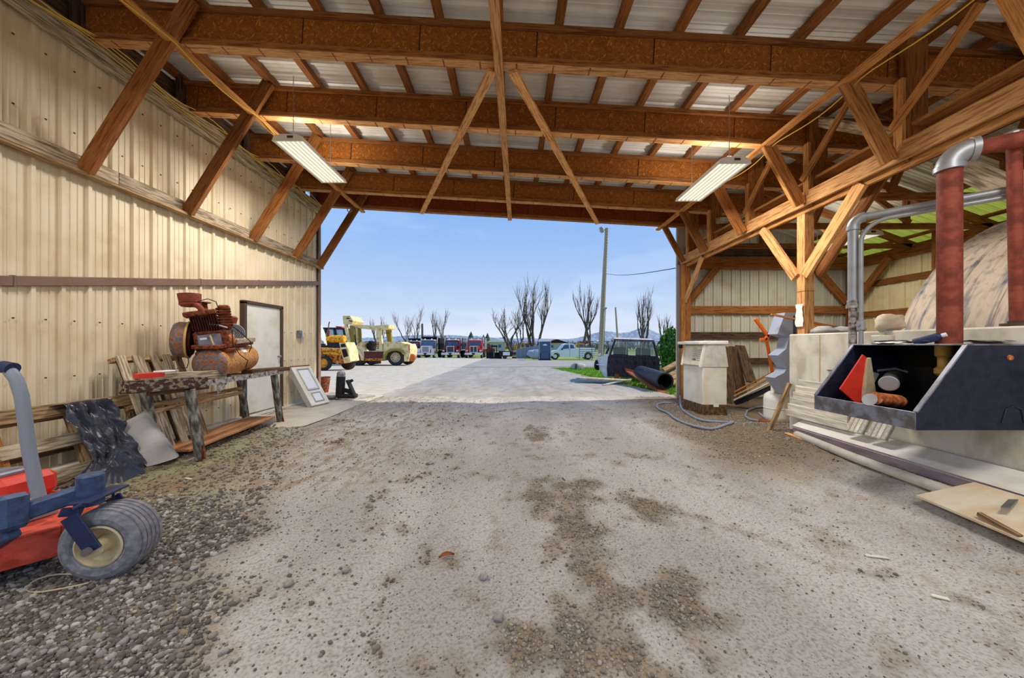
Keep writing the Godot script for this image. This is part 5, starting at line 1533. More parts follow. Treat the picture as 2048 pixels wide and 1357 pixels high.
func fuel_pump() -> void:
	var t := thing("fuel_pump", "old white fuel pump cabinet with dirty base standing by the right bay", "fuel pump", Vector3(3.85, 0, -7.0))
	var w := 0.46      # x 3.62..4.08
	var d := 0.76      # z 6.65..7.4
	var xb := T(0, 0, 0)
	part("lower_case", mb().box(Vector3(w, 0.93, d), T(0, 0.465, -0.02), 0.01), M.door_white, t)
	part("dirt_skirt", mb().box(Vector3(w + 0.006, 0.24, d + 0.006), T(0, 0.1, -0.02), 0.01), M.mud, t)
	# upper case tapers to the top
	var b := mb()
	var lo := [Vector3(-w / 2 - 0.015, 0.93, d / 2 - 0.01), Vector3(w / 2 + 0.02, 0.93, d / 2 - 0.01), Vector3(w / 2 + 0.02, 0.93, -d / 2 - 0.03), Vector3(-w / 2 - 0.015, 0.93, -d / 2 - 0.03)]
	var hi := [Vector3(-w / 2 + 0.07, 1.36, d / 2 - 0.03), Vector3(w / 2 - 0.03, 1.36, d / 2 - 0.03), Vector3(w / 2 - 0.03, 1.36, -d / 2), Vector3(-w / 2 + 0.07, 1.36, -d / 2)]
	for k in 4:
		var n := (k + 1) % 4
		b.quad_n(lo[k], lo[n], hi[n], hi[k], (lo[k] + lo[n]) * Vector3(1, 0, 1))
	b.quad_n(lo[0], lo[1], lo[2], lo[3], Vector3.DOWN)
	part("upper_case", b, M.pump_grey, t)
	part("top_lid", mb().box(Vector3(w + 0.02, 0.07, d + 0.02), T(0.02, 1.39, -0.02), 0.012), M.light_white, t)
	part("lid_visor", mb().box(Vector3(0.16, 0.06, d + 0.12), T(-w / 2 + 0.0, 1.385, -0.06), 0.012), M.door_white, t)
	# printed front panel facing the drive
	var ang := atan2(0.085, 0.43)
	var fx := Transform3D(Basis(Vector3(0, 0, 1), Vector3(sin(ang), cos(ang), 0), Vector3(-cos(ang), sin(ang), 0)), Vector3(-w / 2 + 0.018, 1.145, -0.02))
	var fp := part("front_panel", mb().box(Vector3(d - 0.06, 0.4, 0.02), fx, 0.004), M.panel_cream, t)
	for s in [-1, 1]:
		part("frame_bar", mb().box(Vector3(0.03, 0.46, 0.05), fx * T(s * (d / 2 - 0.02), 0, 0.015), 0.006), M.door_white, fp)
	for k in 9:
		part("print_line", mb().box(Vector3(0.1 + 0.04 * (k % 3), 0.006, 0.003), fx * T(0.06, 0.14 - 0.03 * k, 0.0115)), M.print_grey, fp)
	for k in 6:
		part("print_line", mb().box(Vector3(0.14, 0.008, 0.003), fx * T(0.22, 0.1 - 0.04 * k, 0.0115)), M.print_grey, fp)
	for k in 5:
		part("print_mark", mb().box(Vector3(0.012, 0.04, 0.003), fx * T(0.04 + 0.022 * k, -0.09, 0.0115)), M.print_grey, fp)
	part("nozzle_hook", mb().box(Vector3(0.07, 0.1, 0.08), T(-w / 2 - 0.04, 1.32, -d / 2 - 0.05), 0.02), M.black, t)
	part("wear_patch", mb().box(Vector3(0.1, 0.06, 0.004), T(0.02, 0.2, d / 2 - 0.016)), M.light_white, t)
	# grey hose looped on the ground
	var b2 := mb()
	var pts := []
	for q in [[1360, 800], [1362, 814], [1372, 826], [1400, 835], [1440, 842], [1462, 848], [1466, 853], [1455, 856], [1420, 855], [1375, 848], [1350, 838], [1335, 826], [1318, 818], [1314, 811], [1325, 807], [1342, 807]]:
		pts.push_back(Vector2(q[0], q[1]))
	var cur := Curve3D.new()
	for k in pts.size():
		var z: float = (1.28 if pts[k].x > 1380.0 else 1.33) * 700.0 / (pts[k].y - 690.0)
		var p := Vector3((pts[k].x - 1024.0) / F * z, 0.035, -z)
		p.y = ground_height(p.x, z) + 0.022
		if k == 0: p.y += 0.1
		var a: Vector2 = pts[maxi(k - 1, 0)]
		cur.add_point(p)
	for k in cur.point_count:
		var tn: Vector3 = (cur.get_point_position(mini(k + 1, cur.point_count - 1)) - cur.get_point_position(maxi(k - 1, 0))) * 0.16
		cur.set_point_in(k, -tn)
		cur.set_point_out(k, tn)
	cur.bake_interval = 0.06
	var bp := []
	for p in cur.get_baked_points(): bp.push_back(p)
	tag(part("pump_hose", mb().tube(bp, 0.021, 10), M.hose), "grey rubber hose looped on the dirt in front of the fuel pump", "hose")

func gas_cylinder() -> void:
	var t := thing("gas_cylinder", "dusty white propane cylinder standing behind the end of the concrete wall", "gas cylinder", Vector3(4.52, 0.02, -5.95))
	part("body", mb().lathe([[0.0, 0.0], [0.15, 0.0], [0.15, 0.03], [0.19, 0.06], [0.205, 0.12], [0.205, 0.4], [0.19, 0.48], [0.13, 0.53], [0.0, 0.54]], T(), 26, true), M.light_white, t)
	part("weld_band", mb().lathe([[0.206, 0.25], [0.21, 0.255], [0.21, 0.265], [0.206, 0.27]], T(), 26), M.light_white, t)
	part("collar", mb().lathe([[0.1, 0.52], [0.1, 0.62], [0.092, 0.62], [0.092, 0.52]], T(), 20), M.light_white, t)
	part("valve", mb().lathe([[0.02, 0.53], [0.02, 0.64], [0.035, 0.645], [0.035, 0.67], [0.0, 0.675]], T(-0.12, 0.0, 0.1), 10), M.rim_cream, t)
	# grey plastic zig-zag stack
	var s := thing("plastic_stack", "zigzag column of grey plastic covers standing at the wall's end", "plastic covers", Vector3(4.35, 0.5, -5.75))
	var off := s.position
	var z := 5.75
	var segs := [[[1560, 627], [1590, 627], [1590, 680], [1568, 676], [1545, 669]], [[1568, 676], [1590, 680], [1590, 735], [1565, 738], [1546, 711], [1562, 698]], [[1562, 738], [1590, 735], [1590, 786], [1562, 788], [1539, 755], [1558, 745]]]
	for g in segs:
		var poly := []
		for q in g:
			var p := P(q[0], q[1], z) - off
			poly.push_back(Vector2(p.x, p.y))
		part("cover", mb().prism(poly, 0.22), M.plastic_grey, s)
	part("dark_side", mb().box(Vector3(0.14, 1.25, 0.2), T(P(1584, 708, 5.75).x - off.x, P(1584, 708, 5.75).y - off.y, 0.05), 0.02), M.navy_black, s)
	var rd := tag(timber("rod", P(1542, 629, 5.6), P(1712, 663, 5.25), 0.03, 0.05, "fir"), "long thin board lying across the grey plastic covers behind the post", "board")
	var oj := thing("orange_bracket", "orange steel bracket arm sticking up beside the grey plastic covers", "bracket", P(1530, 690, 5.9))
	off = oj.position
	part("arm", mb().beam(P(1510, 638, 5.9) - off, P(1537, 674, 5.9) - off, 0.05, 0.04, 0.006), M.orange, oj)
	part("hook", mb().beam(P(1537, 670, 5.9) - off, P(1531, 682, 5.9) - off, 0.06, 0.04, 0.006).beam(P(1534, 678, 5.9) - off, P(1520, 680, 5.9) - off, 0.05, 0.04, 0.006), M.orange, oj)
	part("lower_arm", mb().beam(P(1533, 680, 5.9) - off, P(1560, 832, 6.4) - off, 0.05, 0.04, 0.006), M.orange, oj)
	var ob := tag(part("orange_rail", mb().beam(P(1614, 638, 5.6), P(1648, 661, 5.5), 0.05, 0.04, 0.006), M.orange), "orange steel rail leaning right of the main post above the wall", "rail")
	# boards leaning on the end wall of the bay
	for k in 3:
		var a: Array = [[1470, 812, 8.0, 1452, 694, 8.6], [1487, 802, 8.0, 1466, 694, 8.62], [1503, 765, 8.05, 1480, 692, 8.64]][k]
		var q := timber("old_plank", P(a[0], a[1], a[2]), P(a[3], a[4], a[5]), 0.22, 0.04, "sooty", self, Vector3.RIGHT)
		tag(q, ["leftmost grey weathered plank leaning in the right bay behind the pump", "middle grey weathered plank leaning in the right bay", "rightmost grey weathered plank leaning in the right bay"][k], "plank", "planks leaning on the end wall")
	var rp := thing("board_stack", "pinkish boards sloping up like a ramp between pump and cylinder", "boards", P(1500, 790, 7.2))
	off = rp.position
	for k in 3:
		timber("board", P(1470, 800 - 8 * k, 7.4 + 0.15 * k) - off, P(1548, 762 - 9 * k, 6.9 + 0.15 * k) - off, 0.03, 0.2, ["white", "pine", "fir"][k], rp)
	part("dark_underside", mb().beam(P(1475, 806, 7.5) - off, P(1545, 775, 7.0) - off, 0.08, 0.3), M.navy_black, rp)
	var hs := []
	for q in [[1535, 812], [1510, 815], [1494, 822], [1490, 832], [1500, 838], [1525, 842], [1560, 845]]:
		var zz: float = 1.32 * 700.0 / (q[1] - 690.0)
		hs.push_back(Vector3((q[0] - 1024.0) / F * zz, ground_height((q[0] - 1024.0) / F * zz, zz) + 0.02, -zz))
	tag(part("coiled_hose", mb().tube(hs, 0.022, 8), M.hose), "pale hose curled on the dirt beside the propane cylinder", "hose")
	hs = []
	for q in [[1518, 825], [1530, 835], [1552, 842]]:
		var zz: float = 1.32 * 700.0 / (q[1] - 690.0)
		hs.push_back(Vector3((q[0] - 1024.0) / F * zz, ground_height((q[0] - 1024.0) / F * zz, zz) + 0.016, -zz))
	tag(part("blue_strap", mb().tube(hs, 0.016, 6), M.plastic_grey), "pale blue strap lying by the propane cylinder's foot", "strap")

# ------------------------------------------------------------------ machines in the yard
func wheel(name: String, under: Node3D, c: Vector3, r: float, w: float, rim: Material, axis_yaw := 0.0, lugs := 0) -> Node3D:
	# axle along local z
	var xf := Transform3D(Basis(Vector3.UP, deg_to_rad(axis_yaw)) * Basis(Vector3.RIGHT, PI / 2), c)
	var h := w / 2
	var t := part(name, mb().lathe([[r * 0.58, -h * 0.9], [r * 0.75, -h], [r * 0.94, -h * 0.85], [r, -h * 0.55], [r, h * 0.55], [r * 0.94, h * 0.85], [r * 0.75, h], [r * 0.58, h * 0.9]], xf, 30), M.rubber, under)
	if lugs:
		var b := mb()
		for k in lugs:
			var an := TAU * k / lugs
			for s in [-1.0, 1.0]:
				b.box(Vector3(r * 0.13, r * 0.06, w * 0.48), xf * T(cos(an + 0.08 * s) * r, s * w * 0.24, sin(an + 0.08 * s) * r, 90 + 25 * s, 0, 0) * Transform3D(Basis(Vector3.UP, 0), Vector3.ZERO))
	var rm := part("rim", mb().lathe([[0.0, -h * 0.5], [r * 0.2, -h * 0.5], [r * 0.5, -h * 0.6], [r * 0.6, -h * 0.92]], xf, 26).lathe([[r * 0.6, h * 0.92], [r * 0.54, h * 0.8], [r * 0.5, h * 0.35], [r * 0.22, h * 0.35], [r * 0.2, h * 0.6], [0.0, h * 0.62]], xf, 26), rim, t)
	return t

func profile(px: Array, cx: float, by: float, s: float) -> Array:
	var out := []
	for q in px:
		out.push_back(Vector2((q[0] - cx) * s, (by - q[1]) * s))
	return out

func yard() -> void:
	tractor()
	forklift()
	loader()
	wreck()
	lumber_heap()

func tractor() -> void:
	# old yellow industrial tractor, seen from its right side, nose to the right
	var z := 19.2
	var s := z / F
	var cx := 672.0
	var by := 744.5
	var t := thing("tractor", "old yellow tractor half hidden by the corner of the tan wall", "tractor", G(cx, z))
	t.position.y = gy(z) + 0.085
	var PR := func(a: Array) -> Array: return profile(a, cx, by, s)
	part("engine_hood", mb().prism(PR.call([[620, 699], [668, 701], [692, 703], [704, 702], [705, 712], [690, 714], [620, 710]]), 1.0), M.yellow, t)
	part("frame", mb().prism(PR.call([[618, 710], [690, 713], [700, 722], [704, 728], [690, 731], [676, 729], [640, 719], [618, 722]]), 0.8), M.rusty_yellow, t)
	part("grille_block", mb().prism(PR.call([[688, 690], [700, 689], [706, 703], [710, 726], [698, 730]]), 1.1), M.pale_yellow, t)
	part("window_slot", mb().prism(PR.call([[691, 693], [699, 692], [702, 698], [692, 699]]), 1.12), M.black, t)
	part("grille", mb().prism(PR.call([[693, 703], [702, 702], [706, 716], [697, 719]]), 1.13), M.rust_dark, t)
	part("fuel_tank", mb().lathe([[0.0, -0.42], [0.17, -0.42], [0.2, -0.38], [0.2, 0.5], [0.17, 0.55], [0.0, 0.55]], T(-0.05, (by - 682) * s, 0, 0, 0, -90), 20), M.yellow, t)
	part("side_rail", mb().box(Vector3(1.7, 0.1, 1.04), T(-0.6, (by - 707) * s, 0), 0.02), M.rusty_yellow, t)
	part("exhaust_stack", mb().tube([Vector3(-0.38, (by - 690) * s, 0.1), Vector3(-0.36, (by - 666) * s, 0.1)], 0.07, 10).tube([Vector3(-0.36, (by - 668) * s, 0.1), Vector3(-0.35, (by - 654) * s, 0.1), Vector3(-0.3, (by - 648) * s, 0.1)], 0.028, 8), M.rust, t)
	var cab := part("cab_frame", mb().tube([Vector3(-0.75, (by - 695) * s, 0.4), Vector3(-0.85, (by - 672) * s, 0.4), Vector3(-1.05, (by - 655) * s, 0.4), Vector3(-1.5, (by - 648) * s, 0.4)], 0.05, 8).tube([Vector3(-0.75, (by - 695) * s, -0.4), Vector3(-0.85, (by - 672) * s, -0.4), Vector3(-1.05, (by - 655) * s, -0.4), Vector3(-1.5, (by - 648) * s, -0.4)], 0.05, 8), M.pale_yellow, t)
	part("cab_glass", mb().prism(PR.call([[632, 692], [646, 692], [643, 672], [636, 656], [620, 652], [620, 692]]), 0.7), M.pale_glass, cab)
	wheel("wheel", t, Vector3((657 - cx) * s, 0.41, 0.5), 0.41, 0.36, M.yellow, 14)
	wheel("wheel", t, Vector3((691 - cx) * s, 0.38, -0.35), 0.38, 0.36, M.rust, -10)
	wheel("wheel", t, Vector3((634 - cx) * s, 0.38, -0.5), 0.38, 0.36, M.yellow, 0)

func forklift() -> void:
	var z := 25.1
	var s := z / F
	var cx := 765.0
	var by := 732.5
	var t := thing("forklift", "big faded yellow yard forklift with tall mast and overhead guard", "forklift", G(cx, z))
	t.position.y = gy(z) + 0.085
	var PR := func(a: Array) -> Array: return profile(a, cx, by, s)
	for k in 2:
		part("mast_rail", mb().prism(PR.call([[697, 637], [703, 636], [705, 655], [713, 698], [707, 698]]), 0.22, T(0, 0, [-0.75, 0.75][k])), M.pale_yellow, t)
		part("inner_rail", mb().prism(PR.call([[708, 654], [714, 654], [717, 696], [712, 698]]), 0.16, T(0, 0, [-0.6, 0.6][k])), M.olive, t)
	part("mast_head", mb().prism(PR.call([[697, 636], [711, 636], [718, 646], [713, 652], [698, 651]]), 1.7), M.pale_yellow, t)
	part("mast_slot", mb().prism(PR.call([[704, 640], [710, 640], [711, 642], [704, 642]]), 1.72), M.black, t)
	part("mast_slot", mb().prism(PR.call([[709, 644], [715, 646], [715, 648], [709, 646]]), 1.72), M.black, t)
	part("lift_chain", mb().tube([Vector3((711 - cx) * s, (by - 653) * s, 0.2), Vector3((715 - cx) * s, (by - 698) * s, 0.2)], 0.03, 6), M.rust_dark, t)
	part("carriage", mb().prism(PR.call([[706, 702], [722, 702], [722, 730], [710, 733], [706, 728]]), 1.9), M.pale_yellow, t)
	part("carriage_hole", mb().lathe([[0.0, 0.0], [0.13, 0.0], [0.0, 0.01]], T((712 - cx) * s, (by - 724) * s, 0.955, 90, 0, 0), 14), M.rust_dark, t)
	part("front_fender", mb().prism(PR.call([[708, 696], [722, 697], [731, 703], [738, 716], [738, 722], [733, 722], [731, 712], [722, 704], [708, 700]]), 1.9), M.pale_yellow, t)
	part("body", mb().prism(PR.call([[722, 694], [733, 686], [737, 688], [733, 694], [742, 704], [774, 704], [776, 694], [776, 686], [808, 686], [822, 692], [826, 705], [824, 722], [818, 722], [815, 711], [800, 703], [786, 706], [777, 716], [775, 722], [738, 722], [736, 712]]), 1.7), M.pale_yellow, t)
	part("side_panel", mb().prism(PR.call([[738, 705], [776, 705], [774, 719], [739, 719]]), 1.74), M.maroon_old, t)
	part("step", mb().box(Vector3(0.3, 0.35, 1.6), T((750 - cx) * s, 0.25, 0), 0.02), M.black, t)
	part("sill", mb().prism(PR.call([[736, 718], [776, 718], [776, 723], [736, 723]]), 1.8), M.rusty_yellow, t)
	part("rear_fender", mb().prism(PR.call([[776, 722], [777, 712], [783, 704], [792, 700], [803, 699], [814, 703], [819, 710], [813, 707], [803, 703], [793, 704], [786, 707], [781, 714], [780, 722]]), 0.6, T(0, 0, 0.72)), M.olive, t)
	part("counterweight", mb().prism(PR.call([[815, 690], [824, 690], [828, 700], [827, 710], [824, 724], [816, 724]]), 1.8), M.pale_yellow, t)
	part("tail_light", mb().box(Vector3(0.06, 0.42, 0.12), T((826 - cx) * s, (by - 697) * s, 0.9), 0.01), M.red, t)
	part("rear_winch", mb().lathe([[0.0, -0.1], [0.24, -0.1], [0.27, -0.05], [0.27, 0.1], [0.2, 0.14], [0.0, 0.14]], T((829 - cx) * s, (by - 717) * s, 0.6, 90, 0, 0), 18), M.rust_orange, t)
	part("guard_roof", mb().prism(PR.call([[713, 654], [727, 653], [760, 655], [772, 653], [785, 653], [784, 660], [770, 662], [756, 661], [728, 660]]), 1.5), M.pale_yellow, t)
	part("guard_pillar", mb().prism(PR.call([[760, 660], [769, 660], [772, 690], [773, 705], [760, 705], [762, 690]]), 0.25, T(0, 0, 0.65)), M.pale_yellow, t)
	part("guard_pillar", mb().prism(PR.call([[766, 660], [776, 660], [779, 686], [770, 686]]), 0.25, T(0, 0, -0.6)), M.olive, t)
	part("seat", mb().prism(PR.call([[733, 702], [742, 684], [748, 687], [744, 698], [752, 700], [752, 704], [735, 706]]), 0.6), M.black, t)
	part("steering_wheel", mb().tube([Vector3((744 - cx) * s, (by - 690) * s, 0.2), Vector3((751 - cx) * s, (by - 693) * s, 0.2), Vector3((757 - cx) * s, (by - 688) * s, 0.2)], 0.03, 6), M.black, t)
	part("mirror_arm", mb().tube([Vector3((775 - cx) * s, (by - 669) * s, 0.7), Vector3((786 - cx) * s, (by - 669) * s, 0.75)], 0.025, 6), M.black, t)
	for q in [[0.0, 0.06], [0.0, -0.07]]:
		part("painted_digit", digit_mesh(), M.maroon_old, t, T((764.5 - cx) * s, (by - 693) * s + q[1] * 2.2, 0.785))
	var w1 := wheel("wheel", t, Vector3((799 - cx) * s, 0.57, 0.68), 0.57, 0.42, M.rim_cream, 0)
	var hub := mb()
	for k in 8:
		hub.box(Vector3(0.05, 0.05, 0.03), T((799 - cx) * s + 0.24 * cos(TAU * k / 8.0), 0.57 + 0.24 * sin(TAU * k / 8.0), 0.85))
	part("wheel_bolts", hub, M.black, w1).set_meta("kind", "stuff")
	wheel("wheel", t, Vector3((811 - cx) * s, 0.5, -0.6), 0.5, 0.4, M.rust, 0)
	wheel("wheel", t, Vector3((726 - cx) * s, 0.62, 0.62), 0.62, 0.45, M.rust, 0)
	wheel("wheel", t, Vector3((738 - cx) * s, 0.6, -0.6), 0.6, 0.45, M.rust, 0)

func digit_mesh() -> Mesh:
	var m := TextMesh.new()
	m.text = "2"
	var f := SystemFont.new()
	f.font_names = PackedStringArray(["Droid Sans"])
	f.font_weight = 700
	m.font = f
	m.font_size = 32
	m.pixel_size = 0.009
	m.depth = 0.01
	return m

func loader() -> void:
	# dark cab of another machine behind the tractor
	var z := 27.0
	var s := z / F
	var cx := 675.0
	var by := 731.0
	var t := thing("wheel_loader", "dark-framed cab of a machine parked behind the yellow tractor", "loader", G(cx, z))
	t.position.y = gy(z) + 0.085
	var PR := func(a: Array) -> Array: return profile(a, cx, by, s)
	part("roof", mb().prism(PR.call([[648, 659], [680, 659], [697, 660], [697, 663], [648, 662]]), 1.5), M.navy_black, t)
	part("roof_light", mb().prism(PR.call([[679, 656], [691, 657], [692, 661], [681, 661]]), 1.2), M.red, t)
	for q in [[[676, 661], [680, 661], [683, 676], [678, 676]], [[694, 662], [698, 663], [706, 692], [700, 692]], [[660, 661], [664, 661], [660, 676], [657, 676]]]:
		part("pillar", mb().prism(PR.call(q), 1.5), M.navy_black, t)
	part("cab_base", mb().prism(PR.call([[650, 676], [702, 676], [708, 700], [704, 722], [650, 722]]), 1.7), M.navy_black, t)
	part("cab_glass", mb().prism(PR.call([[652, 662], [694, 663], [701, 676], [652, 676]]), 1.3), M.pale_glass, t)
	for x in [660.0, 695.0]:
		for sd in [-0.7, 0.7]:
			wheel("wheel", t, Vector3((x - cx) * s, 0.5, sd), 0.5, 0.4, M.yellow, 0)

func wreck() -> void:
	# cut-off pickup cab, seen from behind and its left side
	var t := thing("pickup_cab", "cut-off rear of a dark blue and white pickup cab on boards in the grass", "vehicle cab", Vector3(4.55, gy(13) + 0.16, -13.2), -9)
	t.rotation_degrees.z = -2.0
	var w := 0.93
	# shell as a side profile extruded: x forward is -z; build from cross sections along depth
	var back := [Vector2(-w, 0.0), Vector2(-w - 0.03, 0.3), Vector2(-w, 0.74), Vector2(-w + 0.05, 0.82), Vector2(-w + 0.2, 1.36), Vector2(-w + 0.28, 1.42), Vector2(w - 0.28, 1.42), Vector2(w - 0.2, 1.36), Vector2(w - 0.05, 0.82), Vector2(w, 0.74), Vector2(w + 0.03, 0.3), Vector2(w, 0.0)]
	part("rear_panel", mb().prism([Vector2(-w, 0.0), Vector2(-w - 0.03, 0.3), Vector2(-w, 0.74), Vector2(-w + 0.05, 0.84), Vector2(w - 0.05, 0.84), Vector2(w, 0.74), Vector2(w + 0.03, 0.3), Vector2(w, 0.0)], 0.05), M.wreck_navy, t)
	for k in 24:
		part("pressed_rib", mb().box(Vector3(0.03, 0.52, 0.016), T(-0.84 + 0.073 * k, 0.36, 0.03), 0.006), M.wreck_navy, t)
	part("belt_line", mb().box(Vector3(1.78, 0.05, 0.04), T(0, 0.76, 0.025), 0.012), M.wreck_navy, t)
	var fr := mb()
	fr.beam(Vector3(-w + 0.07, 0.82, 0), Vector3(-w + 0.24, 1.4, 0), 0.09, 0.07, 0.015)
	fr.beam(Vector3(w - 0.07, 0.82, 0), Vector3(w - 0.24, 1.4, 0), 0.09, 0.07, 0.015)
	fr.beam(Vector3(-w + 0.2, 1.4, 0), Vector3(w - 0.2, 1.4, 0), 0.08, 0.08, 0.02)
	part("window_frame", fr, M.wreck_navy, t)
	part("rear_window", mb().prism([Vector2(-w + 0.13, 0.86), Vector2(-w + 0.28, 1.35), Vector2(w - 0.28, 1.35), Vector2(w - 0.13, 0.86)], 0.012, T(0, 0, 0.0)), M.window_glass, t)
	for x in [-0.27, 0.27]:
		part("window_bar", mb().box(Vector3(0.025, 0.5, 0.03), T(x, 1.1, 0.012)), M.galv, t)
	part("roof", mb().prism([Vector2(0.05, 1.38), Vector2(0.0, 1.44), Vector2(-0.5, 1.5), Vector2(-1.0, 1.47), Vector2(-1.25, 1.38)], 1.4, Transform3D(Basis(Vector3(0, 0, 1), Vector3.UP, Vector3(-1, 0, 0)), Vector3.ZERO)), M.wreck_rusty, t)
	for sx in [-1.0, 1.0]:
		part("side_panel", mb().prism([Vector2(0.0, 0.02), Vector2(0.0, 0.8), Vector2(-0.1, 0.85), Vector2(-1.3, 0.82), Vector2(-1.3, 0.04), Vector2(-0.6, 0.0)], 0.06, Transform3D(Basis(Vector3(0, 0, 1), Vector3.UP, Vector3(-1, 0, 0)), Vector3(sx * (w - 0.02), 0, 0))), M.wreck_white, t)
		part("pillar", mb().beam(Vector3(sx * (w - 0.06), 0.82, -1.3), Vector3(sx * (w - 0.24), 1.4, -0.85), 0.07, 0.06, 0.01), M.navy_black, t)
		part("side_window", mb().prism([Vector2(-0.06, 0.85), Vector2(-0.06, 1.36), Vector2(-0.85, 1.36), Vector2(-1.25, 0.84)], 0.01, Transform3D(Basis(Vector3(0, 0, 1), Vector3(sx * 0.0, 1, 0), Vector3(-1, 0, 0)), Vector3(sx * (w - 0.14), 0, 0))), M.window_glass, t)
	# bent front fender with open wheel arch and its moulding
	var rows := []
	for r in 9:
		var row := PackedVector3Array()
		var f := r / 8.0
		for q in 9:
			var u := q / 8.0
			row.push_back(Vector3(-w + 0.02 - 0.34 * sin(f * 1.5) * (0.55 + 0.45 * u), 0.02 + u * (0.78 - 0.16 * f) + 0.12 * f * (1.0 - u), -0.25 - 1.35 * f - 0.08 * sin(u * 3.0)))
		rows.push_back(row)
	var b := mb()
	b.surf(rows)
	part("front_fender", b, M.wreck_white, t)
	part("fender_moulding", mb().tube([Vector3(-w - 0.02, 0.4, -0.3), Vector3(-w - 0.2, 0.38, -0.9), Vector3(-w - 0.33, 0.36, -1.5)], 0.025, 6), M.light_white, t)
	part("wheel_arch", mb().lathe([[0.0, 0.0], [0.2, 0.0], [0.22, 0.02], [0.22, 0.1]], T(-w - 0.3, 0.34, -1.56, 90, 60, 0), 18), M.navy_black, t)
	part("hood", mb().prism([Vector2(-1.2, 0.8), Vector2(-1.25, 0.86), Vector2(-2.0, 0.8), Vector2(-2.1, 0.7), Vector2(-2.0, 0.5), Vector2(-1.2, 0.5)], 1.5, Transform3D(Basis(Vector3(0, 0, 1), Vector3.UP, Vector3(-1, 0, 0)), Vector3.ZERO)), M.wreck_white, t)
	for k in 2:
		var sx: float = [-0.42, 0.42][k]
		part("seat_back", mb().box(Vector3(0.55, 0.5, 0.16), T(sx, 0.88, -0.35, -12, 0, 0), 0.06), M.rust_dark, t)
	part("mirror", mb().box(Vector3(0.1, 0.13, 0.08), T(-w - 0.22, 0.78, -1.1), 0.03), M.chrome, t)
	part("rocker", mb().box(Vector3(0.12, 0.06, 1.3), T(-w, -0.02, -0.65), 0.015), M.wreck_white, t)
	part("prop_post", mb().box(Vector3(0.16, 0.36, 0.1), T(-0.6, -0.06, 0.12), 0.01), M.board_brown, t)

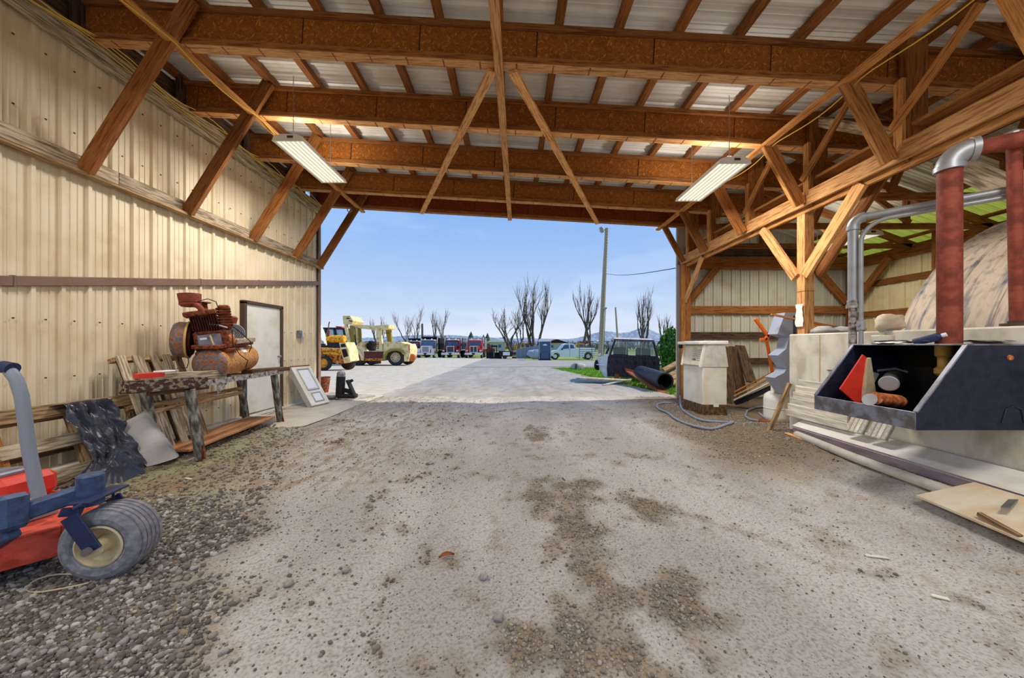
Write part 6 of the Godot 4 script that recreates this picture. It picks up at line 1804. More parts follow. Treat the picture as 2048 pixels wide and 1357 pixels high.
func lumber_heap() -> void:
	# ramp panel, black culvert pipe, logs, loose boards round the wreck
	var rp := thing("ramp_panel", "brown wooden panel lying tilted on the ground in front of the wreck", "panel", Vector3(4.3, 0, -10.9))
	var o := rp.position
	var a := P(1250, 741, 12.2) - o
	var b := P(1297, 752, 11.4) - o
	var c := P(1362, 790, 9.45) - o
	var d := P(1335, 789, 9.6) - o
	var m := mb()
	var th := Vector3(0.02, -0.07, 0.03)
	var top := [P(1250, 740, 12.3) - o, P(1298, 752, 11.9) - o, P(1330, 781, 10.2) - o, P(1362, 794, 9.5) - o]
	var low2 := [P(1252, 744, 12.2) - o, P(1300, 776, 10.4) - o, P(1332, 790, 9.7) - o, P(1362, 797, 9.4) - o]
	for k in 3:
		m.quad_n(top[k], top[k + 1], low2[k + 1], low2[k], Vector3(0, 0.6, 1))
		m.quad_n(top[k] + Vector3(0.03, -0.02, -0.07), top[k + 1] + Vector3(0.03, -0.02, -0.07), low2[k + 1] + Vector3(0.03, -0.02, -0.07), low2[k] + Vector3(0.03, -0.02, -0.07), Vector3(0, -0.6, -1))
		m.quad_n(top[k], top[k + 1], top[k + 1] + Vector3(0.03, -0.02, -0.07), top[k] + Vector3(0.03, -0.02, -0.07), Vector3.UP)
		m.quad_n(low2[k], low2[k + 1], low2[k + 1] + Vector3(0.03, -0.02, -0.07), low2[k] + Vector3(0.03, -0.02, -0.07), Vector3.DOWN)
	part("panel", m, M.board_brown, rp)
	part("edge_strip", mb().beam(top[0] + Vector3(0, 0.02, 0), top[1] + Vector3(0, 0.02, 0), 0.06, 0.05, 0.005).beam(top[1] + Vector3(0, 0.02, 0), top[2] + Vector3(0, 0.02, 0), 0.06, 0.05, 0.005), M.board_brown, rp)
	var cp := thing("culvert_pipe", "black ribbed plastic culvert pipe lying behind the brown panel", "pipe", Vector3(4.35, 0, -10.6))
	o = cp.position
	var e0 := P(1330, 763, 10.2)
	var e1 := P(1292, 750, 11.7)
	var ax := (e1 - e0).normalized()
	var bs := Basis(ax.cross(Vector3.UP).normalized(), ax, Vector3.ZERO)
	bs.z = bs.x.cross(bs.y)
	var prof := []
	var L := 2.0
	for k in 30:
		var y := L * k / 30.0
		prof.append_array([[0.235, y], [0.25, y + 0.014], [0.25, y + 0.045], [0.235, y + 0.058]])
	var xf := Transform3D(bs, e0 - o)
	part("ribbed_shell", mb().lathe(prof, xf, 26), M.black_pipe, cp)
	part("inner_wall", mb().lathe([[0.2, L], [0.2, 0.0], [0.235, 0.0]], xf, 26), M.black, cp)
	part("end_ring", mb().lathe([[0.2, 0.0], [0.215, -0.02], [0.25, -0.01], [0.25, 0.02]], xf, 26), M.navy_black, cp)
	for k in 5:
		var q: Array = [[1318, 750, 1365, 728], [1330, 755, 1368, 735], [1338, 760, 1368, 745], [1325, 742, 1366, 720], [1342, 768, 1368, 757]][k]
		var lg := thing("log", ["second pale log from the top", "third pale log, in the middle", "fourth pale log, just above the lowest", "topmost pale log", "lowest pale log"][k] + " of the heap between culvert and barn corner", "log", P(q[0], q[1], 11.3 - 0.1 * k), 0, "pale logs beside the culvert")
		part("trunk", mb().tube([Vector3.ZERO, P(q[2], q[3], 12.1 - 0.1 * k) - lg.position], 0.08, 9), M.pallet1, lg)
	var lb := tag(timber("board", P(1160, 756, 12.9), P(1262, 762, 12.4), 0.05, 0.5, "grey", self), "wide grey board lying on the grass under the wreck", "board")
	var wb := tag(timber("board", P(1206, 770, 11.9), P(1262, 759, 12.3), 0.03, 0.09, "white"), "whitish strip slanting from the grey board onto the grass", "board")
	var path := []
	for q in [[1250, 777], [1268, 778], [1275, 781], [1300, 786], [1328, 790]]:
		path.push_back(P(q[0], q[1], 1.39 * 700.0 / (q[1] - 690.0 - 8.0) * 0.93))
	tag(part("branch", mb().tube(path, 0.025, 7), M.rim_cream), "bleached crooked branch on the gravel in front of the brown panel", "branch")
	var sm := thing("rock", "pale lichened rock on the grass left of the wreck", "rock", Vector3(4.05, gy(21.5), -21.5))
	part("stone", pebble(91, 14, 9).mesh(), M.tarp_grey, sm, Transform3D(Basis.from_scale(Vector3(0.85, 0.75, 0.7)), Vector3(0, 0.12, 0)))
	var stp := tag(part("stump", mb().tube([G(1152, 21.0), G(1152, 21.0) + Vector3(0.02, 0.34, 0)], 0.07, 9), M.bark), "small dark stump beside the pale rock on the grass", "stump")

# ------------------------------------------------------------------ dump trucks
func dump_truck(label: String, px: float, z: float, paint: Material, hood: Material, dark_box: bool, grille: int) -> void:
	var t := thing("dump_truck", label, "truck", G(px, z), 0, "dump trucks parked in a row")
	part("bumper", mb().box(Vector3(2.3, 0.3, 0.2), T(0, 0.62, 1.2), 0.05), M.chrome, t)
	part("tow_plate", mb().prism([Vector2(-0.25, 0.12), Vector2(0.25, 0.12), Vector2(0.08, -0.14), Vector2(-0.08, -0.14)], 0.03, T(0, 0.62, 1.31)), M.black, t)
	part("hood", mb().prism([Vector2(-0.72, 0.8), Vector2(-0.66, 1.55), Vector2(-0.5, 1.68), Vector2(0.5, 1.68), Vector2(0.66, 1.55), Vector2(0.72, 0.8)], 1.5, T(0, 0, 0.3)), hood, t)
	for s in [-1, 1]:
		part("fender", mb().prism([Vector2(-0.25, 0.0), Vector2(-0.25, 0.4), Vector2(-0.1, 0.52), Vector2(0.22, 0.52), Vector2(0.24, 0.0)], 1.0, T(s * 0.86, 0.8, 0.55)), hood, t)
		part("headlight", mb().box(Vector3(0.28, 0.18, 0.06), T(s * 0.88, 1.02, 1.06), 0.03), M.chrome, t)
		part("exhaust_stack", mb().tube([Vector3(s * 1.1, 1.2, -1.0), Vector3(s * 1.1, 2.85, -1.0)], 0.07, 10), M.chrome, t)
		part("mirror", mb().box(Vector3(0.1, 0.42, 0.14), T(s * 1.22, 1.8, -0.3), 0.03), M.black, t)
		var w := wheel("wheel", t, Vector3(s * 1.0, 0.5, 0.5), 0.5, 0.3, M.chrome, 90)
		for q in [-3.4, -4.6]:
			wheel("wheel", t, Vector3(s * 0.95, 0.5, q), 0.5, 0.5, M.chrome, 90)
	var gr := part("grille_frame", mb().box(Vector3(1.0, 0.86, 0.06), T(0, 1.2, 1.08), 0.03), M.chrome, t)
	part("grille_mesh", mb().box(Vector3(0.84, 0.7, 0.03), T(0, 1.2, 1.11), 0.01), M.grille_dark if grille != 0 else M.grey_steel, gr)
	if grille == 2:
		part("grille_bar", mb().box(Vector3(0.07, 0.86, 0.04), T(0, 1.22, 1.12), 0.01), M.chrome, gr)
	if grille == 0:
		for k in 7:
			part("grille_bar", mb().box(Vector3(0.02, 0.7, 0.03), T(-0.36 + 0.12 * k, 1.2, 1.125)), M.chrome, gr)
	part("cab", mb().prism([Vector2(-1.0, 0.9), Vector2(-1.0, 1.65), Vector2(-0.88, 2.3), Vector2(-0.78, 2.42), Vector2(0.78, 2.42), Vector2(0.88, 2.3), Vector2(1.0, 1.65), Vector2(1.0, 0.9)], 1.4, T(0, 0, -1.0)), paint, t)
	part("windshield", mb().prism([Vector2(-0.84, 1.66), Vector2(-0.76, 2.2), Vector2(0.76, 2.2), Vector2(0.84, 1.66)], 0.04, T(0, 0, -0.29)), M.glass, t)
	part("windshield_post", mb().box(Vector3(0.04, 0.54, 0.05), T(0, 1.93, -0.27)), paint, t)
	part("roof_cap", mb().box(Vector3(1.6, 0.14, 1.3), T(0, 2.42, -1.0), 0.05), M.white_paint, t)
	for s in [-0.45, 0.45]:
		part("roof_lamp", mb().box(Vector3(0.16, 0.14, 0.16), T(s, 2.55, -0.5), 0.03), M.white_paint, t)
	part("dump_box", mb().box(Vector3(2.4, 1.5, 4.2), T(0, 1.9, -4.1), 0.03), M.black if dark_box else M.grey_steel, t)
	part("box_rim", mb().box(Vector3(2.5, 0.14, 4.3), T(0, 2.68, -4.1), 0.02), M.black if dark_box else M.grey_steel, t)
	part("headboard", mb().box(Vector3(2.1, 0.26, 0.08), T(0, 2.62, -1.9), 0.02), M.black if dark_box else M.rust_grey, t)
	if dark_box:
		part("cab_shield", mb().box(Vector3(2.1, 0.2, 1.2), T(0, 2.82, -1.4), 0.05), M.black, t)

func trucks() -> void:
	var z := 46.5
	dump_truck("leftmost dump truck, white-roofed with black box, half hidden behind the forklift", 826, z + 7.8, M.truck_maroon, M.truck_maroon, true, 0)
	dump_truck("green-grey dump truck with tall chrome grille and black box", 855, z, M.truck_green, M.chrome, true, 0)
	dump_truck("dark maroon dump truck, third from the left in the row", 903.5, z, M.truck_maroon, M.truck_maroon, false, 1)
	dump_truck("bright red dump truck at the right end of the row", 949, z, M.truck_red, M.truck_red, false, 2)

# ------------------------------------------------------------------ far side of the yard
func far_yard() -> void:
	# portable toilet
	var z := 38.5
	var t := thing("portable_toilet", "blue-grey portable toilet with white roof beside the white pickup", "portable toilet", G(1089, z))
	part("cabin", mb().box(Vector3(1.22, 2.0, 1.2), T(0, 1.05, 0), 0.04), M.toilet_blue, t)
	part("base_skid", mb().box(Vector3(1.3, 0.16, 1.26), T(0, 0.08, 0), 0.03), M.navy, t)
	part("roof", mb().prism([Vector2(-0.66, 0.0), Vector2(-0.6, 0.2), Vector2(-0.45, 0.32), Vector2(0.45, 0.32), Vector2(0.6, 0.2), Vector2(0.66, 0.0)], 1.26, T(0, 2.05, 0)), M.white_paint, t)
	var dr := part("door", mb().box(Vector3(0.86, 1.8, 0.04), T(0, 1.1, 0.61), 0.015), M.toilet_blue, t)
	part("door_vent", mb().prism([Vector2(-0.22, 0.0), Vector2(-0.2, 0.1), Vector2(0.0, 0.16), Vector2(0.2, 0.1), Vector2(0.22, 0.0)], 0.03, T(0, 1.62, 0.63)), M.light_white, dr)
	part("door_chevron", mb().beam(Vector3(-0.55, 0.72, 0.62), Vector3(0, 1.0, 0.62), 0.04, 0.03).beam(Vector3(0.55, 0.72, 0.62), Vector3(0, 1.0, 0.62), 0.04, 0.03), M.navy, t)
	part("lower_panel", mb().box(Vector3(1.24, 0.6, 0.03), T(0, 0.42, 0.61), 0.01), M.navy, t)
	for s in [-1, 1]:
		part("corner_strip", mb().box(Vector3(0.06, 2.0, 0.06), T(s * 0.6, 1.05, 0.6), 0.01), M.tarp_grey, t)
	# white pickup side on, nose to the left
	z = 42.0
	var s := z / F
	var p := thing("pickup_truck", "white crew-cab pickup truck parked side on behind the gate", "pickup truck", G(1145, z))
	var PR := func(a: Array) -> Array: return profile(a, 1145, 718.7, s)
	part("body", mb().prism(PR.call([[1102, 712], [1102, 703], [1106, 701], [1118, 700], [1147, 699], [1150, 696], [1186, 696], [1188, 703], [1188, 711], [1182, 712], [1180, 706], [1175, 703], [1169, 704], [1166, 708], [1165, 714], [1118, 714], [1117, 708], [1113, 705], [1107, 706], [1104, 712]]), 1.9), M.white_paint, p)
	part("cab", mb().prism(PR.call([[1114, 701], [1124, 689], [1130, 687], [1143, 687], [1148, 690], [1150, 699], [1150, 701]]), 1.6), M.white_paint, p)
	part("front_window", mb().prism(PR.call([[1121, 698], [1127, 690], [1135, 689], [1136, 697]]), 1.64), M.glass, p)
	part("rear_window", mb().prism(PR.call([[1138, 697], [1138, 689], [1144, 690], [1147, 697]]), 1.64), M.glass, p)
	part("door_seam", mb().box(Vector3(0.03, 0.9, 1.92), T((1137 - 1145) * s, (718.7 - 705) * s, 0)), M.grey_steel, p)
	part("mirror", mb().box(Vector3(0.16, 0.18, 0.2), T((1122 - 1145) * s, (718.7 - 698.5) * s, 0.95), 0.04), M.black, p)
	part("tail_light", mb().box(Vector3(0.08, 0.36, 0.12), T((1186.5 - 1145) * s, (718.7 - 700) * s, 0.92), 0.02), M.red, p)
	part("rear_bumper", mb().box(Vector3(0.3, 0.2, 1.8), T((1187 - 1145) * s, (718.7 - 710) * s, 0), 0.04), M.chrome, p)
	for x in [1108.5, 1173.0]:
		for sd in [-0.75, 0.82]:
			wheel("wheel", p, Vector3((x - 1145) * s, 0.4, sd), 0.4, 0.26, M.chrome, 0)
	# black blade attachment and box trailer
	var bl := thing("snow_blade", "black steel blade attachment standing right of the red dump truck", "blade", G(988, 45.0))
	part("mouldboard", mb().prism([Vector2(0.0, 0.0), Vector2(0.25, 0.1), Vector2(0.3, 0.45), Vector2(0.12, 0.8), Vector2(0.02, 0.8), Vector2(0.18, 0.45), Vector2(0.12, 0.12)], 2.0, T(0, 0, 0, 0, 90, 0)), M.black, bl)
	for q in [-0.35, 0.35]:
		part("mast", mb().beam(Vector3(q, 0.5, -0.3), Vector3(q * 0.9, 1.6, -0.3), 0.1, 0.1), M.black, bl)
	part("cross_head", mb().box(Vector3(0.9, 0.22, 0.3), T(0, 1.6, -0.3), 0.04), M.black, bl)
	part("strut", mb().beam(Vector3(0, 0.2, 0.2), Vector3(0, 0.9, 0.0), 0.06, 0.06), M.galv, bl)
	var tr := thing("box_trailer", "small black trailer with a white plate left of the chain fence", "trailer", G(1013, 44.5))
	part("box", mb().prism([Vector2(-0.8, 0.3), Vector2(-1.0, 1.0), Vector2(0.8, 0.95), Vector2(0.7, 0.3)], 1.6), M.black, tr)
	part("plate", mb().box(Vector3(0.86, 0.42, 0.03), T(0.0, 0.66, 0.82)), M.white_paint, tr)
	for sd in [-0.7, 0.7]:
		wheel("wheel", tr, Vector3(-0.2, 0.3, sd), 0.3, 0.2, M.rust, 0)
	var cr := thing("stacked_crates", "rusty stacked frames between the black trailer and the chain fence", "frames", G(1031, 45.5))
	for k in 4:
		part("frame", mb().box(Vector3(0.9, 0.2, 0.7), T(0.05 * (k % 2), 0.12 + 0.26 * k, 0), 0.03), M.rust if k % 2 == 0 else M.tarp_grey, cr)
	# chain link fence with grey screen
	var fe := thing("chain_fence", "grey-screened chain-link fence left of the portable toilet", "fence", G(1060, 44.0))
	var n := 7
	for k in n:
		part("fence_post", mb().tube([Vector3(-1.7 + 0.55 * k, 0, 0), Vector3(-1.7 + 0.55 * k, 1.75, 0)], 0.03, 7), M.galv, fe)
	part("top_rail", mb().tube([Vector3(-1.7, 1.2, 0), Vector3(1.6, 1.75, 0)], 0.025, 6), M.galv, fe)
	part("screen_fabric", mb().prism([Vector2(-1.7, 0.05), Vector2(-1.7, 1.2), Vector2(1.6, 1.72), Vector2(1.6, 0.05)], 0.02), M.screen, fe)
	part("tarp_bundle", pebble(95, 12, 8).mesh(), M.plastic_grey, fe, Transform3D(Basis.from_scale(Vector3(2.2, 1.8, 0.9)), Vector3(0.7, 0.55, 0.3)))
	# pipe gate and board fence on the right
	var ga := thing("pipe_gate", "grey tubular farm gate in front of the white pickup's bed", "gate", G(1182, 39.0))
	for k in 6:
		part("bar", mb().tube([Vector3(-1.3, 0.25 + 0.23 * k, 0), Vector3(1.5, 0.25 + 0.23 * k, 0)], 0.025, 6), M.fence_grey, ga)
	for x in [-1.3, 0.1, 1.5]:
		part("upright", mb().tube([Vector3(x, 0, 0), Vector3(x, 1.75, 0)], 0.035, 7), M.fence_grey, ga)
	var pf := thing("pipe_fence", "long dark pipe fence running behind the wreck and the power pole", "fence", G(1260, 47.0))
	for k in 9:
		part("fence_post", mb().tube([Vector3(-7.0 + 2.0 * k, 0, 0), Vector3(-7.0 + 2.0 * k, 2.3, 0)], 0.05, 7), M.fence_grey, pf)
	for y in [2.25, 1.6, 1.0]:
		part("rail", mb().tube([Vector3(-7.0, y, 0), Vector3(9.0, y, 0)], 0.04, 6), M.fence_grey, pf)
	# poles
	var po := thing("power_pole", "tall leaning wooden pole with a floodlight at its top", "pole", G(1200, 25.0))
	var topp := P(1213.5, 457, 25.0) - po.position
	part("pole", mb().tube([Vector3.ZERO, topp * 0.5, topp], [0.2, 0.17, 0.12], 12), M.grey1, po)
	part("lamp_arm", mb().tube([topp * 0.985, topp * 0.985 + Vector3(-0.28, 0.03, 0.1)], 0.03, 6), M.steel, po)
	part("floodlight", mb().box(Vector3(0.28, 0.4, 0.26), T(0, 0, 0, 20, 0, 20).translated(topp + Vector3(-0.4, -0.14, 0.12)), 0.06), M.galv, po)
	part("bracket", mb().box(Vector3(0.3, 0.12, 0.2), T(topp.x * 0.42 + 0.1, topp.y * 0.42, 0.1), 0.02), M.galv, po)
	part("ground_wire", mb().tube([Vector3(0.2, 0.4, 0.1), topp * 0.42 + Vector3(0.19, 0, 0.1)], 0.015, 5), M.black, po)
	var p2 := thing("bare_pole", "short leaning bare pole behind the wrecked cab", "pole", G(1238, 40.0))
	part("pole", mb().tube([Vector3.ZERO, P(1231, 615, 40.0) - p2.position], [0.13, 0.09], 9), M.grey1, p2)
	var p3 := thing("bare_pole", "dark thin pole rising behind the green-grey dump truck", "pole", G(845, 62.0))
	part("pole", mb().tube([Vector3.ZERO, P(844.5, 648, 62.0) - p3.position], [0.2, 0.17], 9), M.bark, p3)
	var p4 := thing("bare_pole", "pale slim pole among the bare trees left of the portable toilet", "pole", G(1010, 60.0))
	part("pole", mb().tube([Vector3.ZERO, P(1009, 618, 60.0) - p4.position], [0.1, 0.08], 9), M.tarp_grey, p4)
	var wire := []
	for k in 12:
		var f := k / 11.0
		wire.push_back(P(1213, 548, 25.0).lerp(P(1361, 535, 8.7), f) - Vector3(0, 0.14 * sin(PI * f), 0))
	tag(part("overhead_wire", mb().tube(wire, 0.012, 5), M.black), "thin overhead wire from the power pole to the barn corner", "wire")
	# green bush by the barn corner
	bush(Vector3(7.0, gy(15), -15.2), "leafy green bush just beyond the barn corner")
	# scrap heap and equipment behind
	var sc := thing("scrap_heap", "rust-brown scrap heap behind the forklift", "scrap heap", G(742, 60.0))
	for k in 26:
		part("scrap_piece", mb().box(Vector3(rng.randf_range(0.5, 1.6), rng.randf_range(0.2, 0.6), rng.randf_range(0.4, 1.0)), T(rng.randf_range(-2.6, 2.6), 0, rng.randf_range(-1.0, 1.0), rng.randf_range(-40, 40), rng.randf_range(0, 180), rng.randf_range(-40, 40)).translated(Vector3(0, 0, 0)), 0.03), M.rust if k % 3 else M.rust_orange, sc, T(0, 1.6 * rng.randf() + 0.4, 0))
	var mound := mb()
	mound.lathe([[4.4, 0.0], [3.6, 1.2], [2.2, 2.1], [1.0, 2.5], [0.0, 2.6]], T(), 22, true)
	part("mound", mound, M.rust_dark, sc)
	for k in 5:
		var q: Array = [[1042, 62.0, "yellow", "yellow excavator body behind the bare trees left of the toilet"], [1055, 66.0, "orange", "orange machine arm seen between the trunk and the toilet"], [1160, 64.0, "yellow", "yellow machine behind the white pickup"], [905 - 180, 66.0, "rust_orange", "orange tank beyond the forklift mast"], [975, 70.0, "rust", "small rust-red implement on the grass behind the blade"]][k]
		var e := thing("farm_machine", q[3], "machine", G(q[0], q[1]))
		part("body", mb().prism([Vector2(-1.4, 0.5), Vector2(-1.3, 1.6), Vector2(-0.4, 2.3), Vector2(0.5, 2.3), Vector2(0.7, 1.5), Vector2(1.5, 1.3), Vector2(1.5, 0.5)], 1.8), M[q[2]], e)
		part("window", mb().prism([Vector2(-0.4, 1.6), Vector2(-0.3, 2.1), Vector2(0.4, 2.1), Vector2(0.5, 1.6)], 1.84), M.glass, e)
		for x in [-0.9, 0.9]:
			wheel("wheel", e, Vector3(x, 0.45, 0.8), 0.45, 0.4, M.rust, 0)
	var ws := thing("semi_tractor", "white truck parked between the maroon and red dump trucks, farther back", "truck", G(927, 66.0))
	part("cab", mb().prism([Vector2(-0.9, 0.7), Vector2(-0.9, 2.5), Vector2(-0.6, 3.0), Vector2(0.7, 3.0), Vector2(0.9, 2.4), Vector2(0.9, 0.7)], 2.0), M.white_paint, ws)
	part("windshield", mb().box(Vector3(1.3, 0.7, 0.05), T(0, 2.2, 1.02), 0.02), M.glass, ws)
	part("bumper", mb().box(Vector3(1.9, 0.4, 0.2), T(0, 0.6, 1.05), 0.04), M.black, ws)
	for x in [-0.8, 0.8]:
		wheel("wheel", ws, Vector3(x, 0.45, 0.6), 0.45, 0.3, M.chrome, 90)
	# distant buildings
	for k in 4:
		var q: Array = [[993.0, 110.0, 2.8, 2.8, "roof", "pale grey farm shed behind the bare trees"], [1112.0, 120.0, 3.4, 2.6, "rust_dark", "brown-roofed farmhouse beyond the white pickup"], [1205.0, 160.0, 7.0, 2.0, "white_paint", "long white building on the far side of the pasture"], [1170.0, 170.0, 5.0, 2.2, "rust", "reddish barn beyond the pipe fence"]][k]
		var bd := thing("farm_building", q[5], "building", G(q[0], q[1]))
		bd.position.y = gy(60.0)
		part("wall", mb().box(Vector3(q[2] * 2.0, q[3], 6.0), T(0, q[3] / 2, 0)), M.tarp_grey if k != 2 else M.white_paint, bd)
		part("gable_roof", mb().prism([Vector2(-q[2] - 0.4, q[3]), Vector2(0, q[3] + q[2] * 0.36), Vector2(q[2] + 0.4, q[3])], 6.8), M[q[4]], bd)
		for x in [-0.5, 0.4]:
			part("window", mb().box(Vector3(0.9, 0.9, 0.06), T(x * q[2], q[3] * 0.55, 3.02)), M.glass, bd)
	hills()

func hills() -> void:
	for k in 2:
		var h := struct("hills", ["wooded ridge along the horizon, haze blue mixed into its colour", "higher hills on the right horizon, coloured with distance haze"][k])
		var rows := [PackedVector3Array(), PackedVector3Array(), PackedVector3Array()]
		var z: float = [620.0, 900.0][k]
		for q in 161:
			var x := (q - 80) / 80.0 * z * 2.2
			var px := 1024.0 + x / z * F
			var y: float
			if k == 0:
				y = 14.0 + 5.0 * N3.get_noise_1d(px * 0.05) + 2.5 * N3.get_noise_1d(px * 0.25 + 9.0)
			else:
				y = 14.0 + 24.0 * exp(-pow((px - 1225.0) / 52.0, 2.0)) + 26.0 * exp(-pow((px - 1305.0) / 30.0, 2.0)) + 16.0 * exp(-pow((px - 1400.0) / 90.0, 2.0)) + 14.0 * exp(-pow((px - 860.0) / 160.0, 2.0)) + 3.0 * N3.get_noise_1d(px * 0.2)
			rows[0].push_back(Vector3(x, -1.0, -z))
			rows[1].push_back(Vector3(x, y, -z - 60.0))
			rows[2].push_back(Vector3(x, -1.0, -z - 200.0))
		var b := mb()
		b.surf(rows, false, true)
		part("ridge", b, M.hazy_hill, h)

func bush(at: Vector3, label: String) -> void:
	var t := thing("bush", label, "bush", at)
	var st := mb()
	for k in 9:
		var an := k * 2.4
		st.tube([Vector3(0.1 * cos(an), 0, 0.1 * sin(an)), Vector3(0.35 * cos(an), 0.9, 0.35 * sin(an)), Vector3(0.55 * cos(an), 1.7, 0.55 * sin(an))], 0.02, 5)
	part("stems", st, M.bark, t).set_meta("kind", "stuff")
	var b := mb()
	b.quad_n(Vector3(-0.05, 0, 0), Vector3(0, 0.03, 0.06), Vector3(0.05, 0, 0.0), Vector3(0, 0.02, -0.14), Vector3.UP)
	var xf := []
	var cols := []
	for k in 2600:
		var d := Vector3(rng.randfn(), rng.randfn(), rng.randfn()).normalized() * pow(rng.randf(), 0.4)
		xf.push_back(Transform3D(Basis.from_euler(Vector3(rng.randf() * TAU, rng.randf() * TAU, rng.randf() * TAU)), Vector3(d.x, 0, d.z) * (0.6 + 0.35 * N1.get_noise_3d(d.x * 2.0, d.y * 2.0, d.z * 2.0)) + Vector3(0, 1.1 + d.y * (1.0 + 0.5 * N1.get_noise_2d(d.x * 2.5, d.z * 2.5)), 0)))
		cols.push_back(Color(0.18, 0.36, 0.12).lerp(Color(0.45, 0.66, 0.24), rng.randf()).srgb_to_linear())
	scatter("foliage", "", "", b.mesh(), M.blade, xf, cols, t)

# ------------------------------------------------------------------ bare winter trees
func grow(b: MB, p: Vector3, d: Vector3, len: float, r: float, depth: int, r2: RandomNumberGenerator, up: float, wide: float) -> void:
	var path := [p]
	var q := p
	var e := d
	var rad := [r]
	var n := 4
	for k in n:
		e = (e + Vector3(r2.randfn(), r2.randfn() * 0.6 + up, r2.randfn()) * (0.13 if wide > 0.5 else 0.08)).normalized()
		q += e * len / n
		path.push_back(q)
		rad.push_back(lerpf(r, r * 0.62, (k + 1.0) / n))
	b.tube(path, rad, 6 if depth > 2 else 4, false)
	if depth == 0:
		return
	var kids := 3 if depth > 1 else 4
	for k in kids:
		var f: float = [1.0, 0.75, 0.5, 0.35][k]
		var at: Vector3 = path[int(round(f * n))]
		var side := Vector3(r2.randfn(), r2.randfn() * 0.3, r2.randfn()).normalized()
		var nd := (e * (0.95 if k == 0 else 0.7) + side * (0.35 if k == 0 else 0.62) * wide + Vector3.UP * up).normalized()
		grow(b, at, nd, len * r2.randf_range(0.6, 0.82), rad[int(round(f * n))] * (0.8 if k == 0 else 0.6), depth - 1, r2, up, wide)

func bare_tree(px: float, top: float, z: float, trunks: int, spread: float, label: String, sd: int, depth := 4) -> void:
	var g := G(px, z)
	g.y = gy(minf(z, 60.0)) - 0.05
	var h := EYE + (690.0 - top) / F * z - g.y
	var t := thing("bare_tree", label, "tree", g, 0, "bare winter trees")
	var r2 := RandomNumberGenerator.new()
	r2.seed = sd
	for k in trunks:
		var b := mb()
		var an := TAU * (k + 0.3) / trunks + sd
		var d := Vector3(cos(an) * spread, 1.0, sin(an) * spread * 0.6).normalized()
		grow(b, Vector3(cos(an) * 0.15, 0, sin(an) * 0.1), d, h * 0.36, h * 0.024, depth, r2, 0.4, clampf(spread * 2.0, 0.24, 1.1))
		part("trunk", b, M.bark, t)

func trees() -> void:
	bare_tree(758, 622, 85, 2, 0.16, "small bare tree behind the forklift's overhead guard", 5, 3)
	bare_tree(826, 612, 80, 2, 0.3, "leafless tree behind the leftmost dump truck", 12, 4)
	bare_tree(876, 612, 78, 2, 0.25, "leafless tree behind the gap between green and maroon trucks", 21, 4)
	bare_tree(1026, 590, 60, 3, 0.62, "wide spreading leafless tree left of the tallest one", 33, 4)
	bare_tree(1068, 556, 62, 3, 0.22, "tallest leafless tree, behind the portable toilet", 47, 4)
	bare_tree(1163, 562, 66, 1, 0.03, "narrow leafless tree just left of the power pole", 54, 4)
	bare_tree(1183, 560, 66, 1, 0.02, "leafless tree close behind the power pole", 59, 4)
	bare_tree(1284, 584, 70, 3, 0.1, "slender leafless tree above the wrecked cab's roof", 63, 4)
	bare_tree(1336, 612, 72, 2, 0.12, "thin leafless tree next to the barn corner", 71, 3)
	bare_tree(1345, 625, 78, 1, 0.1, "faint leafless sapling right at the barn corner", 77, 3)
	for k in 4:
		var q: Array = [[942, 665, 120, "dark pine behind the red dump truck's left side"], [975, 668, 125, "dark pine right of the red dump truck"], [967, 671, 130, "rounded pine close to the grey shed"], [890, 672, 135, "low evergreen above the maroon dump truck"]][k]
		var g := G(q[0], q[2])
		g.y = gy(60.0)
		var t := thing("pine_tree", q[3], "tree", g, 0, "evergreens beyond the trucks")
		var h: float = EYE + (690.0 - q[1]) / F * q[2] - g.y
		part("trunk", mb().tube([Vector3.ZERO, Vector3(0, h * 0.9, 0)], [0.2, 0.05], 7), M.bark, t)
		var b := mb()
		for n in 9:
			var f := n / 9.0
			var rr := h * 0.42 * (1.0 - f * 0.92)
			var rows := []
			for r in 2:
				var row := PackedVector3Array()
				for w in 18:
					var an := TAU * w / 18.0
					var jag := 1.0 + 0.22 * (w % 2) + 0.15 * sin(w * 1.7 + n)
					row.push_back(Vector3(cos(an) * rr * jag, h * (0.12 + 0.86 * f) - (h * 0.06 if w % 2 else 0.0), sin(an) * rr * jag) if r == 0 else Vector3(cos(an) * rr * 0.1, h * (0.12 + 0.86 * f) + h * 0.16, sin(an) * rr * 0.1))
				rows.push_back(row)
			b.surf(rows, true)
		part("needles", b, M.pine_green, t)
	var hb := tag(hedge(), "grey-brown winter thicket along the far edge of the pasture", "thicket", "", "stuff")

func hedge() -> Node3D:
	var b := mb()
	var r2 := RandomNumberGenerator.new()
	r2.seed = 99
	for k in 420:
		var z := r2.randf_range(130, 180)
		var px := r2.randf_range(600, 1400)
		var p := G(px, z)
		p.y = gy(60.0)
		var h := r2.randf_range(1.5, 4.2)
		for q in 4:
			b.tube([p, p + Vector3(r2.randfn() * 0.6, h * 0.6, 0), p + Vector3(r2.randfn() * 1.4, h, 0)], [0.1, 0.07, 0.03], 4, false)
	return part("thicket", b, M.bark)

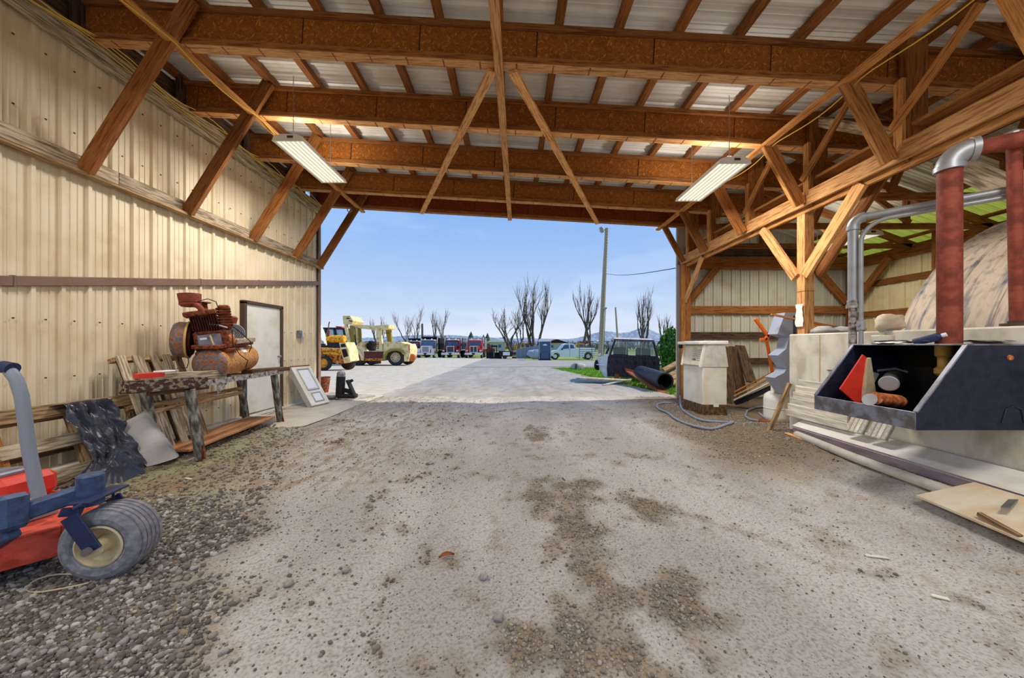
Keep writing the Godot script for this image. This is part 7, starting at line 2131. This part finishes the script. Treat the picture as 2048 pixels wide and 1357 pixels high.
func small_things() -> void:
	# individual larger stones and litter on the drive
	var spots := [[968, 1155, "fist-sized stone in the middle of the drive"], [997, 1238, "knobbly stone nearest the camera on the drive"], [577, 1168, "dark clod lying by the gravel's edge on the left"], [692, 1140, "lone small stone on the bare dirt left of the middle"]]
	for k in spots.size():
		var q: Array = spots[k]
		var z: float = EYE * 700.0 / (q[1] - 690.0)
		var x: float = (q[0] - 1024.0) / F * z
		var t := thing("stone", q[2], "stone", Vector3(x, ground_height(x, z), -z), 30.0 * k, "larger stones on the drive")
		part("body", pebble(200 + k, 12, 8).mesh(), M.rust_grey, t, Transform3D(Basis.from_scale(Vector3.ONE * 0.055), Vector3(0, 0.012, 0)))
	var lf := thing("dry_leaf", "dry brown curled leaf on the pale dirt", "leaf", Vector3(-0.42, ground_height(-0.42, 2.15) + 0.006, -2.25), 20)
	var rows := []
	for r in 5:
		var row := PackedVector3Array()
		for c in 7:
			var u := c / 6.0
			row.push_back(Vector3((u - 0.5) * 0.1, 0.012 * absf(r - 2) * 0.5 + 0.01 * sin(u * 3.0), (r / 4.0 - 0.5) * 0.05 * sin(u * PI + 0.05)))
		rows.push_back(row)
	var b := mb()
	b.surf(rows, false, true)
	part("blade", b, M.board_brown, lf)
	for k in 3:
		var q: Array = [[1752, 1113, 0.12, "long pale wood splinter on the dirt at the right"], [1878, 1195, 0.06, "small pale wood chip nearer the camera at the right"], [378, 960, 0.09, "flat white chip lying below the bench"]][k]
		var z: float = EYE * 700.0 / (q[1] - 690.0)
		var x: float = (q[0] - 1024.0) / F * z
		var y := ground_height(x, z) + 0.008
		var ch := timber("wood_chip", Vector3(x - q[2] / 2, y, -z - 0.01), Vector3(x + q[2] / 2, y, -z + 0.02), 0.01, 0.022, "white")
		tag(ch, q[3], "wood chip")
	var path := []
	for k in 19:
		var an := TAU * k / 18.0
		path.push_back(Vector3(-2.52 + 0.16 * cos(an), ground_height(-2.5, 2.0) + 0.02 + 0.01 * sin(an * 2), -1.95 + 0.07 * sin(an)))
	tag(part("wire_loop", mb().tube(path, 0.004, 5, false), M.rim_cream), "thin pale wire loop on the ground behind the mower wheel", "wire")
